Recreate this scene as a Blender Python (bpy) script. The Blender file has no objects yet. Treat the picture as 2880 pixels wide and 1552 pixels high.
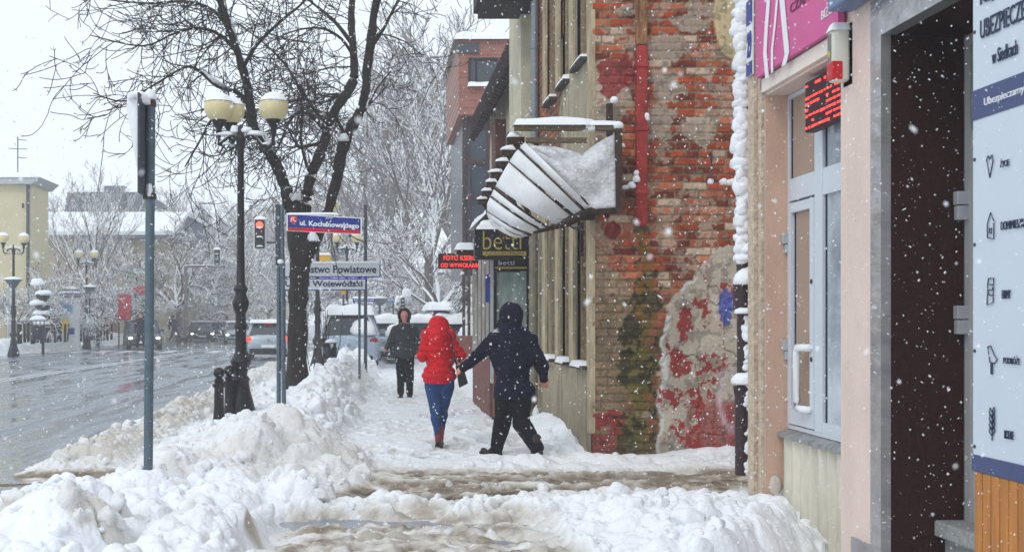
import bpy, bmesh, math, random
import numpy as np
from mathutils import Vector, Matrix
R = math.radians
# ------------------------------------------------------------------ camera, world, sun, exposure
sc = bpy.context.scene
S = 3200.0; CX = 1060.0; CY = 897.0; H0 = 1.6          # focal length and vanishing point in photo pixels
cd = bpy.data.cameras.new("camera"); cam = bpy.data.objects.new("camera", cd); sc.collection.objects.link(cam)
cam.location = (0, 0, H0); cam.rotation_euler = (R(90), 0, 0)
cd.sensor_width = 36; cd.lens = S / 2880 * 36
cd.shift_x = (1440 - CX) / 2880; cd.shift_y = (CY - 776) / 2880
cd.dof.use_dof = True; cd.dof.focus_distance = 12; cd.dof.aperture_fstop = 7
cd.clip_start = 0.05; cd.clip_end = 3000
sc.camera = cam
w = bpy.data.worlds.new("World"); sc.world = w; w.use_nodes = True
nt = w.node_tree; nt.nodes.clear()
wo = nt.nodes.new('ShaderNodeOutputWorld'); bg = nt.nodes.new('ShaderNodeBackground'); sky = nt.nodes.new('ShaderNodeTexSky')
sky.sky_type = 'NISHITA'; sky.sun_disc = False; sky.sun_elevation = R(38); sky.sun_rotation = R(215)
mx = nt.nodes.new('ShaderNodeMixRGB'); mx.inputs[0].default_value = 0.93
mx.inputs[2].default_value = (8.0, 8.75, 9.5, 1)          # the even cloud sheet, in the sky's own units
nt.links.new(sky.outputs[0], mx.inputs[1]); nt.links.new(mx.outputs[0], bg.inputs[0]); bg.inputs[1].default_value = 0.118
nt.links.new(bg.outputs[0], wo.inputs[0])
sd = bpy.data.lights.new("sun", 'SUN'); sun = bpy.data.objects.new("sun", sd); sc.collection.objects.link(sun)
sd.energy = 0.8; sd.angle = R(20); sd.color = (1, 0.97, 0.93)
sun.rotation_euler = (R(48), 0, R(-35)); sun.location = (-10, -10, 30)
sc.view_settings.view_transform = 'Standard'; sc.view_settings.look = 'None'; sc.view_settings.exposure = 0.12; sc.view_settings.gamma = 1
sc.cycles.volume_bounces = 3; sc.cycles.max_bounces = 6

rng = random.Random(7); nr = np.random.default_rng(11)
col = sc.collection
def P(px, py, Y): return Vector(((px - CX) * Y / S, Y, H0 - (py - CY) * Y / S))
def lin(r, g, b):
    f = lambda c: (c / 255 / 12.92) if c <= 10 else ((c / 255 + 0.055) / 1.055) ** 2.4
    return (f(r), f(g), f(b))
# ------------------------------------------------------------------ numpy noise
def hsh(i, j, seed):
    n = (i.astype(np.int64) * 374761393 + j.astype(np.int64) * 668265263 + seed * 1442695041) & 0x7fffffff
    n = (n ^ (n >> 13)) * 1274126177 & 0x7fffffff
    n = (n ^ (n >> 16)) & 0xffffff
    return n / float(0xffffff)
def vn(x, y, s, seed=0):
    x = np.asarray(x) / s; y = np.asarray(y) / s
    i = np.floor(x); j = np.floor(y); fx = x - i; fy = y - j
    fx = fx * fx * (3 - 2 * fx); fy = fy * fy * (3 - 2 * fy)
    a = hsh(i, j, seed); b = hsh(i + 1, j, seed); c = hsh(i, j + 1, seed); d = hsh(i + 1, j + 1, seed)
    return (a * (1 - fx) + b * fx) * (1 - fy) + (c * (1 - fx) + d * fx) * fy
def fbm(x, y, s, seed=0, o=4):
    t = 0; a = 1; n = 0
    for k in range(o):
        t = t + a * vn(x, y, s / 2 ** k, seed + 17 * k); n += a; a *= .5
    return t / n
def domes(x, y, c, seed=0, rmin=.45, rmax=1.0):
    """rounded clods: the highest of the hemispheres sitting in a jittered lattice"""
    X = x / c; Y = y / c; i = np.floor(X); j = np.floor(Y); out = np.zeros_like(X)
    for a in (-1, 0, 1):
        for b in (-1, 0, 1):
            I = i + a; J = j + b
            cx = I + hsh(I, J, seed); cy = J + hsh(I, J, seed + 5)
            r = rmin + (rmax - rmin) * hsh(I, J, seed + 9) ** 1.5
            sx = .7 + .6 * hsh(I, J, seed + 3)
            d2 = ((X - cx) * sx) ** 2 + ((Y - cy) / sx) ** 2
            out = np.maximum(out, r * np.sqrt(np.clip(1 - d2 / r ** 2, 0, 1)))
    return out
def clampn(a): return np.clip(a, 0, 1)
def sm(a, b, x):
    t = np.clip((x - a) / (b - a), 0, 1); return t * t * (3 - 2 * t)
# ------------------------------------------------------------------ materials
MATS = {}
def mat(name, c, rough=.7, metal=0., var=.15, vs=4., bump=.0, bs=40., snow=0., spec=.28, emit=None, es=1., attr=None, trans=0., coat=0., stretch=(1,1,1), snowth=(.35,.6), c2=None):
    if name in MATS: return MATS[name]
    m = bpy.data.materials.new(name); MATS[name] = m; m.use_nodes = True
    t = m.node_tree; N = t.nodes; L = t.links; b = N['Principled BSDF']
    b.inputs['Roughness'].default_value = rough; b.inputs['Metallic'].default_value = metal
    b.inputs['Specular IOR Level'].default_value = spec
    if coat: b.inputs['Coat Weight'].default_value = coat; b.inputs['Coat Roughness'].default_value = .08
    if trans: b.inputs['Transmission Weight'].default_value = trans
    tc = N.new('ShaderNodeTexCoord'); mp = N.new('ShaderNodeMapping'); mp.inputs['Scale'].default_value = stretch
    L.new(tc.outputs['Object'], mp.inputs[0])
    no = N.new('ShaderNodeTexNoise'); no.inputs['Scale'].default_value = vs; no.inputs['Detail'].default_value = 6; no.inputs['Roughness'].default_value = .65
    L.new(mp.outputs[0], no.inputs['Vector'])
    mr = N.new('ShaderNodeMapRange'); mr.inputs[1].default_value = .3; mr.inputs[2].default_value = .7
    L.new(no.outputs[0], mr.inputs[0])
    mix = N.new('ShaderNodeMixRGB')
    L.new(mr.outputs[0], mix.inputs[0])
    if attr:
        at = N.new('ShaderNodeAttribute'); at.attribute_name = attr
        m1 = N.new('ShaderNodeMixRGB'); m1.blend_type = 'MULTIPLY'; m1.inputs[0].default_value = 1; m1.inputs[2].default_value = (1 - var,) * 3 + (1,)
        m2 = N.new('ShaderNodeMixRGB'); m2.blend_type = 'MULTIPLY'; m2.inputs[0].default_value = 1; m2.inputs[2].default_value = (1 + var,) * 3 + (1,)
        for q in (m1, m2): L.new(at.outputs['Color'], q.inputs[1])
        L.new(m1.outputs[0], mix.inputs[1]); L.new(m2.outputs[0], mix.inputs[2])
    else:
        mix.inputs[1].default_value = tuple(min(1, v * (1 - var)) for v in c) + (1,)
        mix.inputs[2].default_value = (tuple(min(1, v * (1 + var)) for v in c) if c2 is None else tuple(c2)) + (1,)
    out = mix.outputs[0]
    if snow:
        ge = N.new('ShaderNodeNewGeometry'); sx = N.new('ShaderNodeSeparateXYZ'); L.new(ge.outputs['Normal'], sx.inputs[0])
        n2 = N.new('ShaderNodeTexNoise'); n2.inputs['Scale'].default_value = 7; L.new(ge.outputs['Position'], n2.inputs['Vector'])
        ad = N.new('ShaderNodeMath'); ad.operation = 'MULTIPLY_ADD'; ad.inputs[1].default_value = .9; L.new(n2.outputs[0], ad.inputs[0]); L.new(sx.outputs['Z'], ad.inputs[2])
        sr = N.new('ShaderNodeMapRange'); sr.inputs[1].default_value = snowth[0] + .45; sr.inputs[2].default_value = snowth[1] + .45; sr.inputs[4].default_value = snow
        L.new(ad.outputs[0], sr.inputs[0])
        ms = N.new('ShaderNodeMixRGB'); L.new(sr.outputs[0], ms.inputs[0]); L.new(out, ms.inputs[1]); ms.inputs[2].default_value = (.86, .88, .9, 1); out = ms.outputs[0]
    L.new(out, b.inputs['Base Color'])
    if bump:
        n3 = N.new('ShaderNodeTexNoise'); n3.inputs['Scale'].default_value = bs; n3.inputs['Detail'].default_value = 5; L.new(mp.outputs[0], n3.inputs['Vector'])
        bu = N.new('ShaderNodeBump'); bu.inputs['Strength'].default_value = min(1, bump); bu.inputs['Distance'].default_value = .03
        L.new(n3.outputs[0], bu.inputs['Height']); L.new(bu.outputs[0], b.inputs['Normal'])
    if emit:
        b.inputs['Emission Color'].default_value = tuple(emit) + (1,); b.inputs['Emission Strength'].default_value = es
    return m
M_snow = mat('snow', (.86, .885, .91), .65, var=.02, bump=.25, bs=30)
M_black = mat('black_iron', lin(28, 27, 32), .35, var=.4, vs=20, bump=.3, bs=60)
M_iron_snow = mat('black_iron_snowy', lin(26, 25, 30), .4, var=.4, vs=20, snow=1, snowth=(.55, .75))
M_globe = mat('opal_globe', lin(218, 204, 158), .35, var=.06, vs=6, snow=1, snowth=(.38, .5))
M_galv = mat('galvanised_steel', lin(92, 106, 116), .5, .35, var=.2, vs=12, bump=.15, bs=80)
M_post = mat('dark_grey_post', lin(70, 76, 84), .5, .2, var=.25, vs=15)
M_bark = mat('bark', lin(44, 38, 35), .9, var=.55, vs=9, bump=1, bs=30, snow=.8, snowth=(.68, .85), stretch=(1, 1, .5))
M_twig = mat('twig_bark', lin(44, 34, 31), .9, var=.3, vs=9, snow=.85, snowth=(.72, .95))
M_sbark = mat('snowy_bark', lin(92, 84, 80), .9, var=.35, vs=6, snow=1, snowth=(.15, .4))
M_stwig = mat('snowy_twigs', lin(98, 88, 84), .9, var=.25, vs=6, snow=1, snowth=(-.2, .12))
M_dtwig = mat('grey_twigs', lin(110, 104, 102), .9, var=.25, vs=6, snow=1, snowth=(.45, .7))
M_glass = mat('dark_glass', lin(38, 46, 54), .06, var=.2, vs=2, spec=.8)
M_red = mat('red_paint', lin(190, 30, 40), .4, var=.1)
M_blue = mat('sign_blue', lin(36, 56, 140), .4, var=.08)
M_white = mat('white_paint', lin(232, 234, 236), .5, var=.04)
M_alu = mat('white_aluminium', lin(208, 216, 224), .35, .1, var=.04)
M_tyre = mat('tyre_rubber', (.02, .02, .022), .8, var=.2)
M_rim = mat('wheel_rim', lin(150, 155, 160), .35, .7, var=.1)
M_wood = mat('weathered_wood', lin(110, 98, 80), .85, var=.4, vs=10, bump=.6, bs=40, snow=1, snowth=(.6, .8), stretch=(1, 1, 3))
M_dwood = mat('dark_rotten_wood', lin(66, 52, 46), .9, var=.4, vs=14, bump=.6, bs=40, snow=1, snowth=(.6, .8))
# ------------------------------------------------------------------ mesh builder
def wloc(o):
    v = Vector((0, 0, 0))
    while o is not None: v = v + o.location; o = o.parent
    return v
class MB:
    def __init__(s): s.v = []; s.f = []; s.mi = []; s.cur = 0
    def add(s, vs, fs):
        b = len(s.v); s.v += [tuple(v) for v in vs]; s.f += [tuple(i + b for i in f) for f in fs]; s.mi += [s.cur] * len(fs)
    def box(s, x0, x1, y0, y1, z0, z1):
        s.add([(x0, y0, z0), (x1, y0, z0), (x1, y1, z0), (x0, y1, z0), (x0, y0, z1), (x1, y0, z1), (x1, y1, z1), (x0, y1, z1)],
              [(0, 3, 2, 1), (4, 5, 6, 7), (0, 1, 5, 4), (1, 2, 6, 5), (2, 3, 7, 6), (3, 0, 4, 7)]); return s
    def rbox(s, x0, x1, y0, y1, z0, z1, b=.01):
        """box with its edges bevelled"""
        bm = bmesh.new(); r = bmesh.ops.create_cube(bm, size=1)
        for v in bm.verts: v.co = Vector(((x0 + x1) / 2 + v.co.x * (x1 - x0), (y0 + y1) / 2 + v.co.y * (y1 - y0), (z0 + z1) / 2 + v.co.z * (z1 - z0)))
        bmesh.ops.bevel(bm, geom=bm.edges[:], offset=b, segments=2, affect='EDGES', profile=.5)
        bm.verts.index_update()
        s.add([v.co[:] for v in bm.verts], [[v.index for v in f.verts] for f in bm.faces]); bm.free(); return s
    def quad(s, a, b, c, d): s.add([a, b, c, d], [(0, 1, 2, 3)]); return s
    def tube(s, pts, rad, n=8, cap=True, rot=0.):
        pts = [Vector(p) for p in pts]; k = len(pts)
        if not hasattr(rad, '__len__'): rad = [rad] * k
        vs = []; up = Vector((0, 0, 1))
        for i, p in enumerate(pts):
            d = (pts[min(i + 1, k - 1)] - pts[max(i - 1, 0)])
            if d.length < 1e-9: d = Vector((0, 0, 1))
            d.normalize()
            ref = up if abs(d.z) < .95 else Vector((0, 1, 0))
            a = d.cross(ref).normalized(); b = a.cross(d).normalized()
            for q in range(n):
                t = 2 * math.pi * (q + rot) / n
                vs.append(p + (a * math.cos(t) + b * math.sin(t)) * rad[i])
        fs = []
        for i in range(k - 1):
            for q in range(n):
                q2 = (q + 1) % n
                fs.append((i * n + q, i * n + q2, (i + 1) * n + q2, (i + 1) * n + q))
        if cap: fs.append(tuple(range(n - 1, -1, -1))); fs.append(tuple((k - 1) * n + q for q in range(n)))
        s.add(vs, fs); return s
    def lathe(s, c, prof, n=20, axis='z'):
        c = Vector(c); vs = []; k = len(prof)
        for r, h in prof:
            for q in range(n):
                t = 2 * math.pi * q / n; x, y = r * math.cos(t), r * math.sin(t)
                v = {'z': (x, y, h), 'y': (x, h, y), 'x': (h, x, y)}[axis]
                vs.append(c + Vector(v))
        fs = [(i * n + q, i * n + (q + 1) % n, (i + 1) * n + (q + 1) % n, (i + 1) * n + q) for i in range(k - 1) for q in range(n)]
        fs.append(tuple(range(n - 1, -1, -1))); fs.append(tuple((k - 1) * n + q for q in range(n)))
        s.add(vs, fs); return s
    def sphere(s, c, r, n=16, m=10, sq=(1, 1, 1)):
        c = Vector(c); vs = [c + Vector((0, 0, -r * sq[2]))]
        for j in range(1, m):
            a = -math.pi / 2 + math.pi * j / m
            for q in range(n):
                t = 2 * math.pi * q / n
                vs.append(c + Vector((r * sq[0] * math.cos(a) * math.cos(t), r * sq[1] * math.cos(a) * math.sin(t), r * sq[2] * math.sin(a))))
        vs.append(c + Vector((0, 0, r * sq[2])))
        fs = [(0, 1 + (q + 1) % n, 1 + q) for q in range(n)]
        for j in range(m - 2):
            for q in range(n): fs.append((1 + j * n + q, 1 + j * n + (q + 1) % n, 1 + (j + 1) * n + (q + 1) % n, 1 + (j + 1) * n + q))
        e = len(vs) - 1; o = 1 + (m - 2) * n
        fs += [(o + q, o + (q + 1) % n, e) for q in range(n)]
        s.add(vs, fs); return s
    def prism(s, poly, axis, a, b):
        """poly: 2D points; extruded along axis from a to b"""
        f = {'x': lambda p, t: (t, p[0], p[1]), 'y': lambda p, t: (p[0], t, p[1]), 'z': lambda p, t: (p[0], p[1], t)}[axis]
        n = len(poly); vs = [f(p, a) for p in poly] + [f(p, b) for p in poly]
        fs = [tuple(range(n)), tuple(range(2 * n - 1, n - 1, -1))] + [(i, (i + 1) % n, (i + 1) % n + n, i + n) for i in range(n)]
        s.add(vs, fs); return s
    def lump(s, c, rx, ry, rz, seed=0, n=14, m=9, amp=.25, flat=-.3):
        """a soft uneven lump of snow, flattened below"""
        b = MB(); b.sphere((0, 0, 0), 1, n, m)
        r = random.Random(seed); ph = [r.uniform(0, 6) for _ in range(6)]
        out = []
        for x, y, z in b.v:
            k = 1 + amp * (math.sin(2.3 * x + ph[0]) * math.cos(2.1 * y + ph[1]) + .6 * math.sin(4.1 * y + ph[2] + 2 * z) * math.cos(3.7 * x + ph[3]) + .35 * math.sin(7.3 * x + ph[4]) * math.sin(6.7 * y + ph[5] + 5 * z))
            out.append((c[0] + x * k * rx, c[1] + y * k * ry, c[2] + max(z * k, flat) * rz))
        s.add(out, b.f); return s
    def cap(s, x0, x1, y0, y1, z, h, seed=0, n=14, skirt=0.02):
        """snow lying on a flat top: rounded shoulders, uneven crown, a little overhang"""
        lx, ly = x1 - x0, y1 - y0; nx = max(6, min(60, int(lx / .04))); ny = max(6, min(60, int(ly / .04)))
        ov = .25 * h; vs = []; r = random.Random(seed); a = [r.uniform(0, 6) for _ in range(4)]
        for j in range(ny + 1):
            for i in range(nx + 1):
                u = i / nx; v = j / ny
                e = min(1, min(u, 1 - u) * lx / (h * .9), 1) ; g = min(1, min(v, 1 - v) * ly / (h * .9), 1)
                p = math.sqrt(max(0, 1 - (1 - e) ** 2)) * math.sqrt(max(0, 1 - (1 - g) ** 2))
                X = x0 - ov + u * (lx + 2 * ov); Y = y0 - ov + v * (ly + 2 * ov)
                k = 1 + .18 * math.sin(3.1 * X + a[0]) * math.cos(2.3 * Y + a[1]) + .12 * math.sin(9 * X + a[2]) + .08 * math.sin(13 * Y + a[3])
                vs.append((X, Y, z - skirt + (h * k + skirt) * p))
        w_ = nx + 1; fs = [(j * w_ + i, j * w_ + i + 1, (j + 1) * w_ + i + 1, (j + 1) * w_ + i) for j in range(ny) for i in range(nx)]
        s.add(vs, fs); return s
    def build(s, name, m, parent=None, smooth=False, recalc=True, loc=None, auto=None):
        me = bpy.data.meshes.new(name); me.from_pydata(s.v, [], s.f)
        ms = m if isinstance(m, (list, tuple)) else [m]
        for q in ms: me.materials.append(q)
        if any(s.mi): me.polygons.foreach_set('material_index', s.mi)
        if recalc:
            bm = bmesh.new(); bm.from_mesh(me); bmesh.ops.recalc_face_normals(bm, faces=bm.faces[:]); bm.to_mesh(me); bm.free()
        if smooth:
            me.polygons.foreach_set('use_smooth', [True] * len(me.polygons))
            if auto: me.set_sharp_from_angle(angle=R(auto))
        o = bpy.data.objects.new(name, me); col.objects.link(o)
        base = Vector((0, 0, 0))
        if parent is not None: o.parent = parent; base = wloc(parent)
        if loc is not None: o.location = Vector(loc) - base; base = Vector(loc)
        if base.length > 0: me.transform(Matrix.Translation(-base))
        me.update(); return o
def tag(o, label=None, cat=None, group=None, kind=None):
    if label: o['label'] = label
    if cat: o['category'] = cat
    if group: o['group'] = group
    if kind: o['kind'] = kind
    return o
def thing(name, loc, label, cat, group=None):
    o = bpy.data.objects.new(name, None); col.objects.link(o); o.location = loc; o.empty_display_size = .1
    return tag(o, label, cat, group)
def copy_tree(o, parent=None):
    c = o.copy(); col.objects.link(c); c.parent = parent
    for ch in list(o.children): copy_tree(ch, c)
    return c
def dup(o, loc, rz=0, sc_=1, label=None, group=None):
    c = copy_tree(o); c.location = loc; c.rotation_euler = (0, 0, rz); c.scale = (sc_,) * 3
    if label: c['label'] = label
    if group: c['group'] = group
    return c
def text(s, name, m, parent, o, u, v, w_, h_, depth=.004, bold=0., base=None):
    """lettering as a mesh, fitted to a width and height in the plane u (reading direction), v (up)"""
    cu = bpy.data.curves.new('t', 'FONT'); cu.body = s; cu.offset = bold; cu.extrude = .02; cu.resolution_u = 3
    to = bpy.data.objects.new('t', cu); col.objects.link(to)
    dg = bpy.context.evaluated_depsgraph_get(); me = bpy.data.meshes.new_from_object(to.evaluated_get(dg))
    bpy.data.objects.remove(to); bpy.data.curves.remove(cu)
    xs = [q.co.x for q in me.vertices]; ys = [q.co.y for q in me.vertices]
    x0, x1, y0, y1 = min(xs), max(xs), min(ys), max(ys)
    o = Vector(o); u = Vector(u).normalized(); v = Vector(v).normalized(); n = u.cross(v); b = wloc(parent)
    for q in me.vertices:
        a = (q.co.x - x0) / (x1 - x0) * w_; c = (q.co.y - y0) / (y1 - y0) * h_; d = q.co.z / .02 * depth
        q.co = o + u * a + v * c + n * d - b
    me.materials.clear(); me.materials.append(m)
    ob = bpy.data.objects.new(name, me); col.objects.link(ob); ob.parent = parent; return ob
def meshobj(name, V, F, m, smooth=True, cattr=None, parent=None, fmask=None):
    """numpy arrays to a mesh, optionally with a colour attribute"""
    if fmask is not None:
        F = F[fmask]; used = np.unique(F); mp = np.full(len(V), -1); mp[used] = np.arange(len(used)); F = mp[F]; V = V[used]
        if cattr is not None: cattr = cattr[used]
    me = bpy.data.meshes.new(name); k = F.shape[1]
    me.vertices.add(len(V)); me.vertices.foreach_set('co', V.astype(np.float32).ravel())
    me.loops.add(F.size); me.loops.foreach_set('vertex_index', F.astype(np.int32).ravel())
    me.polygons.add(len(F)); me.polygons.foreach_set('loop_start', np.arange(0, F.size, k, dtype=np.int32))
    me.polygons.foreach_set('loop_total', np.full(len(F), k, dtype=np.int32))
    me.polygons.foreach_set('use_smooth', np.full(len(F), smooth)); me.update(calc_edges=True)
    if cattr is not None:
        a = me.color_attributes.new('tone', 'FLOAT_COLOR', 'POINT'); c4 = np.ones((len(V), 4), dtype=np.float32); c4[:, :3] = cattr
        a.data.foreach_set('color', c4.ravel())
    me.materials.append(m); o = bpy.data.objects.new(name, me); col.objects.link(o)
    if parent is not None:
        b = wloc(parent); me.transform(Matrix.Translation(-b)); o.parent = parent
    return o
def gridf(ny, nx):
    i = np.arange(ny - 1)[:, None] * nx + np.arange(nx - 1)[None, :]
    return np.stack([i, i + 1, i + nx + 1, i + nx], -1).reshape(-1, 4)
def struct(o, label=None): o['kind'] = 'structure'; return o

# ================================================================== GROUND, ROAD, SNOW
g = MB(); g.quad((-400, -60, -.03), (400, -60, -.03), (400, 700, -.03), (-400, 700, -.03))
struct(g.build('ground', mat('ground_snow', (.78, .8, .83), .7, var=.06, vs=.3, bump=.6, bs=6), recalc=False))
def road_mat():
    m = bpy.data.materials.new('wet_asphalt'); m.use_nodes = True; t = m.node_tree; N = t.nodes; L = t.links; b = N['Principled BSDF']
    tc = N.new('ShaderNodeTexCoord'); m1 = N.new('ShaderNodeMapping'); m1.inputs['Scale'].default_value = (1.5, .22, 1); m1.inputs['Rotation'].default_value = (0, 0, R(6)); L.new(tc.outputs['Object'], m1.inputs[0])
    n1 = N.new('ShaderNodeTexNoise'); n1.inputs['Scale'].default_value = 1.3; n1.inputs['Detail'].default_value = 7; n1.inputs['Roughness'].default_value = .62; n1.inputs['Distortion'].default_value = .6; L.new(m1.outputs[0], n1.inputs[0])
    r1 = N.new('ShaderNodeMapRange'); r1.inputs[1].default_value = .42; r1.inputs[2].default_value = .62; r1.inputs[3].default_value = .08; r1.inputs[4].default_value = .5; L.new(n1.outputs[0], r1.inputs[0]); L.new(r1.outputs[0], b.inputs['Roughness'])
    cr = N.new('ShaderNodeMixRGB'); cr.inputs[1].default_value = lin(158, 168, 178) + (1,); cr.inputs[2].default_value = lin(96, 102, 110) + (1,); L.new(n1.outputs[0], cr.inputs[0]); L.new(cr.outputs[0], b.inputs['Base Color'])
    n2 = N.new('ShaderNodeTexNoise'); n2.inputs['Scale'].default_value = 5; n2.inputs['Detail'].default_value = 8; L.new(m1.outputs[0], n2.inputs[0])
    bu = N.new('ShaderNodeBump'); bu.inputs['Strength'].default_value = .12; bu.inputs['Distance'].default_value = .02; L.new(n2.outputs[0], bu.inputs['Height']); L.new(bu.outputs[0], b.inputs['Normal'])
    b.inputs['Specular IOR Level'].default_value = .6
    return m
M_road = road_mat()
g = MB(); g.quad((-16.6, 2, 0), (8, 2, 0), (8, 13.2, 0), (-16.6, 13.2, 0)); g.quad((-16.6, 13.2, 0), (-3.2, 13.2, 0), (-3.2, 400, 0), (-16.6, 400, 0))
struct(g.build('road', M_road, recalc=False))
mk = MB()
def strip(x0, x1, y0, y1): mk.quad((x0, y0, .004), (x1, y0, .004), (x1, y1, .004), (x0, y1, .004))
for dx in (0, .32):
    for a in range(0, 30): strip(-10.25 + dx + a * .04, -10.12 + dx + a * .04, 20 + a * 1.3, 20 + a * 1.3 + 1.3)
for k in range(11): strip(-15.9 + k * 1.1, -15.35 + k * 1.1, 54, 57.5)
strip(-13, -12.86, 25, 29); strip(-13, -12.86, 33, 36); strip(-5, -4.87, 62, 66)
struct(mk.build('road_marking', mat('worn_white_marking', lin(214, 218, 222), .35, var=.18, vs=8), recalc=False))

xs = np.linspace(-5.6, 4.6, 760); ny = 980; ys = 4.9 * (48 / 4.9) ** np.linspace(0, 1, ny)
X, Y = np.meshgrid(xs, ys)
wx = X + .34 * (fbm(X, Y, .5, 3, 5) - .5); wy = Y + .34 * (fbm(X, Y, .5, 4, 5) - .5)
grit = fbm(X, Y, .07, 19, 3) - .5
big = domes(wx, wy, .62, 21, .35, .95); mid = domes(wx, wy, .27, 22); sml = domes(wx, wy, .12, 23); tin = domes(X, Y, .055, 24)
fine = fbm(X, Y, .5, 40, 5) - .5
# sidewalk (trampled)
xr = -.38 + .028 * (Y - 12)                                       # the foot of the bank on the pavement side
side = (.035 + .05 * fine - .055 * domes(X * 1.9, Y, .30, 29) * sm(.38, .5, vn(X, Y, .5, 8)) + .016 * (fbm(X, Y, .12, 15) - .5) + .012 * sml) * sm(-3.1, -2.8, X) * sm(11.5, 12.15, Y + .5 * (fbm(X, Y, .8, 50) - .5))
drift = .26 * sm(1.9, 2.6, X + .3 * (vn(Y, Y * 0, .9, 77) - .5)) * sm(12.9, 14.5, Y)
lip = .1 * np.exp(-((Y - 12.35 - .2 * (vn(X, X * 0, .7, 9) - .5)) / .38) ** 2) * sm(.3, 1.6, X) * (.5 + 1.0 * mid) + .1 * np.exp(-((Y - 12.9) / .2) ** 2) * sm(2.6, 4, X)
h = side + drift + lip
# kerb bank
yb = sm(11.9, 13.2, Y)
right = 1 - sm(xr - .75, xr + .02, X + .45 * (fbm(X, Y, .7, 60) - .5))
bank = (.12 * sm(-3.1, -2.7, X) + .36 * sm(-1.7, -.95, X + .5 * (fbm(X, Y, .9, 61) - .5)) + .14 * sm(17, 22, Y) * sm(-1.5, -1., X)) * right * (.62 + .62 * vn(X * .5, Y, 1.7, 35))
bl = bank * (.45 + .6 * big) + .15 * mid * right * sm(-2.0, -1.2, X) * (.3 + 1.2 * vn(X, Y, .7, 31)) + .10 * sml * right * sm(-3, -1.8, X) + .03 * grit * right * sm(-3, -2.6, X) + .012 * tin * right * sm(-3, -2, X)
h = np.maximum(h, bl * yb)
# gutter slush
gut = sm(-3.75, -3.3, X + .5 * (fbm(X, Y, .9, 62) - .5)) * (1 - sm(-2.9, -2.5, X)) * sm(10.9, 12.6, Y)
h = np.maximum(h, gut * (.0 + .13 * mid * (.4 + vn(X, Y, .8, 14)) + .13 * sml + .045 * tin))
# left foreground pile
pa = .60 * np.exp(-np.abs((X + 1.28) / .98) ** 3.2) * np.exp(-np.abs((Y - 11.7) / 1.35) ** 3)
pf = .22 * (1 - sm(-1.15, -.62, X + .35 * (fbm(X, Y, .5, 63) - .5))) * (1 - sm(-.3, .5, Y - (8.75 + 1.35 * np.clip(X + 2.8, -.3, 1.2)) + .4 * (fbm(X, Y, .4, 88) - .5)))
pf2 = .22 * (1 - sm(8.3, 9.1, Y + .5 * (fbm(X, Y, .8, 64) - .5))) * (1 - sm(-1.3, -.75, X))
ch1 = .36 * np.sqrt(np.clip(1 - ((X + .66) / .33) ** 2 - ((Y - 9.55) / .38) ** 2, 0, 1))
ch2 = .60 * np.sqrt(np.clip(1 - ((X + 1.98) / .52) ** 2 - ((Y - 7.15) / .6) ** 2, 0, 1))
ch3 = .30 * np.sqrt(np.clip(1 - ((X + .3) / .42) ** 2 - ((Y - 12.3) / .5) ** 2, 0, 1)) * 0
ch4 = .66 * np.sqrt(np.clip(1 - ((X + 1.25) / .42) ** 2 - ((Y - 10.9) / .42) ** 2, 0, 1))
ch5 = .54 * np.sqrt(np.clip(1 - ((X + .72) / .3) ** 2 - ((Y - 11.6) / .34) ** 2, 0, 1))
ch6 = .44 * np.sqrt(np.clip(1 - ((X + 1.88) / .3) ** 2 - ((Y - 10.4) / .34) ** 2, 0, 1))
pile = np.maximum.reduce([pa, pf, pf2 * np.ones_like(X)])
pm = sm(.03, .15, pile)
pl = pile * (.5 + .62 * big) + pm * (.13 * mid * (.35 + 1.1 * vn(X, Y, .6, 32)) + .085 * sml + .012 * tin + .035 * grit)
chs = np.maximum.reduce([ch1, ch2, ch4, ch5, ch6])
pl = np.maximum(pl, chs * (.85 + .12 * fine) + (chs > .05) * (.09 * mid + .05 * sml) - (chs > .05) * .10 * clampn(1 - np.abs(fbm(X, Y, .5, 86) - .5) / .03))
h = np.maximum(h, pl)
# right foreground pile
pr = (.05 * (1 - sm(9.5, 10.1, Y + .6 * (fbm(X, Y, .7, 65) - .5))) * sm(.95, 1.5, X + .5 * (fbm(X, Y, .6, 66) - .5) + .12 * (Y - 9.5))
      + .20 * (1 - sm(7.6, 9.6, Y)) * sm(1.2, 2.2, X))
pr = pr * (1 - sm(0, .35, (X - 2.15) - .9 * (Y - 6.9)))
prl = pr * (.55 + .6 * big) + sm(.01, .05, pr) * (.11 * mid * (.35 + 1.1 * vn(X, Y, .6, 33)) + .07 * sml + .012 * tin + .03 * grit)
h = np.maximum(h, prl)
# slush of the side street
tr = np.exp(-np.abs((Y - 8.6) / .0001) ** 0) * 0
yy = Y + .25 * (fbm(X, Y, 1.2, 67) - .5)
rut = .5 + .5 * np.sin(yy * 2 * math.pi / .62 + 1.5 * vn(X * .3, Y, .7, 12))
stx = fbm(X * .28, Y, .22, 68, 5)
sty = fbm(X * .45, Y, .09, 69, 4)
slush = (.004 + .085 * (stx - .45) * 2 + .05 * (sty - .45) + .03 * rut + .02 * sml + .045 * grit + .03 * mid * (stx - .35)) * sm(8.9, 9.3, Y) * (1 - sm(11.9, 12.4, Y))
cl = sm(.42, .62, fbm(X * .8, Y, .7, 70)) * (1 - sm(9.5, 9.9, yy)) * sm(8.85, 9.05, yy)
clods = cl * (.0 + .10 * mid + .10 * sml + .03 * tin)
nearw = (1 - sm(8.55, 8.75, yy)) * (.0 + .07 * (fbm(X * .35, Y, .3, 71, 5) - .38) * 2 + .04 * sml + .03 * (sty - .5) + .05 * grit) + .02 * sml * (1 - sm(8.5, 8.8, yy)) * sm(.45, .6, fbm(X * .5, Y, .5, 72))
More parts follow.
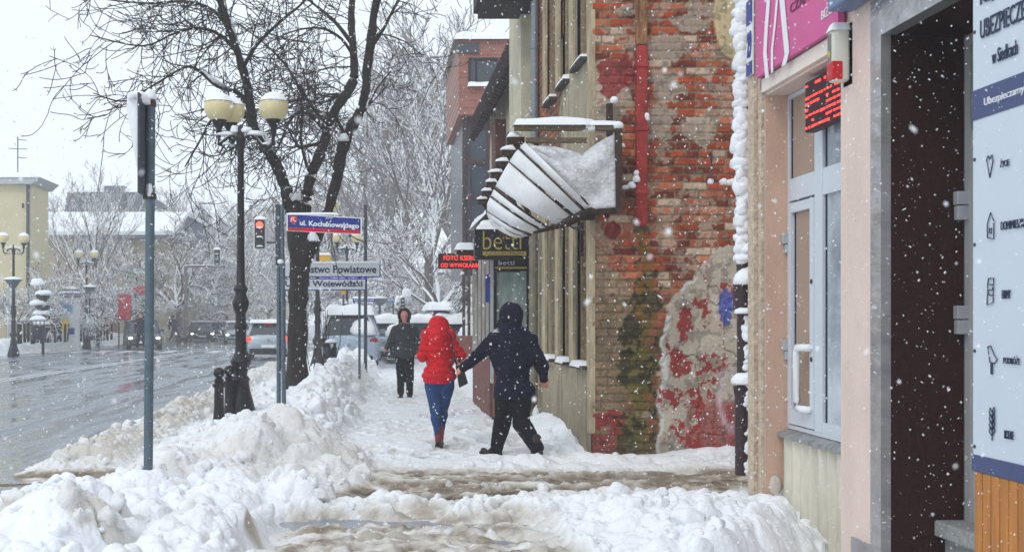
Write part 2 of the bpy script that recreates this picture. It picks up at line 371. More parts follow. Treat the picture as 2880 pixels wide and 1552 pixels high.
pud = np.maximum(sm(-.3, .4, 1 - ((X + .32) / .5) ** 2 - ((Y - 8.85) / .26) ** 2 + 1.2 * (fbm(X, Y, .25, 96) - .5)), sm(0, .4, 1 - ((X - .3) / .7) ** 2 - ((Y - 9.85) / .16) ** 2 + 2 * (fbm(X * .4, Y, .2, 97) - .5)))
inroad = sm(-3.0, -2.2, X)
s3 = np.maximum.reduce([slush, clods, nearw]) * sm(-2.9, -1.6, X) - .12 * pud
gl = .1 * (stx - .42) * sm(9.4, 9.9, Y) * (1 - sm(11.2, 12.2, Y)) * sm(-4.5, -3.4, X) * (1 - sm(-1.8, -1.2, X))
h = np.where(h > .02, np.maximum(h, np.maximum(s3, gl)), np.maximum(h, np.maximum(s3, gl)))
h = h - .004
# tone
dirt_tone = np.zeros_like(X)
trk = sm(9.35, 9.7, yy) * (1 - sm(11.35, 12.1, yy))
dirt_tone = np.maximum(dirt_tone, trk * (.82 + 1.3 * (stx - .5) + 1.2 * (sty - .5)) * (1 - .8 * sm(.03, .10, h)))
dirt_tone = np.maximum(dirt_tone, (.5 + 1.2 * (sty - .5)) * (1 - sm(9.4, 9.8, yy)) * (1 - sm(.03, .16, h)) * sm(-.9, -.5, X) * (1 - sm(.9, 1.8, X)) * (.4 + fbm(X, Y, .4, 80)))
dirt_tone = np.maximum(dirt_tone, gut * .34 * (1 - sm(14, 30, Y) * .3) * (.6 + .8 * fbm(X, Y, .5, 81)))
dirt_tone = np.maximum(dirt_tone, (gl > .004) * .7 * (1 - sm(.03, .1, h)))
dirt_tone = np.maximum(dirt_tone, .24 * sm(.62, .8, fbm(X, Y, .5, 82)) * (pl > .05) * (1 - sm(.3, .6, h)))
dirt_tone = np.maximum(dirt_tone, .28 * sm(.5, .66, fbm(X, Y, .3, 85)) * (ch2 > .02))
dirt_tone = np.maximum(dirt_tone, .10 * (h < .012) * (Y > 12.2))  # lowest dents of the trodden pavement toned slightly darker for contrast
dirt_tone = np.maximum(dirt_tone, .10 * (1 - sm(12.2, 13.4, Y)) * sm(11.5, 11.9, Y))
dirt_tone = np.maximum(dirt_tone, .5 * sm(.6, .8, fbm(X * .25, Y, .3, 83)) * (1 - sm(8.3, 8.7, Y)) * (X > -.9) * (1 - sm(.8, 1.4, X)))
dirt_tone = np.maximum(dirt_tone, .22 * sm(.56, .7, fbm(X, Y, .22, 95)) * ((pl > .05) | (bl > .1)) * (1 - mid))
dirt_tone = np.clip(dirt_tone, 0, 1)
cA = np.array([.86, .885, .915]); cB = np.array(lin(208, 204, 196)); cC = np.array(lin(148, 136, 120)); cD = np.array(lin(84, 74, 64))
d = dirt_tone[..., None]
tone = np.where(d < .3, cA + (cB - cA) * (d / .3), np.where(d < .65, cB + (cC - cB) * ((d - .3) / .35), cC + (cD - cC) * ((d - .65) / .35)))
V = np.stack([X, Y, h], -1).reshape(-1, 3); F = gridf(ny, len(xs)); C3 = tone.reshape(-1, 3)
M_field = mat('field_snow', (1, 1, 1), .6, var=.05, vs=9, bump=.6, bs=22, attr='tone')
hf = h.reshape(-1)[F].max(1); fx = X.reshape(-1)[F].mean(1); fy = Y.reshape(-1)[F].mean(1)
prf = (prl >= h - .006).reshape(-1)[F].all(1) & (fy < 10.6) & (fx > .9)
plf = (pl >= h - .006).reshape(-1)[F].any(1) & (fy < 13.2) & (fx < 0) & (hf > .03)
bkf = (fy >= 11.9) & ((bl * yb >= h - .006).reshape(-1)[F].any(1)) & ~plf & (hf > .07) & (fx < 1.2)
gtf = (fx < -2.4) & ~plf & ~bkf & ~prf
sdf = (fy > 11.75) & ~plf & ~bkf & ~prf & ~gtf
stf = ~(plf | bkf | gtf | sdf | prf)
keep = hf > .001
boul = plf & (fy < 8.25) & (fx < -1.2)
tag(meshobj('snow_pile', V, F, M_field, cattr=C3, fmask=plf & ~boul & keep), 'tall lumpy heap of shovelled snow round the nearest grey sign post', 'snow pile', 'heaps of shovelled snow')
tag(meshobj('snow_pile', V, F, M_field, cattr=C3, fmask=boul & keep), 'big rounded dirty snow boulder in the bottom left corner', 'snow pile', 'heaps of shovelled snow')
tag(meshobj('snow_pile', V, F, M_field, cattr=C3, fmask=prf & keep), 'low white snow heap at the foot of the pink shop front', 'snow pile', 'heaps of shovelled snow')
tag(meshobj('snow_bank', V, F, M_field, cattr=C3, fmask=bkf & keep), 'long chunky snow bank between the cleared pavement and the road', 'snow bank')
tag(meshobj('gutter_slush', V, F, M_field, cattr=C3, fmask=gtf & keep), 'dirty cream slush along the near kerb of the wet road', 'slush', kind='stuff')
struct(meshobj('pavement', V, F, M_field, cattr=C3, fmask=sdf))
tag(meshobj('street_slush', V, F, M_field, cattr=C3, fmask=stf & keep), 'brown rutted slush on the side street in front of the brick house', 'slush', kind='stuff')
# broken clods and shovelled chunks lying loose on the heaps, the bank and the gutter
rc = np.random.default_rng(31); CV = []; CF = []; CC = []; nv0 = 0; protos = []
for q in range(16):
    bm = bmesh.new(); bmesh.ops.create_icosphere(bm, subdivisions=3, radius=1)
    cuts = [Vector(rc.normal(0, 1, 3)).normalized() for _ in range(9)]; hh_ = rc.uniform(.55, .85, 9); ph = rc.uniform(0, 6, 6)
    pv_ = []
    for v in bm.verts:
        p = v.co.copy()
        for c_, k_ in zip(cuts, hh_):
            d_ = p.dot(c_) - k_
            if d_ > 0: p -= c_ * d_ * .85
        p *= 1 + .13 * math.sin(4 * p.x + ph[0]) * math.cos(6 * p.y + ph[1]) + .05 * math.sin(11 * p.z + ph[2]) * math.sin(9 * p.x + ph[3]) + .045 * math.sin(17 * p.y + ph[4] + 14 * p.z) + .03 * math.sin(23 * p.x + ph[5])
        pv_.append(p[:])
    protos.append((np.array(pv_), np.array([[v.index for v in f.verts] for f in bm.faces]))); bm.free()
cand = 0
while len(CV) < 1500 and cand < 60000:
    cand += 1; x_ = rc.uniform(-3.9, 2.8); y_ = 6.0 * (34 / 6.) ** rc.random()
    j = int(np.clip(np.log(y_ / 4.9) / np.log(48 / 4.9) * (ny - 1), 0, ny - 1)); i = int(np.clip((x_ + 5.6) / 10.2 * 759, 0, 759))
    pz_, bz_, gz_, rz_ = pl[j, i], (bl * yb)[j, i] if False else bl[j, i] * yb[j, i], gut[j, i], prl[j, i]
    if y_ < 8.7 and x_ > 2.55: continue
    if pz_ > .06 or rz_ > .04: r0 = .022 + .075 * rc.random() ** 3; keep_ = .6
    elif bz_ > .12: r0 = .03 + .11 * rc.random() ** 2.4; keep_ = .8
    elif gz_ > .4: r0 = .025 + .075 * rc.random() ** 2; keep_ = .8
    elif 8.4 < y_ < 12.4 and x_ > -.6: r0 = .012 + .035 * rc.random() ** 2; keep_ = .35
    else: continue
    if rc.random() > keep_: continue
    V0, F0 = protos[rc.integers(16)]; q = rc.normal(0, 1, (3, 3)); u_, _, w_ = np.linalg.svd(q); M_ = u_ @ w_
    sc3 = r0 * rc.uniform(.7, 1.3, 3); vv = (V0 * sc3) @ M_.T + [x_, y_, h[j, i] - r0 * .12]
    CV.append(vv); CF.append(F0 + nv0); nv0 += len(V0); CC.append(np.tile(tone[j, i] * .5 + np.array([.84, .86, .885]) * .5, (len(V0), 1)))
tag(meshobj('snow_clods', np.concatenate(CV), np.concatenate(CF), M_field, cattr=np.concatenate(CC)), 'loose broken clods of snow scattered over the heaps, bank and gutter', 'snow clods', kind='stuff')
# pavement beyond the fine field and snow to the right of it
g = MB(); g.box(-3.2, 12, 47.8, 300, -.02, .05); g.box(-60, -16.6, 20, 400, -.02, .12)
struct(g.build('far_pavement', mat('ground_snow', (.8, .8, .8))))
# far snow bank across the road
xs2 = np.linspace(-20.5, -16.0, 60); ys2 = 26 * (130 / 26) ** np.linspace(0, 1, 520); X2, Y2 = np.meshgrid(xs2, ys2)
hb = .62 * sm(-16.15, -16.9, -(-X2)) * 0 + .6 * sm(16.2, 17.0, -X2 + .3 * (fbm(X2, Y2, 1.2, 90) - .5)) * (1 - .55 * sm(18, 20, -X2))
hb = hb * (.5 + .5 * domes(X2, Y2, 1.0, 91)) + .22 * domes(X2, Y2, .42, 92) * sm(16.2, 16.6, -X2) - .02
tag(meshobj('snow_bank', np.stack([X2, Y2, hb], -1).reshape(-1, 3), gridf(520, 60), mat('field_snow', (1, 1, 1)), cattr=np.tile(np.array([[.84, .86, .89]]), (520 * 60, 1))), 'lumpy snow bank along the far kerb below the row of small black posts', 'snow bank')

# ================================================================== BRICK BUILDING
def clampi(a): return np.clip(a, 0, 1)
bb = thing('brick_house', (2.46, 13, 0), 'crumbling old brick house with peeling plaster and a broken balcony', 'house')
YG = 13.0; XF = 2.46
gx = np.arange(2.46, 4.42, .0105); gz = np.arange(-.1, 6.2, .0105); GX, GZ = np.meshgrid(gx, gz)
px = CX + GX * S / YG; py = CY + (H0 - GZ) * S / YG
def brick_fields(u, z, seed=0, ch=.093, bl_=.285, mort=.013):
    uw = u + .012 * (fbm(u, z, .25, seed + 1) - .5); zw = z + .02 * (fbm(u, z, .9, seed + 2) - .5) + .006 * (vn(u, z, .08, seed) - .5)
    row = np.floor(zw / ch); off = hsh(row, row * 0, seed + 3) * .3 + (row % 2) * .5
    hd = hsh(row, row * 0 + 1, seed + 8) > .6
    L_ = np.where(hd, bl_ * .55, bl_)
    cu = uw / L_ + off; c = np.floor(cu); fu = (cu - c) * L_; fz = (zw / ch - row) * ch
    dm = np.minimum(np.minimum(fu, L_ - fu), np.minimum(fz, ch - fz))
    return row, c, dm, hsh(row, c, seed + 4), hsh(row, c, seed + 5)
def mixc(a, b, t): return a * (1 - t[..., None]) + np.array(b) * t[..., None]
row, cc, dm, r1, r2 = brick_fields(GX, GZ)
br1 = np.array(lin(172, 80, 47)); br2 = np.array(lin(122, 56, 40)); br3 = np.array(lin(188, 112, 80)); br4 = np.array(lin(204, 178, 156))
cB_ = np.where((r1 < .45)[..., None], br1, np.where((r1 < .7)[..., None], br2, np.where((r1 < .88)[..., None], br3, br4)))
cB_ = cB_ * (.8 + .4 * r2)[..., None]
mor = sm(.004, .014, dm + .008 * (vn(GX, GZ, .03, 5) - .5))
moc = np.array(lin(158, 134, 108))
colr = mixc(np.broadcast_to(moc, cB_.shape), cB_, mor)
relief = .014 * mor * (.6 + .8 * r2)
# smears of old render over the bricks
n1 = fbm(GX, GZ, .55, 101, 5); n2 = fbm(GX, GZ, .22, 102, 5); n3 = fbm(GX, GZ, .9, 103, 4); nf_ = fbm(GX, GZ, .06, 104, 3)
def blob(cx, cy, rx, ry, k=.35):
    return 1 - np.sqrt(((px - cx) / rx) ** 2 + ((py - cy) / ry) ** 2) + k * 5.5 * (n2 - .5) + k * 3 * (nf_ - .5)
def bl01(f, e=.06): return clampi(f / e)
smear = bl01(.7 * n2 + .3 * nf_ - .565, .02) * .7
colr = mixc(colr, lin(196, 180, 158), smear * .8)
for b_ in [(1700, 220, 45, 70), (1740, 290, 40, 45), (1690, 350, 40, 55), (1870, 130, 70, 45), (1880, 245, 60, 40), (1960, 370, 60, 40), (1850, 355, 45, 40), (1980, 20, 60, 30), (1770, 30, 40, 18), (1935, 70, 60, 25)]:
    t = bl01(blob(*b_)); colr = mixc(colr, lin(176, 162, 144), t * .85); relief = relief * (1 - .5 * t) + .01 * t
# bare rubble render, lower left
low = bl01(.5 + (py - 640 - .9 * (px - 1665)) / 160 - .2 + 2.0 * (n1 - .5), .3) * bl01((1790 - px) / 60 + 1.5 * (n2 - .5), .4) * (py > 560)
rub = np.array(lin(172, 152, 122)) * (.62 + .7 * n2)[..., None]
crack = clampi(1 - np.abs(fbm(GX, GZ, .3, 110, 3) - .5) / .015)
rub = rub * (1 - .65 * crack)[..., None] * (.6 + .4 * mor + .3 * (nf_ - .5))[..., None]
colr = colr * (1 - low[..., None] * .8) + rub * low[..., None] * .8
relief = relief * (1 - low * .5) + low * .03 * (fbm(GX, GZ, .12, 111) - .3)
# grimy bricks low in the middle
gr = bl01((py - 700) / 200 + 1.2 * (n1 - .5), 1.) * bl01((1860 - px) / 80 + 1, 1)
colr = colr * (1 - .35 * gr)[..., None]
tanl = gr * .32 * np.clip(.5 + 3 * (nf_ - .5) + mor * .5, 0, 1.3); colr = mixc(colr, lin(140, 124, 94), tanl)
# render sheet, lower right
edge = np.interp(py, [640, 700, 760, 800, 860, 900, 1000, 1100, 1300], [2120, 2010, 1965, 1925, 1875, 1862, 1858, 1845, 1838])
shf = (px - edge) / 40 + 1.3 * (n2 - .5)
sh = bl01(shf, .12) * (py > 690)
rend = np.array(lin(184, 174, 158)) * (.75 + .45 * n1)[..., None]
cr2 = clampi(1 - np.abs(fbm(GX, GZ * .6, .45, 112, 4) - .5) / .012)
rend = rend * (1 - .6 * cr2)[..., None]
colr = colr * (1 - sh[..., None]) + rend * sh[..., None]
relief = relief * (1 - sh) + sh * (.028 + .01 * (n2 - .5)) - .012 * cr2 * sh
rimw = bl01(shf, .12) * (1 - bl01(shf - .25, .2)) * (py > 780) * (n3 > .42); colr = mixc(colr, lin(214, 214, 210), rimw * .8)
RED = lin(146, 42, 44)
redf = np.maximum.reduce([blob(1925, 930, 28, 60), blob(1965, 850, 22, 18), blob(1990, 910, 26, 45), blob(2035, 880, 22, 110, .3), blob(2010, 1090, 22, 90, .4), blob(1880, 1120, 45, 40), blob(1905, 1030, 40, 50), blob(1975, 1040, 26, 55),
                          blob(1850, 1150, 22, 90), blob(1960, 1130, 45, 60), blob(2020, 1190, 95, 130, .3), blob(1990, 780, 14, 30), blob(1900, 1200, 60, 40), blob(1985, 1250, 60, 40, .2)])
red = bl01(redf - .12, .05) * sh * (1 - .9 * (1 - .8 * sm(1100, 1150, py) * sm(1900, 1960, px)) * bl01(.5 * n1 + .5 * nf_ - .555, .02))
colr = mixc(colr, RED, red * .95)
red2 = np.maximum.reduce([blob(1700, 1250, 60, 50, .3), blob(1745, 1230, 25, 70, .3), blob(1690, 1180, 28, 22, .3), blob(1730, 1175, 20, 24, .3), blob(1722, 648, 25, 26, .06), blob(1712, 190, 30, 30, .5), blob(1748, 205, 22, 40, .5), blob(1700, 590, 60, 14, .4), blob(1722, 235, 18, 30, .6)])
colr = mixc(colr, RED, bl01(red2 - .05, .06) * .88)
colr = mixc(colr, lin(52, 84, 170), bl01(blob(2038, 868, 20, 50, .15), .1) * .85)
arc = clampi(1 - np.abs(np.sqrt(((px - 2062) / 42) ** 2 + ((py - 1120) / 85) ** 2) - 1) / .28) * (px < 2062)
colr = mixc(colr, lin(214, 190, 200), arc * .6)
# yellow render kept at the upper right, and a washed strip beside it
ye = np.interp(py, [-400, 0, 90, 130, 160, 190], [2000, 2003, 2006, 2020, 2040, 2090])
yel = bl01((px - ye) / 20 + .9 * (n2 - .5), .15) * (py < 200)
colr = mixc(colr, lin(206, 188, 146), yel); relief = relief * (1 - yel) + .03 * yel
# moss
mw = np.interp(py, [600, 700, 900, 1100, 1300], [16, 30, 44, 52, 70])
mos = bl01(1 - np.abs(px - 1802 + 60 * (n1 - .5)) / mw + 2.6 * (n2 - .5) + 1.2 * (nf_ - .5), .4) * sm(560, 700, py) * (1 - sh * .9)
colr = mixc(colr, lin(98, 94, 34), mos * .85 * np.clip(.4 + n3, 0, 1)); colr = mixc(colr, lin(34, 32, 24), bl01(.6 * n2 + .4 * nf_ - .5, .05) * mos * .7)
colr = mixc(colr, lin(96, 92, 74), sm(1180, 1300, py) * .5 * (1 - red))
relief = relief + .012 * (fbm(GX, GZ, .05, 120) - .5)
colr = colr * (.72 + .5 * fbm(GX, GZ, .35, 130, 5))[..., None] * (1 - .35 * bl01(nf_ - .6, .05))[..., None]
colr = np.clip(colr, 0.01, .8)
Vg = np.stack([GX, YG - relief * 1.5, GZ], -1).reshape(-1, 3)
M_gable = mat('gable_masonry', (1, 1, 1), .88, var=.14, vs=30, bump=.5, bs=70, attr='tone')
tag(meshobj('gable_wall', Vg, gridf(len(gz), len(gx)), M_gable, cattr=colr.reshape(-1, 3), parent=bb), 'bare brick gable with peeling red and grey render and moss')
# street front (a grid too: render falling off, brick showing above)
fyv = np.arange(13.0, 17.45, .022); fzv = np.arange(-.1, 6.9, .022); FY, FZ = np.meshgrid(fyv, fzv)
rw, c_, dmm, q1, q2 = brick_fields(FY, FZ, 300)
cF = np.where((q1 < .5)[..., None], br1, br2) * (.7 + .3 * q2)[..., None]
cF = mixc(np.broadcast_to(moc, cF.shape) * .9, cF, sm(.004, .02, dmm))
m1 = fbm(FY, FZ, .7, 310, 5); m2 = fbm(FY * 3, FZ * .6, .8, 311, 5)
ren = np.array(lin(182, 170, 146)) * (.55 + .75 * m2)[..., None] * (.8 + .4 * fbm(FY, FZ, .15, 312))[..., None]
up = sm(3.2, 4.2, FZ) * sm(14.2, 15.4, FY + 1.2 * (m1 - .5))
t = 1 - bl01(up - .55 + .5 * (m1 - .5), .1)
cF = cF * (1 - t[..., None]) + ren * t[..., None]
cF = mixc(cF, lin(104, 90, 70), sm(.0, 1.0, 1.1 - FZ) * .7 * (m2 + .2)); cF = mixc(cF, lin(92, 80, 64), bl01(m2 - .56, .08) * .5)
reF = .02 * t + .01 * (m1 - .5)
WINS = [(13.30, 13.91), (14.52, 15.05), (15.68, 16.23)]
hole = np.zeros_like(FY, bool)
for a, b in WINS:
    hole |= (FY > a) & (FY < b) & (FZ > 1.06) & (FZ < 2.95); hole |= (FY > a) & (FY < b) & (FZ > 4.66) & (FZ < 6.6)
Ff = gridf(len(fzv), len(fyv))[:, ::-1]
hm = ~hole.reshape(-1)[Ff].all(1)
tag(meshobj('street_wall', np.stack([XF - reF + .01, FY, FZ], -1).reshape(-1, 3), Ff, M_gable, cattr=np.clip(cF, .01, .8).reshape(-1, 3), parent=bb, fmask=hm))
b = MB(); b.box(XF + .25, 9, 13.05, 17.4, -.1, 7.4); b.build('core_wall', mat('old_render', lin(150, 135, 110), .9, var=.3), bb)
b = MB(); b.box(4.39, 9, 12.99, 13.04, -.1, 7.4); b.build('gable_wall', mat('old_render', lin(150, 135, 110)), bb)
b = MB(); b.box(XF - .035, XF + .03, 12.975, 13.12, .3, 6.6); b.build('corner_trim', mat('cream_trim', lin(176, 162, 134), .85, var=.45, vs=12, bump=.6, stretch=(1, 1, .2)), bb)
M_board = mat('brown_boards', lin(120, 92, 66), .85, var=.4, vs=7, bump=.4, stretch=(4, 4, .4))
for fl, (z0, z1) in enumerate(((1.06, 2.95), (4.66, 6.6))):
    for k, (a, b_) in enumerate(WINS):
        m = MB(); m.box(XF + .10, XF + .14, a - .03, b_ + .03, z0 - .03, z1 + .03); wn = m.build('window', M_board if fl == 0 else mat('grimy_panes', lin(84, 82, 78), .3, var=.3), bb)
        f = MB()
        for yy_ in (a, b_ - .05): f.box(XF + .03, XF + .098, yy_, yy_ + .05, z0, z1)
        f.box(XF + .05, XF + .098, (a + b_) / 2 - .02, (a + b_) / 2 + .02, z0, z1); f.box(XF + .05, XF + .095, a + .05, b_ - .05, z0 + (z1 - z0) * .62, z0 + (z1 - z0) * .62 + .05)
        f.build('window_frame', mat('flaking_frame', lin(150, 132, 104), .8, var=.4, vs=15, bump=.4), wn)
        s_ = MB(); s_.box(XF - .10, XF + .1, a - .05, b_ + .05, z0 - .05, z0 - .005); sl = s_.build('window_sill', mat('rusty_tin', lin(70, 66, 64), .6, var=.4), wn)
        c = MB(); c.cap(XF - .10, XF + .08, a - .03, b_ + .03, z0 - .004, .05, seed=k); c.build('snow', M_snow, sl, smooth=True)
        p_ = MB(); p_.box(XF - .055, XF - .02, b_ + .05, b_ + .30, z0 - .0, z1 + .15); p_.build('pilaster', mat('cream_trim', lin(196, 180, 150)), bb)
# black projecting eave at the top
b = MB(); b.box(1.55, 2.42, 17.2, 18.3, 6.50, 6.72); b.box(1.62, 2.42, 17.25, 18.3, 6.42, 6.498); b.build('eave', mat('black_eave', lin(26, 26, 30), .6, var=.3), bb)
# red and rusty downpipe on the gable
def pipe_x(px_, Y_): return (px_ - CX) * Y_ / S
b = MB(); xa, xb = pipe_x(1785, 12.95), pipe_x(1818, 12.95)
zr0 = P(0, 636, 12.93).z; zr1 = P(0, 130, 12.93).z
b.rbox(xa, xb, 12.86, 12.965, zr0, zr1, .03)
for k in range(3): b.rbox(xa - .012, xb + .012, 12.845, 12.968, zr0 + .35 + k * .72, zr0 + .40 + k * .72, .01)
b.build('downpipe', mat('red_pipe_paint', lin(140, 36, 36), .6, var=.3, vs=6, bump=.4, c2=lin(178, 60, 54)), bb, smooth=True, auto=40)
b = MB(); b.rbox(xa + .004, xb - .004, 12.87, 12.966, zr1 + .002, 6.2, .025)
b.build('downpipe', mat('rust_pipe', lin(122, 58, 34), .85, var=.5, vs=6, bump=.8, c2=lin(196, 152, 104), stretch=(3, 3, .6)), bb, smooth=True, auto=40)
b = MB()
for k, (a, c, r) in enumerate([(1790, 505, .05), (1790, 487, .035), (1775, 522, .05), (1760, 527, .035), (1819, 327, .035), (1819, 335, .03), (2035, 513, .05), (2052, 515, .045), (1998, 512, .04), (1750, 410, .03)]):
    q = P(a, c, 12.87); b.lump(q, r, r * .8, r * .9, seed=k, n=10, m=7, flat=-.7)
b.build('snow', M_snow, bb, smooth=True)
b = MB(); b.tube([P(2001, 500, 12.85), P(2001, 442, 12.85), P(1998, 432, 12.95)], .018, 8); b.tube([P(1760, 518, 12.9), P(1795, 512, 12.9)], .012, 6); b.build('bracket', M_post, bb)
# grey drainpipe at the far end of the front, upper and lower runs
b = MB(); b.tube([(2.40, 17.3, 7), (2.40, 17.3, 3.3)], .062, 12)
for z_ in (3.7, 4.7, 5.7): b.tube([(2.40, 17.3, z_), (2.40, 17.3, z_ + .05)], .072, 12)
b.build('drainpipe', mat('zinc_pipe', lin(132, 138, 144), .5, .3, var=.15), bb, smooth=True, auto=40)
b = MB(); b.tube([(2.34, 17.0, 3.0), (2.34, 17.0, .35), (2.25, 16.9, .2)], .065, 12)
for z_ in (.9, 1.9, 2.7): b.tube([(2.34, 17.0, z_), (2.34, 17.0, z_ + .08)], .075, 12)
b.build('drainpipe', mat('stained_pipe', lin(128, 120, 104), .6, .1, var=.35, vs=6), bb, smooth=True, auto=40)
b = MB(); b.cap(2.1, 9, 13, 17.6, 7.4, .2); b.build('snow', M_snow, bb, smooth=True)
b = MB(); b.box(XF - .03, XF, 13.55, 13.62, 2.35, 2.75); b.tube([(XF - .02, 13.4, 2.62), (XF - .42, 13.6, 2.86)], .022, 4); b.build('bracket', M_dwood, bb)

# ---- the wrecked wooden balcony
bal = thing('balcony', (2.46, 12.8, 3), None, None); bal.parent = bb; bal.location = Vector((2.46, 12.8, 3)) - bb.location
def BP(px_, py_, Y_=12.62): return P(px_, py_, Y_)
b = MB(); q0, q1_ = BP(1447, 372), BP(1738, 362); b.box(q0.x, q1_.x, 12.58, 12.68, q1_.z - .02, q1_.z + .05); b.build('rail', M_wood, bal)
b = MB(); b.box(BP(1480, 0).x, BP(1650, 0).x, 12.6, 12.66, BP(0, 402).z, BP(0, 388).z); b.build('rail', M_wood, bal)
b = MB(); b.rbox(BP(1729, 0).x, BP(1747, 0).x, 12.56, 12.64, BP(0, 600).z, BP(0, 362).z, .008); b.build('post', M_dwood, bal)
b = MB(); b.rbox(BP(1719, 0).x, BP(1736, 0).x, 12.84, 12.91, BP(0, 400, 12.85).z, BP(0, 290, 12.85).z, .008); b.build('post', M_dwood, bal)
b = MB(); b.cap(q0.x, BP(1655, 0).x, 12.56, 12.70, q1_.z + .05, .07, seed=3); b.cap(BP(1655, 0).x, q1_.x, 12.57, 12.69, q1_.z + .05, .03, seed=5)
b.sphere(BP(1738, 354, 12.6) + Vector((0, 0, .0)), .062, 14, 9, (1, 1, .8)); b.sphere(BP(1727, 282, 12.87), .045, 14, 9, (1, 1, .95)); b.lump(BP(1655, 362), .09, .05, .09, 4)
b.build('snow', M_snow, bal, smooth=True)
# balusters on the street side, running back, each a splayed stick with its cap of snow
for k in range(7):
    Yk = 12.75 + k * .62; xo = 1.53; zt = 3.60 - .05 * k
    m = MB(); a = Vector((xo, Yk, zt)); m.tube([a, a + Vector((.22, .05, -.32)), a + Vector((.36, .1, -.62))], [.035, .035, .03], 4, rot=.5); m.box(xo - .07, xo + .12, Yk - .05, Yk + .05, zt - .04, zt + .03)
    bo = m.build('baluster', M_dwood, bal)
    m = MB(); m.lump((xo + .02, Yk, zt + .035), .10, .06, .05, seed=k, flat=-.1); m.build('snow', M_snow, bo, smooth=True)
b = MB(); b.box(1.60, 1.68, 12.75, 16.9, 3.28, 3.36); b.box(1.72, 2.46, 12.75, 12.85, 2.86, 2.94); b.build('beam', M_dwood, bal)
# bellied sheets of white plastic stretched over ribs, curving from the outer rail down to the wall foot
A = [BP(1478, 398), BP(1452, 425), BP(1425, 470), BP(1402, 515), BP(1382, 560), BP(1385, 590), BP(1402, 618)]
Bq = [BP(1662, 585), BP(1640, 600), BP(1605, 615), BP(1560, 632), BP(1530, 645), BP(1505, 652), BP(1490, 655)]
def belly(i, u):
    """point on the sheet: i along the strips (0..6), u across them"""
    k = min(5, int(i)); f = i - k
    a = A[k].lerp(A[k + 1], f); c = Bq[k].lerp(Bq[k + 1], f)
    p = a.lerp(c, u); p.y += .25 * i / 6 * 3 + .0; p.z += -.22 * math.sin(u * math.pi) * .35; p.y -= .30 * math.sin(u * math.pi)
    return p
def sheet(i0, i1, nu=14, ni=5, th=.012):
    vs = []
    for s_ in (0, 1):
        for q in range(ni + 1):
            for u in range(nu + 1):
                uu = u / nu; p = belly(i0 + (i1 - i0) * q / ni * (1 - .25 * uu), uu)
                p = p + Vector((0, s_ * th, 0)) + Vector((0, -.02 * math.sin(q / ni * math.pi), 0)); vs.append(p)
    W_ = nu + 1; n0 = (ni + 1) * W_; fs = []
    for q in range(ni):
        for u in range(nu):
            a = q * W_ + u; fs.append((a, a + 1, a + W_ + 1, a + W_)); fs.append((a + n0, a + W_ + n0, a + W_ + 1 + n0, a + 1 + n0))
    rim = [q * W_ for q in range(ni + 1)]; rim2 = [q * W_ + nu for q in range(ni + 1)]
    for rr in (rim, rim2, list(range(W_)), list(range(ni * W_, ni * W_ + W_))):
        for q in range(len(rr) - 1): fs.append((rr[q], rr[q + 1], rr[q + 1] + n0, rr[q] + n0))
    m = MB(); m.add(vs, fs); return m
M_sheet = mat('white_plastic_sheet', lin(230, 232, 233), .35, var=.07, vs=5, bump=.25, bs=9)
gaps = [(0.05, .52), (.70, 1.5), (1.57, 2.95), (3.14, 3.5), (3.62, 4.62), (4.70, 5.3), (5.36, 6)]
for a, c in gaps: sheet(a, c).build('plastic_sheet', M_sheet, bal, smooth=True)
for g_ in (.61, 1.535, 3.04, 3.56, 4.66, 2.3):
    m = MB(); m.tube([belly(g_ * (1 - .0), u / 10) + Vector((0, .035, 0)) for u in range(11)], .015, 5); m.build('rib', M_dwood, bal)
# the near end of the balcony, hung with snow-caked mesh
en, em = 26, 20; vs = []
for j in range(em + 1):
    for i in range(en + 1):
        u = i / en; v = j / em
        top = np.interp(u, [0, .25, .5, .62, .8, 1], [412, 415, 432, 440, 405, 375]); bot = np.interp(u, [0, .3, .55, .7, 1], [420, 500, 565, 590, 585])
        p = BP(1490 + u * 240, top + (bot - top) * v, 12.66); p.y += .06 * (float(vn(np.array(u * 5.), np.array(v * 4.), 1, 5)) - .5) * 2 - .12 * math.sin(v * 3.14) * math.sin(u * 3.14)
        vs.append(p)
m = MB(); m.add(vs, [(j * (en + 1) + i, j * (en + 1) + i + 1, (j + 1) * (en + 1) + i + 1, (j + 1) * (en + 1) + i) for j in range(em) for i in range(en)])
o = m.build('snowy_mesh', mat('snow_caked_mesh', lin(214, 217, 220), .8, var=.2, vs=14, bump=1, bs=30, c2=lin(240, 242, 244)), bal, smooth=True, recalc=False)
sol = o.modifiers.new('s', 'SOLIDIFY'); sol.thickness = .03
m = MB(); m.tube([BP(1500, 398), BP(1560, 470), BP(1640, 560), BP(1668, 590)], [.022, .022, .02, .015], 5); m.build('rib', M_dwood, bal)
m = MB(); m.tube([BP(1560, 640), BP(1600, 618), BP(1660, 592), BP(1730, 594)], [.02, .045, .04, .035], 6); m.tube([BP(1500, 655, 12.9), BP(1600, 628, 12.9), BP(1670, 595, 12.9)], [.02, .04, .03], 6); m.box(1.95, 2.46, 12.8, 12.95, 2.72, 2.84); m.build('beam', M_dwood, bal)

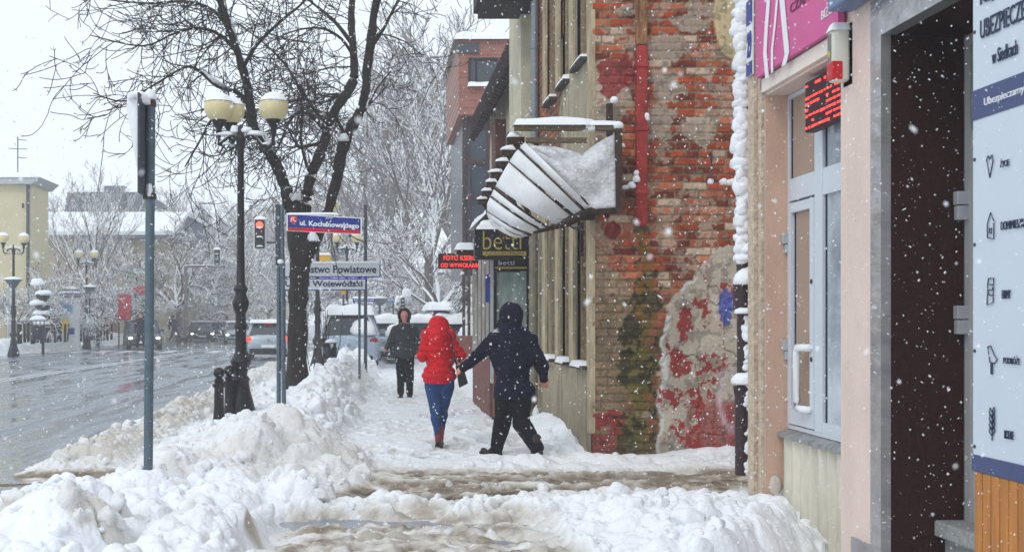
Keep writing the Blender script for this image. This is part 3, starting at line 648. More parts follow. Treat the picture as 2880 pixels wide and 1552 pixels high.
# ================================================================== CREAM HOUSE WITH THE BLACK SHOP, TILED EAVES
M_cream = mat('cream_render', lin(200, 192, 168), .9, var=.15, vs=3, bump=.2)
ch = thing('shop_house', (2.3, 18, 0), 'cream house with dark tiled eaves and a small shop beyond the brick house', 'house')
b = MB(); b.box(2.28, 9, 18.0, 19.6, 0, 7.4); b.box(2.78, 9, 19.6, 28, 0, 6.9); b.build('wall', M_cream, ch)
M_tile = mat('dark_roof_tiles', lin(52, 42, 44), .7, var=.5, vs=14, bump=1, bs=25, snow=1, snowth=(.55, .8))
b = MB(); b.prism([(2.30, 6.05), (2.42, 6.0), (2.85, 6.7), (3.6, 7.6), (3.4, 7.8), (2.6, 6.95), (2.34, 6.45)], 'y', 19.7, 28.3)
for k in range(28): b.prism([(2.27, 6.03), (2.42, 5.98), (2.87, 6.72), (3.38, 7.83), (2.57, 6.98), (2.30, 6.47)], 'y', 19.72 + k * .306, 19.72 + k * .306 + .09)
b.build('roof', M_tile, ch)
b = MB(); b.box(2.6, 2.79, 21.5, 22.4, 3.2, 5.9); b.box(2.55, 2.78, 24.5, 25.3, 3.2, 5.9); b.build('bay', mat('brown_red_boards', lin(96, 60, 52), .8, var=.3), ch)
for a in (19.9, 23.2, 26.2):
    m = MB(); m.box(2.745, 2.775, a, a + .9, 3.9, 5.5); m.build('window', M_glass, ch)
b = MB(); b.box(1.84, 2.28, 18.02, 21.6, 0, 3.3); b.build('shop_front', mat('dark_shop_front', lin(62, 52, 48), .7, var=.3), ch)
b = MB(); b.box(1.81, 1.842, 18.3, 21.5, 0, .95); b.build('plinth', mat('red_plinth', lin(118, 80, 72), .85, var=.3), ch)
for k, yk in enumerate((18.7, 19.4, 20.1, 20.8, 21.3)):
    m = MB(); m.box(1.80, 1.842, yk, yk + .1, .97, 3.1); m.build('pilaster', mat('pale_strip', lin(176, 172, 164), .6, var=.2), ch)
x0, x1 = P(1396, 0, 18).x, P(1480, 0, 18).x
m = MB(); m.box(x0, x1, 17.985, 18.02, P(0, 1000, 18).z, P(0, 765, 18).z); wn = m.build('shop_window', mat('shop_glass', lin(120, 140, 134), .08, var=.3, vs=3, c2=lin(168, 186, 180), stretch=(2, 2, .3)), ch)
m = MB(); zb, zt = P(0, 1005, 18).z, P(0, 732, 18).z
m.box(x0 - .05, x0, 17.95, 18.02, zb, zt); m.box(x1, x1 + .03, 17.95, 18.02, zb, zt); m.box(x0, x1, 17.95, 18.02, zt - .17, zt); m.box(x0, x1, 17.95, 18.02, zb - .03, zb)
m.build('window_frame', mat('black_frame', lin(30, 30, 34), .5, var=.2), wn)
m = MB(); m.box(x0 - .10, x0 - .055, 17.9, 17.98, zb - .4, zt); m.build('door_edge', mat('silver_edge', lin(180, 186, 192), .4, .5), ch)
m = MB(); m.box(1.84, 2.28, 17.99, 18.02, .05, P(0, 1005, 18).z - .035); m.build('plinth', mat('orange_brown_panel', lin(150, 84, 44), .6, var=.3, vs=8), ch)
m = MB(); m.box(x0 - .17, x0 - .115, 17.94, 17.985, P(0, 850, 18).z, P(0, 772, 18).z); m.build('opening_hours_plate', mat('sign_blue', lin(36, 56, 140)), ch)
b = MB(); b.cap(1.78, 2.3, 18.0, 21.6, 3.3, .16, 2); b.cap(2.3, 9, 18, 19.6, 7.4, .2, 4); b.build('snow', M_snow, ch, smooth=True)
# black projecting shop sign
M_sblack = mat('black_sign', lin(24, 25, 34), .4, var=.25); M_gold = mat('gold_letters', lin(176, 158, 82), .4, .2, var=.15)
q0, q1_ = P(1334, 730, 17.6), P(1501, 642, 17.6)
sg = thing('shop_sign', (q0.x, 17.6, q0.z), 'black projecting shop sign with thin gold lettering beyond the balcony', 'shop sign')
b = MB(); b.rbox(q0.x, q1_.x, 17.55, 17.75, q0.z, q1_.z, .01); b.build('sign_box', M_sblack, sg)
text('betti', 'lettering', M_gold, sg, P(1358, 702, 17.54), (1, 0, 0), (0, 0, 1), 108 * 17.6 / S, 52 * 17.6 / S, bold=-.012)
b = MB(); a, c = P(1358, 718, 17.54), P(1480, 707, 17.54); b.box(a.x, c.x, 17.538, 17.549, a.z, c.z); b.build('gold_bar', M_gold, sg)
text('COLLECTION', 'lettering', M_sblack, sg, P(1366, 716, 17.535), (1, 0, 0), (0, 0, 1), 106 * 17.6 / S, 7.5 * 17.6 / S, bold=.0)
b = MB(); b.cap(q0.x + .03, q1_.x - .25, 17.55, 17.75, q1_.z, .05, 1); b.cap(P(1352, 0, 17.6).x, P(1440, 0, 17.6).x, 17.7, 18.0, P(0, 633, 17.6).z, .09, 3); b.build('snow', M_snow, sg, smooth=True)
# smaller lettering over the shop window
sg = thing('shop_sign', (x0, 17.94, zt - .17), 'small black fascia with pale lettering right above the shop window', 'shop sign')
b = MB(); b.box(x0 - .02, x1 + .02, 17.925, 17.948, P(0, 758, 17.93).z, P(0, 731, 17.93).z); b.build('sign_panel', M_sblack, sg)
text('betti', 'lettering', M_white, sg, P(1402, 745, 17.92), (1, 0, 0), (0, 0, 1), 45 * 17.93 / S, 13 * 17.93 / S, bold=.0)
b = MB(); b.box(P(1393, 0, 17.92).x, P(1482, 0, 17.92).x, 17.918, 17.924, P(0, 756, 17.92).z, P(0, 750, 17.92).z); b.build('gold_bar', M_gold, sg)
# red running-letter display
M_led = mat('led_red', lin(240, 40, 40), .5, var=0, emit=(1, .05, .04), es=2.2)
q0, q1_ = P(1233, 756, 20.5), P(1380, 713, 20.5)
sg = thing('led_sign', (q0.x, 20.5, q0.z), 'small red running letter display beside the black shop sign', 'LED sign')
b = MB(); b.rbox(q0.x, q1_.x, 20.45, 20.6, q0.z, q1_.z, .01); b.build('display', mat('led_back', lin(48, 22, 30), .5, var=.2), sg)
text('FOTO KSERO', 'led_text', M_led, sg, P(1248, 732, 20.44), (1, 0, 0), (0, 0, 1), 92 * 20.5 / S, 13 * 20.5 / S, bold=-.01)
text('OD WYWOŁANIA DO', 'led_text', M_led, sg, P(1240, 752, 20.44), (1, 0, 0), (0, 0, 1), 134 * 20.5 / S, 12 * 20.5 / S, bold=-.01)
b = MB(); b.cap(P(1283, 0, 20.5).x, P(1338, 0, 20.5).x, 20.45, 20.8, P(0, 700, 20.5).z, .12, 3); b.build('snow', M_snow, sg, smooth=True)
b = MB(); b.box(P(1286, 0, 20.6).x, P(1340, 0, 20.6).x, 20.6, 20.75, P(0, 713, 20.5).z, P(0, 700, 20.5).z); b.build('bracket', mat('brown_red_boards', lin(96, 60, 52)), sg)

# ================================================================== BRICK BLOCK WITH DARK GLASS
tw = thing('brick_block', (2.44, 34, 0), 'modern brick block with an overhanging upper storey on dark glass', 'building')
M_brk = bpy.data.materials.new('facing_brick'); M_brk.use_nodes = True
t_ = M_brk.node_tree; bt = t_.nodes.new('ShaderNodeTexBrick'); tc = t_.nodes.new('ShaderNodeTexCoord'); mp = t_.nodes.new('ShaderNodeMapping'); mp.inputs['Rotation'].default_value = (R(90), 0, 0)
t_.links.new(tc.outputs['Object'], mp.inputs[0]); t_.links.new(mp.outputs[0], bt.inputs[0]); bt.inputs['Scale'].default_value = 2.2
bt.inputs['Color1'].default_value = lin(162, 104, 88) + (1,); bt.inputs['Color2'].default_value = lin(138, 86, 74) + (1,); bt.inputs['Mortar'].default_value = lin(150, 130, 120) + (1,); bt.inputs['Mortar Size'].default_value = .012
t_.links.new(bt.outputs[0], t_.nodes['Principled BSDF'].inputs['Base Color']); t_.nodes['Principled BSDF'].inputs['Roughness'].default_value = .85
a, c = P(1290, 322, 34), P(1500, 112, 34)
b = MB(); b.box(a.x, 9, 34, 40, a.z, c.z); b.box(P(1375, 0, 34).x, 9, 34.6, 40, 0, a.z); b.build('wall', M_brk, tw)
b = MB(); b.box(P(1305, 0, 34).x, P(1375, 0, 34).x, 34.4, 40, 2.9, a.z - .002); b.build('curtain_wall', mat('dark_glazing', lin(70, 78, 90), .15, var=.25, vs=1.2), tw)
b = MB()
for k in range(5): b.box(P(1303, 0, 34).x, P(1377, 0, 34).x, 34.33, 34.42, 3.1 + k * 1.05, 3.25 + k * 1.05)
for pxx in (1303, 1318, 1372): b.box(P(pxx, 0, 34).x, P(pxx + 8, 0, 34).x, 34.34, 34.43, 0, a.z - .002)
b.build('mullion', mat('brown_mullion', lin(70, 56, 58), .6, var=.2), tw)
b = MB(); b.box(P(1325, 0, 34).x, P(1400, 0, 34).x, 33.97, 34.02, P(0, 236, 34).z, P(0, 172, 34).z); wn = b.build('window', M_glass, tw)
b = MB(); e, f = P(1325, 236, 34), P(1400, 172, 34); b.box(e.x - .08, e.x, 33.93, 34.0, e.z, f.z); b.box(e.x - .08, f.x, 33.93, 34.0, f.z, f.z + .08); b.box(e.x + .12, e.x + .18, 33.94, 33.97, e.z, f.z); b.build('window_frame', mat('black_frame', lin(30, 30, 34)), wn)
b = MB(); b.cap(e.x - .1, f.x, 33.8, 34.0, e.z - .1, .12); b.cap(a.x - .1, 9, 33.9, 40, c.z, .25, 6); b.build('snow', M_snow, tw, smooth=True)
b = MB(); b.box(a.x - .05, a.x + .6, 33.93, 34.0, c.z - .42, c.z - .12); b.box(a.x + 1.7, a.x + 2.2, 33.93, 34.0, c.z - .5, c.z - .2); b.build('parapet_flashing', M_post, tw)
b = MB(); b.box(P(1290, 0, 33).x, 4, 33.6, 34.3, 0, 1.1); b.build('plinth', mat('red_plinth', lin(118, 80, 72)), tw)

# ================================================================== PINK SHOP BUILDING (right)
XW = 2.85
def YW(px_, X_=XW): return X_ * S / (px_ - CX)
pk = thing('pink_building', (XW, 8.6, 0), 'pale pink rendered corner building with a white shop door', 'building')
M_pink = mat('pink_render', lin(224, 203, 191), .85, var=.09, vs=2.5, bump=.25, bs=60, stretch=(1, 1, .5))
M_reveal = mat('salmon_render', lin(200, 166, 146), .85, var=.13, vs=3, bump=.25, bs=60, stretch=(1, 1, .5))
Yc, Y1, Y2, Y3, Y4, Y5 = 8.69, 8.37, 6.99, 6.56, 6.42, 5.40
b = MB(); b.box(XW + .003, 9, Y1 + .003, Yc, 0, 8); b.build('wall', M_pink, pk)
b = MB(); b.box(XW - .045, XW, 8.47, 8.60, 0, 8); b.box(XW - .02, XW, 8.375, 8.44, 0, 8); b.build('corner_strip', mat('rough_cream_plaster', lin(200, 182, 160), .9, var=.25, vs=16, bump=1, bs=30), pk, loc=None)
b = MB(); b.box(XW, 3.5, Y3, Y2, 0, 8); b.build('pier', mat('pink_render', lin(1, 1, 1)), pk)
b = MB(); b.box(XW + .004, 3.5, Y2, Y1, 3.26, 8); b.build('lintel', M_pink, pk)
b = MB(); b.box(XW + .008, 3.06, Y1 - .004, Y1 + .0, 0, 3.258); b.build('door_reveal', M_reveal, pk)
b = MB(); b.box(XW + .01, 3.04, Y2 + .02, Y1 - .006, 3.24, 3.258); b.build('soffit', M_pink, pk)
b = MB(); b.box(XW - .02, XW + .02, Y2 - .0, Y1 + .02, 3.262, 3.36); b.build('ledge', mat('cream_ledge', lin(232, 222, 210), .7, var=.05), pk)
# shop door unit, frame plane at X = 3.04
XD = 3.04; Ym0, Ym1 = 7.84, 7.70
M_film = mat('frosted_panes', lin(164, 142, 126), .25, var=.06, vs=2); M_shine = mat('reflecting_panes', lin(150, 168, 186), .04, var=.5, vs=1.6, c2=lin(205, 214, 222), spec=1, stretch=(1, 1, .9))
dr = MB(); dr.box(XD, XD + .06, Ym0, Y1 - .02, .84, 2.47); 
def frame(b, y0, y1, z0, z1, w_, x0_, x1_, wb=None):
    wb = wb or w_; b.box(x0_, x1_, y0, y0 + w_, z0, z1); b.box(x0_, x1_, y1 - w_, y1, z0, z1); b.box(x0_, x1_, y0 + w_, y1 - w_, z1 - w_, z1); b.box(x0_, x1_, y0 + w_, y1 - w_, z0, z0 + wb)
d_ = MB(); frame(d_, Ym0 + .005, Y1 - .03, .84, 2.44, .07, XD - .03, XD + .03, .11); door = d_.build('door', M_alu, pk)
m = MB(); m.box(XD + .0, XD + .02, Ym0 + .07, Y1 - .1, .94, 2.38); m.build('pane', M_film, door)
m = MB(); hy = Ym0 + .045; hy2 = Y1 - .32
m.tube([(XD - .03, hy, 1.40), (XD - .055, hy, 1.40), (XD - .07, hy + .05, 1.40), (XD - .07, hy2 - .02, 1.40), (XD - .07, hy2, 1.36), (XD - .07, hy2, 1.02), (XD - .07, hy2 - .02, .97), (XD - .07, hy + .05, .97), (XD - .055, hy, .97), (XD - .03, hy, .97)], .026, 12)
m.build('handle', M_white, door, smooth=True)
m = MB(); m.lathe((XD - .035, Ym0 + .04, 1.32), [(.018, 0), (.016, .02)], 10, 'x'); m.lathe((XD - .035, Ym0 + .04, 1.86), [(.018, 0), (.016, .02)], 10, 'x'); m.build('lock', M_black, door)
for zz in (2.15, 1.37, .28):
    m = MB(); m.rbox(XD - .07, XD - .01, Y1 - .045, Y1 - .005, zz - .0, zz + .075, .006); m.rbox(XD - .05, XD - .01, Y1 - .04, Y1 - .005, zz - .07, zz - .004, .006); m.build('hinge', mat('grey_hinge', lin(176, 180, 182), .4, .3), door)
fr = MB(); frame(fr, Y2 + .0, Y1 - .005, .80, 3.235, .03, XD - .02, XD + .05); fr.box(XD - .025, XD + .05, Ym1, Ym0, .83, 3.2); fr.box(XD - .02, XD + .05, Y2 + .03, Ym1, 2.44, 2.62); fr.box(XD - .02, XD + .05, Ym0, Y1 - .035, 2.46, 2.62)
fr.box(XD - .022, XD + .05, Y2 + .03, Ym1, .83, .90); fo = fr.build('window_frame', M_alu, pk)
m = MB(); m.box(XD + .0, XD + .02, Ym0, Y1 - .035, 2.62, 3.205); m.build('pane', M_film, fo)
m = MB(); m.box(XD + .0, XD + .02, Y2 + .03, Ym1, 2.62, 3.205); m.box(XD + .0, XD + .02, Y2 + .03, Ym1, .90, 2.44); m.build('pane', M_shine, fo)
m = MB()
for (ya, yb_, za, zb_) in ((Ym0, Y1 - .035, 2.62, 3.2), (Y2, Ym1, 2.62, 3.2), (Y2, Ym1, .9, 2.44)):
    m.box(XD - .004, XD + .0, yb_ - .022, yb_ - .001, za, zb_)
m.build('gasket', mat('navy_gasket', lin(24, 28, 56), .6), fo)
m = MB(); m.box(XD - .004, XD - .0, Y1 - .118, Y1 - .1, .95, 2.37); m.build('gasket', mat('navy_gasket', lin(24, 28, 56)), door)
# ribbed steel apron below, with its tin sill
n_ = 64; vs = []
for j in (0, 1):
    for i in range(n_ + 1):
        yv = Y2 + (Y1 - .03 - Y2) * i / n_; vs.append((XD - .055 + .018 * math.tanh(3 * math.sin(yv * 2 * math.pi / .16)), yv, (-.05, .765)[j]))
m = MB(); m.add(vs, [(i, i + 1, n_ + 2 + i, n_ + 1 + i) for i in range(n_)]); o = m.build('apron', mat('ribbed_cream_tin', lin(206, 200, 184), .6, .1, var=.25, vs=5, stretch=(1, 1, .25), bump=.1), pk, smooth=True, recalc=False)
m = MB(); m.prism([(XD - .1, .74), (XD - .1, .765), (XD - .01, .797), (XD - .01, .765)], 'y', Y2 + .003, Y1 - .01); m.build('sill', mat('old_tin_sill', lin(150, 152, 152), .5, .3, var=.35, vs=12, bump=.3), pk)
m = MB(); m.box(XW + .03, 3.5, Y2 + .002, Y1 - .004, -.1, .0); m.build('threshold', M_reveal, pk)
# steel strip, granite recess, steel lintel and plinth
M_steel = mat('dented_steel', lin(176, 174, 176), .3, .6, var=.25, vs=2.2, bump=.8, bs=4, stretch=(1, 1, 2.2))
b = MB(); b.box(XW - .006, XW + .05, Y4, Y3 - .003, .0, 3.42); b.build('steel_trim', M_steel, pk)
b = MB(); b.box(XW - .008, XW + .08, Y5, Y4 - .002, 3.2, 3.42); b.build('steel_trim', M_steel, pk)
b = MB(); b.box(XW - .014, XW + .01, Y4 - .03, Y2 - .18, 0, .30); b.build('plinth', M_steel, pk)
M_gran = mat('dark_granite', lin(50, 28, 26), .6, var=.35, vs=60, bump=.08, spec=.12)
b = MB()
for k, (za, zb_) in enumerate(((-.05, .37), (.374, 1.775), (1.779, 3.198))): b.box(XW + .052, 3.31, Y4 + .0, Y4 + .04, za, zb_)
b.box(XW + .052, 3.31, Y4 + .005, Y4 + .05, -.05, 3.19); b.build('granite_lining', M_gran, pk)
b = MB(); b.box(XW + .085, 3.6, Y5 - .6, Y4 - .004, 3.2, 3.24); b.build('soffit', M_gran, pk)
b = MB(); frame(b, 5.46, Y4 - .01, .35, 3.19, .06, 3.31, 3.36); b.box(3.32, 3.35, 5.52, 6.35, 2.55, 2.65); d2 = b.build('door', mat('grey_aluminium', lin(176, 178, 178), .4, .2, var=.06), pk)
m = MB(); m.box(3.33, 3.34, 5.52, 6.35, .41, 2.55); m.build('pane', mat('door_pane', lin(168, 176, 184), .15, var=.1), d2)
m = MB(); m.box(3.325, 3.335, 5.52, 6.35, 2.66, 3.1); m.build('pane', mat('green_pane', lin(40, 110, 46), .25, var=.2), d2)
for zz in (2.24, 1.6):
    m = MB(); m.rbox(3.245, 3.312, 6.36, 6.41, zz, zz + .075, .005); m.rbox(3.25, 3.312, 6.365, 6.41, zz - .085, zz - .005, .005); m.build('hinge', mat('grey_hinge', lin(176, 180, 182)), d2)
b = MB(); b.rbox(3.14, 3.4, 5.5, Y4 - .003, .38, .47, .012); b.rbox(3.2, 3.4, 5.5, Y4 - .003, 0, .378, .01); b.build('doorstep', mat('grey_stone', lin(150, 152, 150), .8, var=.25, vs=30, bump=.3), pk)
b = MB(); b.box(XW + .02, 3.6, 2.2, Y5 - .002, 0, 8); b.build('wall', M_pink, pk)
b = MB(); b.box(XW - .004, XW + .018, Y5 - .05, Y5 + .0, 0, 3.2); b.build('steel_trim', M_steel, pk)
b = MB(); b.box(3.5, 9, 2.2, Y1 + .0, 0, 8); b.build('core_wall', M_pink, pk)
b = MB(); b.box(XW + .02, 3.5, Y5, Y4, 3.43, 8); b.build('lintel', M_pink, pk)
b = MB(); b.box(XW + .002, 3.5, Y4 + .052, Y3 - .004, 0, 8); b.build('pier', M_pink, pk)
b = MB()
for k, (yv, zz, r) in enumerate([(8.4, .38, .05), (8.385, .3, .035), (8.37, .16, .055), (8.37, .08, .04)]): b.lump((XW + .08 + .02 * k, 8.36, zz), r, .012, r * 1.4, seed=k, flat=-1)
b.build('snow', mat('field_wet_snow', lin(206, 196, 186), .7, var=.05), pk, smooth=True)
# pink fascia with white stripes
fs_ = thing('shop_sign', (XW - .04, 8.41, 3.36), 'bright pink shop fascia with white curved stripes over the door', 'shop sign')
M_mag = mat('magenta_panel', lin(206, 88, 146), .45, var=.06, vs=3, bump=.04)
ya, yb_ = YW(2385), YW(2148)
b = MB(); b.box(XW - .06, XW - .022, ya, yb_, 3.37, 5.0); b.build('sign_panel', M_mag, fs_)
Xs = XW - .064
def wstripe(pts, w_):
    m = MB(); vs = []
    for (pxx, pyy) in pts:
        yv = YW(pxx, Xs); q = P(pxx, pyy, yv); w2 = w_ * yv / S
        for s_, dx in ((-1, 0), (1, 0)): vs.append((Xs, yv - s_ * w_ * .0032, q.z))
    fs = [(2 * i, 2 * i + 1, 2 * i + 3, 2 * i + 2) for i in range(len(pts) - 1)]; m.add(vs, fs); return m
for pts, w_ in (([(2168, -80), (2162, 0), (2155, 90), (2152, 150), (2158, 220)], 18), ([(2188, -80), (2186, 0), (2180, 70), (2172, 140), (2172, 205)], 10), ([(2196, -80), (2200, 0), (2207, 80), (2214, 150), (2205, 185)], 22)):
    o = wstripe(pts, w_ * .6).build('stripe', M_white, fs_, recalc=False); s_ = o.modifiers.new('s', 'SOLIDIFY'); s_.thickness = .003
def wtext(s, m, par, pxl, pyb, pxr, hpx, X_=Xs, bold=.0):
    """lettering on a wall facing the road; pyb is the baseline at the left end"""
    yl, yr = YW(pxl, X_), YW(pxr, X_); q = P(pxl, pyb, yl)
    return text(s, 'lettering', m, par, (X_, yl, q.z), (0, -1, 0), (0, 0, 1), yl - yr, hpx * yl / S, depth=.002, bold=bold)
wtext('CZAPKI-SZALIKI', mat('dark_plum', lin(110, 44, 84), .5), fs_, 2222, 40, 2372, 26)
wtext('BIŻUTERIA', M_white, fs_, 2310, 58, 2384, 34)
# blue box sign beside it
fs2 = thing('shop_sign', (XW - .2, 6.8, 3.42), 'grey blue box sign over the dark granite doorway', 'shop sign')
b = MB(); b.rbox(XW - .16, XW - .01, 3.6, 6.80, 3.43, 4.6, .012); b.build('sign_box', mat('grey_blue_panel', lin(104, 122, 156), .4, var=.08), fs2)
# near red LED board under the fascia
lb = thing('led_sign', (2.9, 7.4, 2.85), 'large red running letter board hanging in the shop doorway', 'LED sign')
b = MB(); b.rbox(2.905, 2.98, 7.07, 7.72, 2.86, 3.20, .008); b.build('display', mat('led_back', lin(48, 22, 30)), lb)
r_ = random.Random(5); m = MB()
for k, zz in enumerate((3.165, 3.085, 3.045, 3.005, 2.965, 2.925, 2.885)):
    yv = 7.70
    while yv > 7.1:
        l = r_.uniform(.015, .05)
        if r_.random() < (.85 if k in (0, 4, 6, 1) else .55): m.box(2.900, 2.9045, yv - l, yv, zz - .007 + r_.uniform(-.003, .003), zz + .007)
        yv -= l + r_.uniform(.006, .03)
m.build('led_text', M_led, lb)
m = MB()
for k in range(22): m.box(2.9015, 2.9045, 7.08, 7.71, 2.868 + k * .0149, 2.8705 + k * .0149)
m.build('louvre', mat('led_louvre', lin(96, 24, 32), .5), lb)
# alarm siren
al = thing('alarm_siren', (2.8, 6.9, 3.0), 'cream alarm siren box with a red lower lamp beside the pink fascia', 'alarm siren')
b = MB(); b.rbox(2.74, 2.85, 6.84, 6.93, 3.03, 3.36, .02); b.build('housing', mat('cream_plastic', lin(214, 212, 200), .4, var=.05), al, smooth=True, auto=50)
b = MB(); b.rbox(2.734, 2.80, 6.832, 6.925, 3.04, 3.15, .008); b.build('lamp', mat('red_lens', lin(196, 36, 44), .2, var=.1), al)
b = MB(); b.box(2.85, 2.87, 6.82, 6.95, 3.01, 3.38); b.build('back_plate', M_post, al)
b = MB(); b.box(2.7365, 2.7395, 6.86, 6.91, 3.15, 3.32); b.build('emblem', mat('grey_emblem', lin(120, 120, 116), .5), al); 
b = MB(); b.lathe((2.735, 6.885, 3.2), [(.02, 0), (.018, .002)], 12, 'x'); b.build('emblem', mat('yellow_emblem', lin(196, 176, 60), .5), al)
b = MB(); b.cap(2.74, 2.86, 6.84, 6.94, 3.355, .03); b.build('snow', M_snow, al, smooth=True)
# house number
hn = thing('house_number', (2.83, 8.45, 3.5), 'blue and white enamel house number plate beside the pink fascia', 'house number')
ya, yb_ = 8.45, 8.56
b = MB(); b.box(XW - .062, XW - .05, ya, yb_ + .02, 3.42, 3.98); b.build('plate', M_white, hn)
b = MB(); b.box(XW - .066, XW - .0625, ya, yb_ + .02, 3.42, 3.52); b.box(XW - .066, XW - .0625, ya, yb_ + .02, 3.8, 3.98); b.build('band', M_blue, hn)
text('29', 'lettering', M_blue, hn, (XW - .066, yb_, 3.55), (0, -1, 0), (0, 0, 1), .1, .2, .002, bold=.04)
# insurance board
XB = XW - .03
bo = thing('advertising_board', (XB, 5.4, .9), 'tall white insurance notice board with dark blue print at the right edge', 'notice board')
b = MB(); b.rbox(XB, XB + .028, 3.6, 5.385, .96, 4.4, .004); b.build('panel', mat('white_board', lin(206, 216, 226), .35, var=.02), bo)
M_navy = mat('slate_navy', lin(70, 82, 122), .45, var=.05); M_ink = mat('navy_ink', lin(44, 56, 84), .5)
b = MB(); b.box(XB - .004, XB + .024, 3.6, 5.386, .885, .962); b.box(XB - .004, XB - .001, 3.6, 5.384, 2.535, 2.675); b.build('band', M_navy, bo)
XT = XB - .006
wtext('Największy wybór', M_ink, bo, 2757, 22, 3000, 28, XT)
wtext('UBEZPIECZEŃ', M_ink, bo, 2757, 112, 2900, 72, XT, bold=.0)
wtext('w Siedlcach', M_ink, bo, 2790, 182, 2862, 40, XT)
wtext('Ubezpieczamy również', M_white, bo, 2768, 305, 2960, 30, XT)
for s_, pl_, pb_, pr_ in (('ŻYCIE', 2813, 472, 2838), ('DOM/MIESZKANIE', 2815, 648, 2905), ('FIRMY', 2818, 840, 2842), ('PODRÓŻE', 2822, 1022, 2868), ('ROLNE', 2825, 1232, 2850)):
    wtext(s_, M_ink, bo, pl_, pb_, pr_, 24, XT, bold=-.01)
def icon(pts, closed=True):
    m = MB(); q = [(XT, YW(a, XT), P(a, c, YW(a, XT)).z) for a, c in pts]
    if closed: q.append(q[0])
    m.tube(q, .0032, 4); return m
icon([(2775, 450), (2779, 438), (2784, 448), (2790, 436), (2793, 452), (2784, 500)]).build('icon', M_ink, bo)
icon([(2777, 668), (2777, 630), (2786, 598), (2795, 622), (2795, 672)]).build('icon', M_ink, bo); icon([(2783, 655), (2783, 642), (2788, 642), (2788, 656)]).build('icon', M_ink, bo)
icon([(2780, 783), (2795, 782), (2793, 850), (2776, 858), (2778, 800)]).build('icon', M_ink, bo); icon([(2782, 800), (2792, 800), (2792, 815), (2781, 815), (2781, 830), (2790, 830)], False).build('icon', M_ink, bo)
icon([(2778, 975), (2786, 972), (2797, 1000), (2805, 1010), (2797, 1022), (2784, 1018)]).build('icon', M_ink, bo); icon([(2787, 1020), (2787, 1052), (2791, 1052), (2791, 1020)], False).build('icon', M_ink, bo)
for k in range(4):
    icon([(2790, 1225 - k * 18), (2782, 1213 - k * 18), (2784, 1200 - k * 18), (2790, 1212 - k * 18), (2796, 1198 - k * 18), (2798, 1210 - k * 18)]).build('icon', M_ink, bo)
icon([(2790, 1238), (2792, 1155)], False).build('icon', M_ink, bo)
b = MB()
for zz in (1.0, 1.45, 1.95, 2.35, 2.95, 3.3): b.lathe((XB - .004, 5.365, zz), [(.009, 0), (.009, .004)], 8, 'x')
b.build('screw', M_post, bo)
cl_ = thing('wooden_cladding', (XB, 5.4, 0), 'orange brown vertical timber slats below the insurance board', 'cladding')
b = MB()
for k in range(24): b.rbox(XB - .002, XB + .02, 5.375 - (k + 1) * .0735, 5.375 - k * .0735 - .008, -.02, .883, .003)
b.build('slats', mat('varnished_slats', lin(186, 122, 58), .45, var=.3, vs=5, stretch=(1, 2, .25), bump=.2), cl_)
b = MB(); b.box(XB + .02, XB + .03, 3.6, 5.38, -.02, .883); b.build('backing', mat('dark_backing', lin(50, 32, 22), .8), cl_)

# snow-plastered drainpipe on the corner
dp = thing('drainpipe', (2.82, 8.8, 0), 'dark brown drainpipe plastered with snow at the pink corner', 'drainpipe')
xp, yp = (2086 - CX) * 8.8 / S, 8.8
M_brown = mat('brown_pipe', lin(58, 44, 46), .4, var=.2, vs=8)
def pz(y_): return P(0, y_, 8.8).z
b = MB(); b.tube([(xp + .012, yp, 8), (xp + .012, yp, pz(760))], .052, 14); b.tube([(xp, yp, pz(1335)), (xp, yp, pz(1120)), (xp, yp, pz(1085))], [.05, .052, .066], 14); b.tube([(xp + .02, yp + .02, pz(1095)), (xp + .02, yp + .02, pz(735))], .05, 14)
b.tube([(xp, yp, pz(870)), (xp, yp, pz(800))], .066, 14)
b.build('pipe', M_brown, dp, smooth=True, auto=50)
b = MB(); r_ = random.Random(3)
zz = 7.5; k = 0
while zz > pz(735):
    b.lump((xp - .004 + r_.uniform(-.016, .016), yp - .035 + r_.uniform(-.01, .015), zz), .048 + r_.uniform(0, .026), .05, r_.uniform(.03, .075), seed=k, n=12, m=9, amp=.38, flat=-.95); zz -= r_.uniform(.028, .06); k += 1
for (pyy, rx, rz) in ((728, .09, .06), (790, .105, .10), (878, .075, .04), (1072, .10, .075), (705, .08, .06)): b.lump((xp + .02, yp - .03, pz(pyy)), rx, .10, rz, seed=k, amp=.15); k += 1
for q in range(80):
    pyy = r_.uniform(890, 1340); b.lump((xp + r_.uniform(.02, .075), yp - .045 + r_.uniform(-.01, .02), pz(pyy)), r_.uniform(.012, .035), .02, r_.uniform(.015, .04), seed=q, n=8, m=6, flat=-1)
b.build('snow', M_snow, dp, smooth=True)

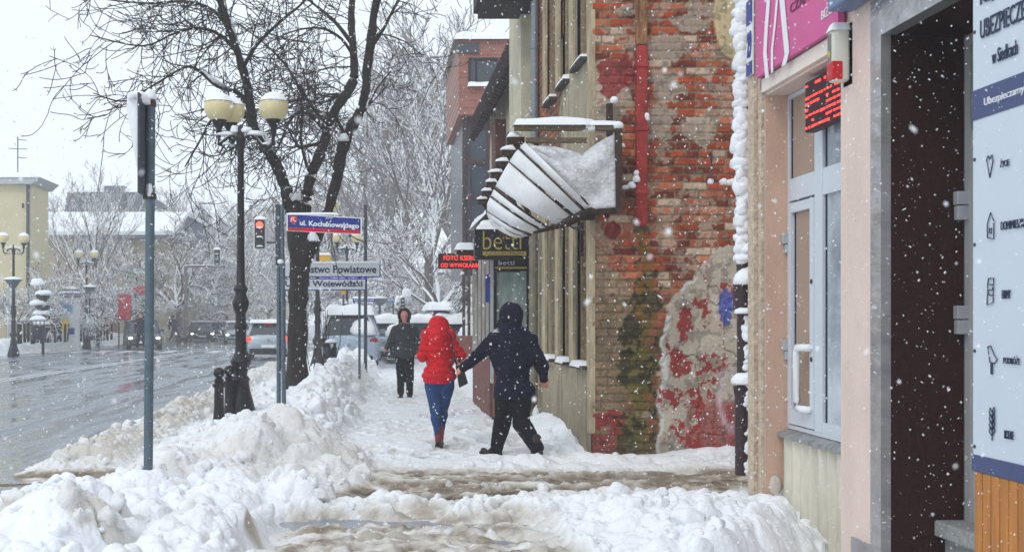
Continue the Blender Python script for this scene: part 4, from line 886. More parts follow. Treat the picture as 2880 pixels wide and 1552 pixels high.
# ================================================================== STREET LAMPS
def make_lamp(label, arms, gsize=.235, group='globe street lamps'):
    """prototype with its foot at the origin, 4.3 m to the arm hub"""
    t = thing('street_lamp', (0, 0, 0), label, 'street lamp', group)
    b = MB(); b.lathe((0, 0, 0), [(.26, -.1), (.25, .1), (.20, .3), (.15, .48), (.13, .62), (.15, .66), (.10, .72), (.12, .82), (.17, .95), (.12, 1.02), (.09, 1.1), (.085, 1.45), (.11, 1.5), (.085, 1.56), (.08, 1.72), (.12, 1.8), (.135, 1.9), (.10, 2.0), (.085, 2.05), (.12, 2.12), (.07, 2.2), (.06, 2.6), (.055, 3.6), (.05, 4.35), (.08, 4.4), (.07, 4.5), (.10, 4.56), (.05, 4.62), (.04, 4.75), (.0, 4.8)], 18)
    b.build('post', M_black, t, smooth=True, auto=50)
    for k, (ang, L_) in enumerate(arms):
        dx, dy = math.cos(ang), math.sin(ang)
        b = MB(); f = lambda r, z: (dx * r, dy * r, z)
        b.tube([f(.03, 4.55), f(.14, 4.62), f(.24, 4.56), f(.34, 4.45), f(L_ - .08, 4.42), f(L_ - .01, 4.47), f(L_, 4.6), f(L_, 4.7)], [.03, .032, .032, .03, .032, .035, .032, .03], 8)
        b.tube([f(.12, 4.42), f(.2, 4.36), f(.27, 4.42), f(.24, 4.5), f(.17, 4.48), f(.19, 4.43)], .016, 6); b.tube([f(.28, 4.43), f(.33, 4.33), f(.38, 4.38)], .016, 6)
        b.lathe(f(L_, 0), [(.03, 4.62), (.05, 4.66), (.045, 4.72), (.09, 4.8), (.125, 4.86), (.12, 4.9)], 14)
        am = b.build('arm', M_iron_snow, t, smooth=True, auto=50)
        b = MB(); b.sphere(f(L_, 4.86 + gsize * .86), gsize, 24, 16); b.build('globe', M_globe, t, smooth=True)
        b = MB(); b.sphere((0, 0, 0), gsize * 1.02, 24, 16); b.v = [(x, y, max(z, gsize * .42 - .01)) for x, y, z in b.v]; b.v = [(x + dx * L_, y + dy * L_, z * 1.05 + 4.86 + gsize * .86) for x, y, z in b.v]; b.build('snow_cap', M_snow, t, smooth=True)
        b = MB(); b.lump(f(.24, 4.63), .14, .07, .05, seed=k); b.lump(f(.1, 4.68), .08, .08, .08, seed=k + 3); b.lump(f(L_ - .12, 4.47), .07, .05, .03, seed=k + 5); b.build('snow', M_snow, t, smooth=True)
    return t
lamp = make_lamp('nearest black cast iron street lamp with three cream globes capped in snow', [(R(0), .52), (R(180), .345), (R(128), .36)])
lamp.location = ((677 - CX) * 17.9 / S, 17.9, .02)
lamp.rotation_euler = (0, 0, R(-3)); lamp.scale = (1, 1, .968)
far = make_lamp('second black lamp on the near pavement, just right of the tree trunk', [(R(0), .42), (R(180), .42)])
far.location = ((884 - CX) * 33 / S, 34.8, 0)
far.scale = (1, 1, 1)
for px_, Y_, lab in ((976, 48.5, 'third lamp on the near pavement, its two globes above the white direction signs'), (1081, 76, 'small distant lamp right of the white direction signs'),
                     (38, 48.8, 'two globe lamp at the far left across the road'), (243, 61, 'two globe lamp between the round kiosk and the tall tree'),
                     (384, 74, 'two globe lamp above the red banner across the road'), (484, 89, 'faintest two globe lamp among trees across the road')):
    o = dup(far, ((px_ - CX) * Y_ / S, Y_, 0), R(8) * (px_ % 3), 1, lab, 'globe street lamps')
def disc_lamp(px_, py_, Y_, lab):
    t = thing('path_lamp', ((px_ - CX) * Y_ / S, Y_, 0), lab, 'path lamp', 'low lamps with flat shades'); x, y = t.location.x, Y_; z = P(0, py_, Y_).z
    b = MB(); b.tube([(x, y, 0), (x, y, z)], .05, 8); b.build('post', M_black, t)
    b = MB(); b.lathe((x, y, z), [(.1, -.3), (.3, 0), (.42, .04), (.3, .1)], 16); b.build('shade', mat('grey_green_shade', lin(84, 100, 100), .5), t, smooth=True, auto=40)
    b = MB(); b.lathe((x, y, z), [(.42, .045), (.35, .12), (.1, .17), (.01, .18)], 16); b.build('snow', M_snow, t, smooth=True)
for a in ((37, 790, 47, 'flat shaded lamp at the left edge across the road'), (252, 810, 60, 'flat shaded lamp right of the round kiosk'), (387, 828, 70, 'flat shaded lamp right of the red banner'), (1068, 842, 55, 'flat shaded lamp beyond the direction signs')): disc_lamp(*a)
# ================================================================== BOLLARDS
def make_bollard():
    t = thing('bollard', (0, 0, 0), '', 'bollard', 'black ball top bollards by the lamp')
    b = MB(); b.lathe((0, 0, 0), [(.13, -.2), (.12, .1), (.09, .25), (.075, .45), (.07, .72), (.1, .75), (.1, .78), (.06, .8), (.08, .84), (.04, .88)], 16); b.build('post', M_black, t, smooth=True, auto=45)
    b = MB(); b.sphere((0, 0, .95), .085, 16, 12); b.build('ball', M_black, t, smooth=True)
    return t
bd = make_bollard(); bd['label'] = 'black ball top bollard, left one of the pair beside the lamp base'; bd.location = ((616 - CX) * 17.0 / S, 17.0, -.22 + .55)
bd.location.z = P(0, 1048, 17).z - .95
o = dup(bd, ((645 - CX) * 17.7 / S, 17.7, P(0, 1042, 17.7).z - .95), 0, 1, 'black ball top bollard touching the base of the nearest lamp')
# row of small posts across the road
bp = MB(); bp.lathe((0, 0, 0), [(.07, 0), (.06, .8), (.075, .82), (.05, .9), (.01, .93)], 8); bpo = bp.build('fence_post', mat('black_iron_snowy', (0, 0, 0)), smooth=True)
tag(bpo, 'small black kerb posts in a row on the far snow bank', 'post', 'small black posts across the road'); first = True
for k in range(30):
    pxx = 42 + k * 9.3 + rng.uniform(-2, 2); Yk = 51 + k * .35
    o = bpo if first else bpo.copy()
    if not first: col.objects.link(o)
    first = False; o.location = ((pxx - CX) * Yk / S, Yk, P(0, 908, Yk).z - .93 + rng.uniform(-.05, .05)); o.rotation_euler = (rng.uniform(-.05, .05), rng.uniform(-.05, .05), 0); o.scale = (1, 1, 1)

# ================================================================== SIGN POSTS AND SIGNS
sp = thing('sign_post', P(420, 1350, 9.3), 'thick grey sign post in the snow heap, its plate seen edge on', 'sign post'); sp.location.z = .1
x, y = sp.location.x, 9.3
b = MB(); b.tube([(x - .012, y, 0), (x + .0, y, P(0, 900, y).z), (x + .012, y, P(0, 285, y).z)], .038, 16); b.build('post', M_galv, sp, smooth=True, auto=50)
xe = P(410, 0, y).x
b = MB(); b.rbox(xe - .012, xe + .004, y - .27, y + .25, P(0, 552, y).z, P(0, 278, y).z, .003); pl_ = b.build('plate', M_post, sp)
b = MB(); b.prism([(xe - .013, P(0, 285, y).z), (xe - .10, P(0, 292, y).z), (xe - .105, P(0, 325, y).z), (xe - .05, P(0, 430, y).z), (xe - .013, P(0, 500, y).z)], 'y', y - .24, y + .22)
b.lump((xe - .045, y, P(0, 290, y).z), .085, .25, .085, 2); b.lump((x + .01, y, P(0, 276, y).z), .05, .06, .06, 4); b.lump((xe + .03, y - .02, P(0, 540, y).z), .03, .04, .07, 5, flat=-.6)
b.build('snow', M_snow, sp, smooth=True, auto=60)
b = MB()
for pyy in (292, 552): b.box(xe - .016, x + .05, y - .045, y + .045, P(0, pyy + 8, y).z, P(0, pyy - 8, y).z)
b.build('clamp', mat('rusty_clamp', lin(74, 66, 62), .6, .3, var=.4), sp)
# street name sign with two posts and a plate seen edge-on
y = 15.5; sg = thing('street_name_sign', (P(792, 0, y).x, y, .1), 'blue and red street name sign on twin grey posts before the tree', 'street sign')
for pxx in (783, 801):
    b = MB(); b.tube([(P(pxx - 2 if pxx > 790 else pxx, 0, y).x, y + (.05 if pxx < 790 else 0), .1), (P(pxx - 8 if pxx > 790 else pxx, 0, y).x, y + (.05 if pxx < 790 else 0), P(0, 578 if pxx > 790 else 750, y).z)], .03, 12); b.build('post', M_galv, sg, smooth=True, auto=50)
A0, A1 = P(806, 0, y).x, P(1018, 0, y).x
def SZ(pxx, pyt): return P(0, pyt, y).z
def slab(m, xa, xb, zla, zlb, zra, zrb, y0, y1):   # a plate whose right end hangs a little lower
    m.add([(xa, y0, zla), (xb, y0, zra), (xb, y1, zra), (xa, y1, zla), (xa, y0, zlb), (xb, y0, zrb), (xb, y1, zrb), (xa, y1, zlb)], [(0, 3, 2, 1), (4, 5, 6, 7), (0, 1, 5, 4), (1, 2, 6, 5), (2, 3, 7, 6), (3, 0, 4, 7)])
m = MB(); slab(m, A0, A1, SZ(0, 650), SZ(0, 600), SZ(0, 661), SZ(0, 613), y - .045, y - .03); m.build('plate', M_white, sg)
m = MB(); slab(m, A0 + .02, A1 - .02, SZ(0, 640), SZ(0, 604), SZ(0, 648), SZ(0, 616), y - .052, y - .046); m.build('blue_field', M_blue, sg)
m = MB(); slab(m, A0 + .02, A1 - .02, SZ(0, 649), SZ(0, 640.4), SZ(0, 658), SZ(0, 648.4), y - .052, y - .046); m.build('red_stripe', mat('sign_red', lin(206, 28, 40), .4, var=.05), sg)
uv = Vector((1, 0, -.055)).normalized()
text('ul. Kochanowskiego', 'lettering', M_white, sg, (P(844, 0, y).x, y - .058, SZ(0, 639)), uv, (0, 0, 1), 166 * y / S, 18.5 * y / S, .003, bold=.03)
text('Jana', 'lettering', M_white, sg, (P(916, 0, y).x, y - .058, SZ(0, 617)), uv, (0, 0, 1), 20 * y / S, 6 * y / S, .003, bold=.01)
m = MB(); cx_ = P(826, 0, y).x; cz_ = SZ(0, 620); m.prism([(cx_ - .05, cz_ + .055), (cx_ + .05, cz_ + .055), (cx_ + .05, cz_ - .02), (cx_, cz_ - .06), (cx_ - .05, cz_ - .02)], 'y', y - .057, y - .0525); cr_ = m.build('crest', mat('crest_red', lin(210, 70, 70), .5), sg)
m = MB(); m.tube([(cx_ - .03, y - .059, cz_ - .02), (cx_ - .02, y - .059, cz_ + .03), (cx_ + .015, y - .059, cz_ + .035), (cx_ + .0, y - .059, cz_), (cx_ + .03, y - .059, cz_ - .02)], .009, 5); m.build('emblem', M_white, cr_)
m = MB(); m.box(P(775, 0, y).x, P(786, 0, y).x, y - .02, y + .5, SZ(0, 745), SZ(0, 575)); m.build('side_plate', M_post, sg)
m = MB(); m.lump((P(790, 0, y).x, y, SZ(0, 738)), .04, .05, .06, 3); m.cap(A0, A1 - .3, y - .05, y - .028, SZ(0, 601), .012); m.build('snow', M_snow, sg, smooth=True)
# direction signs
y = 24.6; ds = thing('direction_sign', (P(1010, 0, y).x, y, .2), 'two white direction boards with blue edging behind the tree trunk', 'direction sign')
b = MB(); b.tube([(P(1011, 0, y).x, y, 0), (P(1011, 0, y).x, y, P(0, 735, y).z)], .028, 10); b.build('post', M_galv, ds, smooth=True, auto=50)
b = MB(); b.tube([(P(800, 0, y).x, y, 0), (P(800, 0, y).x, y, P(0, 735, y).z)], .028, 10); b.build('post', M_galv, ds, smooth=True, auto=50)
for (l, r, t0, b0, s_, tl, tr) in ((800, 1070, 739, 780, 'Starostwo Powiatowe', 815, 1058), (790, 1030, 783, 817, 'Urząd Wojewódzki', 802, 1019)):
    m = MB(); m.box(P(l, 0, y).x, P(r, 0, y).x, y - .06, y - .03, P(0, b0, y).z, P(0, t0, y).z); pb = m.build('board', M_blue, ds)
    m = MB(); m.box(P(l + 3, 0, y).x, P(r - 3, 0, y).x, y - .066, y - .061, P(0, b0 - 3, y).z, P(0, t0 + 3, y).z); m.build('face', mat('sign_white_face', lin(222, 226, 230), .4, var=.03), pb)
    m = text(s_, 'lettering', mat('navy_ink', (0, 0, 0)), pb, P(tl, b0 - (12 if 'P' in s_ else 6), y - .07), (1, 0, 0), (0, 0, 1), (tr - tl) * y / S, 22 * y / S, .003, bold=.025)
m = MB(); m.cap(P(800, 0, y).x, P(1066, 0, y).x, y - .07, y - .02, P(0, 739, y).z, .03); m.build('snow', M_snow, ds, smooth=True)
def post(px_, pb, pt, Y_, r, lab, m_=None, name='post', cat='post'):
    m = MB(); q = P(px_, pb, Y_); m.tube([(q.x, Y_, 0), (q.x, Y_, P(0, pt, Y_).z)], r, 10); m.lathe((q.x, Y_, P(0, pt, Y_).z), [(r * 1.2, -.02), (r * 1.1, .02), (.005, .05)], 10)
    return tag(m.build(name, m_ or M_post, smooth=True, loc=(q.x, Y_, 0), auto=50), lab, cat)
post(1028, 1000, 580, 27.5, .042, 'tall plain grey pole rising behind the right end of the direction signs')
# small far signs
def flat_sign(name, lab, cat, l, r, t0, b0, Y_, fm, pole=None, txt=None, tm=None, snow=True, em=None):
    t = thing(name, (P((l + r) / 2, 0, Y_).x, Y_, 0), lab, cat)
    m = MB(); m.rbox(P(l, 0, Y_).x, P(r, 0, Y_).x, Y_ - .05, Y_, P(0, b0, Y_).z, P(0, t0, Y_).z, .01); m.build('panel', fm, t)
    if em: m = MB(); m.rbox(P(l + 2, 0, Y_).x, P(r - 2, 0, Y_).x, Y_ - .056, Y_ - .052, P(0, b0 - 2, Y_).z, P(0, t0 + 2, Y_).z, .001); m.build('face', em, t)
    for pp in (pole if isinstance(pole, (list, tuple)) else [pole] if pole else []):
        m = MB(); m.tube([(P(pp, 0, Y_).x, Y_ + .04, 0), (P(pp, 0, Y_).x, Y_ + .04, P(0, t0 + 2, Y_).z)], .04, 8); m.build('post', M_post, t)
    if txt: text(txt, 'lettering', tm, t, P(l + 4, b0 - (b0 - t0) * .25, Y_ - .06), (1, 0, 0), (0, 0, 1), (r - l - 8) * Y_ / S, (b0 - t0) * .5 * Y_ / S, .004, bold=.02)
    if snow: m = MB(); m.cap(P(l, 0, Y_).x, P(r, 0, Y_).x, Y_ - .06, Y_ + .04, P(0, t0, Y_).z, .07); m.build('snow', M_snow, t, smooth=True)
    return t
flat_sign('bus_sign', 'yellow sign plate above the direction boards', 'sign', 890, 930, 716, 734, 38, mat('yellow_sign', lin(226, 178, 40), .5, var=.08))
flat_sign('direction_sign', 'small white direction board between the tree trunk and the snowy van', 'direction sign', 952, 1052, 845, 866, 52, M_post, (962, 1040), 'Urząd Miasta', M_ink, em=M_white)
flat_sign('street_name_sign', 'small distant blue and red street name sign above the snowy van', 'street sign', 992, 1056, 838, 849, 50, M_blue, (996,), 'ul. Biskupa', M_white)
flat_sign('warning_sign', 'round yellow sign below the direction boards', 'road sign', 960, 972, 815, 828, 40, mat('yellow_sign', (0, 0, 0)), (966,))
flat_sign('billboard', 'grey billboard frame in front of the far trees', 'billboard', 1158, 1206, 828, 856, 70, M_post, (1206,), em=mat('pale_grey_board', lin(150, 160, 168), .5))
flat_sign('street_name_sign', 'tiny pale blue name plate left of the snowy signal head', 'street sign', 1088, 1108, 846, 852, 58, mat('pale_blue_sign', lin(80, 120, 180), .5), (1106,), snow=False)
flat_sign('banner', 'tall red banner with white print across the road', 'banner', 332, 368, 828, 900, 62, mat('banner_red', lin(184, 52, 64), .7, var=.12), (334, 366), snow=False, em=mat('banner_face', lin(190, 56, 68), .7, var=.15, vs=8))
flat_sign('banner', 'short red panel partly behind the nearest grey sign post', 'banner', 376, 412, 806, 826, 63, mat('banner_red', (0, 0, 0)), snow=False)

# ================================================================== TRAFFIC LIGHTS
def signal(px_, pt, pb, Y_, lab, lit=True, post_px=None, w_=None, back=True):
    z0, z1 = P(0, pb, Y_).z, P(0, pt, Y_).z; hgt = z1 - z0; x = P(px_, 0, Y_).x; wd = hgt * .36
    t = thing('traffic_light', (x, Y_, 0), lab, 'traffic light', 'traffic lights')
    m = MB(); m.rbox(x - wd / 2, x + wd / 2, Y_, Y_ + .12, z0, z1, .03); m.build('housing', M_black, t)
    if back: m = MB(); m.rbox(x - wd * .66, x + wd * .66, Y_ + .122, Y_ + .14, z0 - .07, z1 + .07, .02); m.build('backing_board', M_white, t)
    for k in range(3):
        zc = z1 - hgt * (k + .5) / 3; r = hgt * .13
        m = MB(); m.sphere((x, Y_ - .005, zc), r, 16, 10, (1, .3, 1)); ln = m.build('lens', (mat('red_lit_lens', lin(255, 40, 30), .4, emit=(1, .05, .03), es=5) if (k == 0 and lit) else mat('dark_lens', lin(60, 62, 66), .3)), t, smooth=True)
        m = MB(); m.tube([(x + r * 1.15 * math.cos(a), Y_ - .08, zc + r * 1.15 * math.sin(a)) for a in [R(10 + 16 * q) for q in range(11)]], .018, 5); m.build('visor', M_black, ln)
        m = MB(); m.lump((x, Y_ - .04, zc - r * .8), r * .9, .04, .035, k); m.build('snow', M_snow, ln, smooth=True)
    if post_px:
        xp_ = P(post_px, 0, Y_).x; m = MB(); m.tube([(xp_, Y_ + .3, 0), (xp_, Y_ + .3, z1)], .06, 10); zz = z0 + .18; m.tube([(x, Y_ + .13, zz), (xp_, Y_ + .3, zz)], .03, 8); m.build('post', M_post, t)
    m = MB(); m.cap(x - wd * .6, x + wd * .6, Y_ - .02, Y_ + .15, z1 + .05, .08); m.build('snow', M_snow, t, smooth=True)
    return t
signal(730, 620, 698, 33, 'white backed traffic light showing red left of the street name sign', True, 790)
signal(610, 703, 746, 66, 'dark traffic light on a mast arm over the road', False, None)
m = MB(); a = P(520, 748, 66); c = P(632, 748, 66); m.tube([a + Vector((0, .3, 0)), c + Vector((0, .3, 0))], .08, 8); m.tube([(a.x, 66.3, 0), (a.x, 66.3, a.z)], .1, 8); o = m.build('signal_mast', M_dtwig, loc=(a.x, 66, 0)); tag(o, 'long mast arm carrying the dark traffic light over the road', 'mast')
signal(1327, 852, 870, 60, 'tiny red traffic light in front of the snowy spruce', True, 1318, back=False)
t = signal(1133, 838, 868, 44, 'traffic light head buried under a tall cap of snow', False, 1133, back=False)
m = MB(); m.rbox(P(1131, 0, 44).x, P(1156, 0, 44).x, 43.85, 44.2, P(0, 838, 44).z, P(0, 812, 44).z, .09); m.lump((P(1120, 0, 44).x, 44, P(0, 846, 44).z), .12, .16, .2, 7); m.build('snow', M_snow, t, smooth=True)

# ================================================================== TREES
class TB:
    """branch skeletons collected as polylines, turned into one mesh of tapering tubes"""
    def __init__(s): s.v = []; s.f = []; s.n = 0
    def tube(s, pts, rad, n=4):
        pts = np.asarray(pts, float); k = len(pts); rad = np.asarray(rad, float)
        d = np.gradient(pts, axis=0); d /= np.linalg.norm(d, axis=1)[:, None] + 1e-9
        ref = np.tile([0, 0, 1.], (k, 1)); ref[np.abs(d[:, 2]) > .95] = [0, 1, 0]
        a = np.cross(d, ref); a /= np.linalg.norm(a, axis=1)[:, None] + 1e-9; b = np.cross(a, d)
        t = 2 * np.pi * (np.arange(n) + (.0 if n > 4 else .5 * 0)) / n
        ring = pts[:, None, :] + rad[:, None, None] * (a[:, None, :] * np.cos(t)[None, :, None] + b[:, None, :] * np.sin(t)[None, :, None])
        s.v.append(ring.reshape(-1, 3))
        i = (np.arange(k - 1) * n)[:, None]; q = np.arange(n)[None, :]; q2 = (q + 1) % n
        s.f.append(np.stack([i + q, i + q2, i + n + q2, i + n + q], -1).reshape(-1, 4) + s.n); s.n += k * n
    def build(s, name, m, parent=None):
        V = np.concatenate(s.v); F = np.concatenate(s.f)
        return meshobj(name, V, F, m, smooth=False, parent=parent)
def grow(tb, p, d, L_, r, depth, par, rnd, lo=0.):
    """a branch and its side shoots"""
    k = max(4, int(L_ / par['seg'])); k = min(k, 12); step = L_ / k; pts = [np.array(p, float)]; rr = [r]; d = np.array(d, float); d /= np.linalg.norm(d)
    bend = rnd.normal(0, 1, 3) * par['wander']
    for i in range(k):
        d = d + bend * .25 + rnd.normal(0, 1, 3) * par['wander'] * .5; t = i / k
        d[2] += par['up'] * (.06 if depth else .03) + par['droop'] * math.sin(t * 3.1) * (1 if depth else .3)
        d /= np.linalg.norm(d); pts.append(pts[-1] + d * step); rr.append(max(par['rmin'], r * (1 - .75 * (i + 1) / k)))
    tb.tube(pts, rr, 6 if r > .05 else 4 if r > .018 else 3)
    if depth >= par['depth']: return
    nch = par['nch'][depth]
    for c in range(nch):
        t = lo + (1 - lo) * ((c + rnd.random()) / nch) ** .9; t = .15 + .85 * t; i = min(k - 1, int(t * k)); a = pts[i] + (pts[i + 1] - pts[i]) * (t * k - i)
        dd = pts[i + 1] - pts[i]; dd /= np.linalg.norm(dd)
        q = rnd.normal(0, 1, 3); q -= q.dot(dd) * dd; q /= np.linalg.norm(q); q[2] = q[2] * .6 + par['up'] * .2
        ang = par['ang'] * (.7 + .6 * rnd.random()); nd = dd * math.cos(ang) + q * math.sin(ang)
        grow(tb, a, nd, L_ * par['ratio'] * (1.15 - .55 * t) * (.7 + .6 * rnd.random()), max(par['rmin'], rr[i] * .58), depth + 1, par, rnd)
def make_tree(name, label, cat, hgt, seed, kind, group):
    rnd = np.random.default_rng(seed)
    t = thing(name, (0, 0, 0), label, cat, group)
    tr = TB(); cr = TB()
    fork = {'tall': .30, 'spread': .26, 'low': .32, 'fine': .28}[kind] * hgt
    base = {'tall': .16, 'spread': .22, 'low': .17, 'fine': .17}[kind]
    lean = rnd.normal(0, .25, 2)
    tp = [(0, 0, -.1), (0, 0, .1), (lean[0] * .2, lean[1] * .2, fork * .35), (lean[0] * .6, lean[1] * .6, fork * .7), (lean[0], lean[1], fork)]
    tr.tube(tp, [base * 1.5, base * 1.25, base, base * .95, base * .95], 10)
    par = dict(tall=dict(seg=.6, wander=.10, up=.8, droop=-.02, rmin=.012, depth=3, nch=[7, 6, 4], ang=.65, ratio=.55),
               spread=dict(seg=.5, wander=.16, up=.45, droop=-.05, rmin=.02, depth=3, nch=[8, 6, 5], ang=.8, ratio=.5),
               low=dict(seg=.35, wander=.24, up=.2, droop=-.06, rmin=.022, depth=3, nch=[8, 6, 4], ang=.9, ratio=.5),
               fine=dict(seg=.6, wander=.12, up=.6, droop=-.03, rmin=.012, depth=3, nch=[9, 8, 5], ang=.7, ratio=.52))[kind]
    nl = {'tall': 6, 'spread': 8, 'low': 9, 'fine': 8}[kind]
    for i in range(nl):
        az = 2 * math.pi * (i + rnd.random() * .6) / nl; el = {'tall': 1.15, 'spread': .7, 'low': .45, 'fine': .95}[kind] + rnd.normal(0, .18)
        d = (math.cos(az) * math.cos(el), math.sin(az) * math.cos(el), math.sin(el)); z0 = fork * (.82 + .18 * rnd.random())
        L_ = hgt * {'tall': .62, 'spread': .6, 'low': .55, 'fine': .62}[kind] * (.8 + .3 * rnd.random())
        pp = (lean[0] * z0 / fork, lean[1] * z0 / fork, z0)
        grow(cr, pp, d, L_, base * .55, 0, par, rnd, .12)
    if kind in ('tall', 'fine'): grow(cr, (lean[0], lean[1], fork), (0, 0, 1), hgt * .68, base * .7, 0, par, rnd, .1)
    tr.build('trunk', M_sbark, t); cr.build('crown', M_stwig if kind != 'fine' else M_dtwig, t)
    return t
protoT = {}
def tree(kind, v, px_, Y_, hgt, rz, label, cat='tree', group='bare snowy trees'):
    key = (kind, v); x = (px_ - CX) * Y_ / S
    if key not in protoT:
        protoT[key] = (make_tree('bare_tree', label, cat, 10., 40 + v * 7 + len(kind), kind, group)); o = protoT[key]
        o.location = (x, Y_, 0); o.rotation_euler = (0, 0, rz); o.scale = (hgt / 10,) * 3; return o
    return dup(protoT[key], (x, Y_, 0), rz, hgt / 10, label, group)
tree('tall', 0, 250, 68, 9.6, .3, 'tall bare tree in front of the dark mansard roof across the road')
tree('spread', 0, 512, 72, 9.0, 1.1, 'spreading snowy tree with a dark trunk right of the nearest grey post')
tree('low', 0, 122, 57.9, 5.8, .2, 'low snow laden tree beside the yellow building')
tree('low', 1, 275, 62, 5.4, 2.2, 'low crooked snowy tree leaning over the red banner')
tree('spread', 1, 600, 88, 10.0, 2.0, 'snowy tree just left of the nearest lamp post')
tree('fine', 0, 440, 96, 11, 2.9, 'fine twigged hazy tree far behind the nearest grey post')
tree('spread', 0, 660, 104, 10.6, 3.6, 'snowy tree between the nearest lamp post and the red signal')
tree('fine', 1, 700, 125, 14, .9, 'hazy distant tree behind the red signal')
tree('fine', 0, 560, 120, 14, .9, 'faint tall tree far behind the mast arm')
tree('spread', 1, 760, 112, 9.0, 4.9, 'snowy tree far down the road behind the street name sign')
tree('low', 1, 560, 95, 6.5, 4.4, 'small snowy tree above the oncoming cars')
tree('fine', 1, 860, 120, 14, 3.3, 'hazy tree behind the fork of the big tree')
tree('spread', 0, 930, 90, 9.6, 5.2, 'snowy tree above the snow covered van')
tree('fine', 0, 1010, 100, 15, 4.2, 'tall hazy tree right of the tall grey pole')
tree('spread', 1, 1120, 72, 9, .8, 'snowy tree arching over the far end of the pavement')
tree('tall', 1, 1210, 62, 15.5, .4, 'very tall dark twigged tree left of the brick block')
tree('fine', 1, 1150, 85, 19, 5.5, 'tallest hazy tree in the gap above the walking people')
tree('spread', 0, 1235, 56, 8.6, 2.6, 'snow laden tree left of the red letter display')
tree('fine', 0, 1300, 75, 20, 1.2, 'tall tree whose top shows over the brick block')
tree('low', 0, 1170, 95, 7.5, 3.1, 'small snowy tree behind the billboard frame')
tree('fine', 1, 330, 130, 13, 2.3, 'faint tree behind the long snowy roof')
tree('low', 1, 1040, 70, 6.5, .6, 'low snowy tree behind the distant name sign')
tree('spread', 1, 850, 70, 7.6, 1.7, 'snowy tree directly behind the big dark trunk')

tree('low', 1, 55, 55, 4.9, 3.9, 'low snow laden tree at the very left edge')
tree('spread', 1, 165, 72, 8.2, 5.6, 'snowy tree against the yellow building corner')
tree('fine', 0, 215, 90, 10.5, .5, 'fine hazy tree over the long snowy roof')
tree('low', 1, 350, 66, 5.2, .9, 'low snowy tree right above the red banner')
tree('spread', 0, 420, 82, 8.8, 4.0, 'snowy tree directly behind the nearest grey post')
tree('low', 0, 640, 80, 6.2, 1.0, 'low snowy tree over the silver hatchback')
# ---- the big dark tree
YT = 22.0
bt_ = thing('big_tree', P(838, 1085, YT), 'big dark forked street tree with drooping bare twigs', 'tree'); bt_.location.z = .1
rt = np.random.default_rng(5)
def limb(pts, n=9):
    """pts: (px, py, width px, dy); smoothed"""
    q = np.array([[*P(a, c, YT + e), w_ * (YT + e) / S / 2] for a, c, w_, e in pts]); k = len(q); t = np.arange(k); tt = np.linspace(0, k - 1, (k - 1) * 4 + 1)
    out = np.zeros((len(tt), 4))
    for i, x_ in enumerate(tt):
        j = min(int(x_), k - 2); f = x_ - j; p0 = q[max(j - 1, 0)]; p1 = q[j]; p2 = q[j + 1]; p3 = q[min(j + 2, k - 1)]
        out[i] = .5 * ((2 * p1) + (-p0 + p2) * f + (2 * p0 - 5 * p1 + 4 * p2 - p3) * f * f + (-p0 + 3 * p1 - 3 * p2 + p3) * f ** 3)
    return out
def bark_tube(tb, o, n=14):
    pts = o[:, :3].copy(); r = o[:, 3] * (1 + .07 * rt.normal(0, 1, len(o))); pts += rt.normal(0, 1, pts.shape) * .006; tb.tube(pts, r, n)
tk = TB(); lb_ = TB()
trunk = limb([(834, 1110, 84, 0), (836, 1060, 64, 0), (836, 960, 54, 0), (838, 860, 53, 0), (842, 780, 58, 0), (846, 710, 66, 0), (840, 640, 72, 0), (836, 590, 66, 0), (834, 565, 40, 0)]); bark_tube(tk, trunk, 18)
limbs = {
 'L': limb([(830, 620, 50, 0), (812, 560, 38, 0), (795, 505, 32, 0), (765, 445, 30, -.1), (735, 395, 28, -.2), (712, 350, 28, -.3), (703, 290, 27, -.4), (690, 220, 24, -.5), (668, 150, 22, -.6), (645, 80, 20, -.7), (622, 10, 18, -.8), (600, -70, 14, -.9)]),
 'M': limb([(850, 620, 48, 0), (862, 560, 36, .1), (872, 500, 30, .2), (898, 440, 30, .3), (912, 400, 30, .4), (925, 350, 26, .5), (955, 290, 28, .6), (988, 240, 27, .7), (997, 190, 24, .8), (992, 120, 22, .9), (988, 40, 20, 1), (996, -60, 16, 1)]),
 'R': limb([(850, 730, 50, -.1), (880, 680, 42, -.2), (908, 630, 32, -.3), (930, 570, 30, -.4), (948, 500, 32, -.5), (958, 440, 34, -.5), (978, 380, 33, -.6), (1005, 330, 30, -.6), (1024, 280, 26, -.7), (1032, 200, 27, -.7), (1042, 120, 24, -.8), (1052, 40, 22, -.9), (1066, -50, 18, -1)]),
}
for o in limbs.values(): bark_tube(tk, o, 12)
tk.build('trunk', M_bark, bt_)
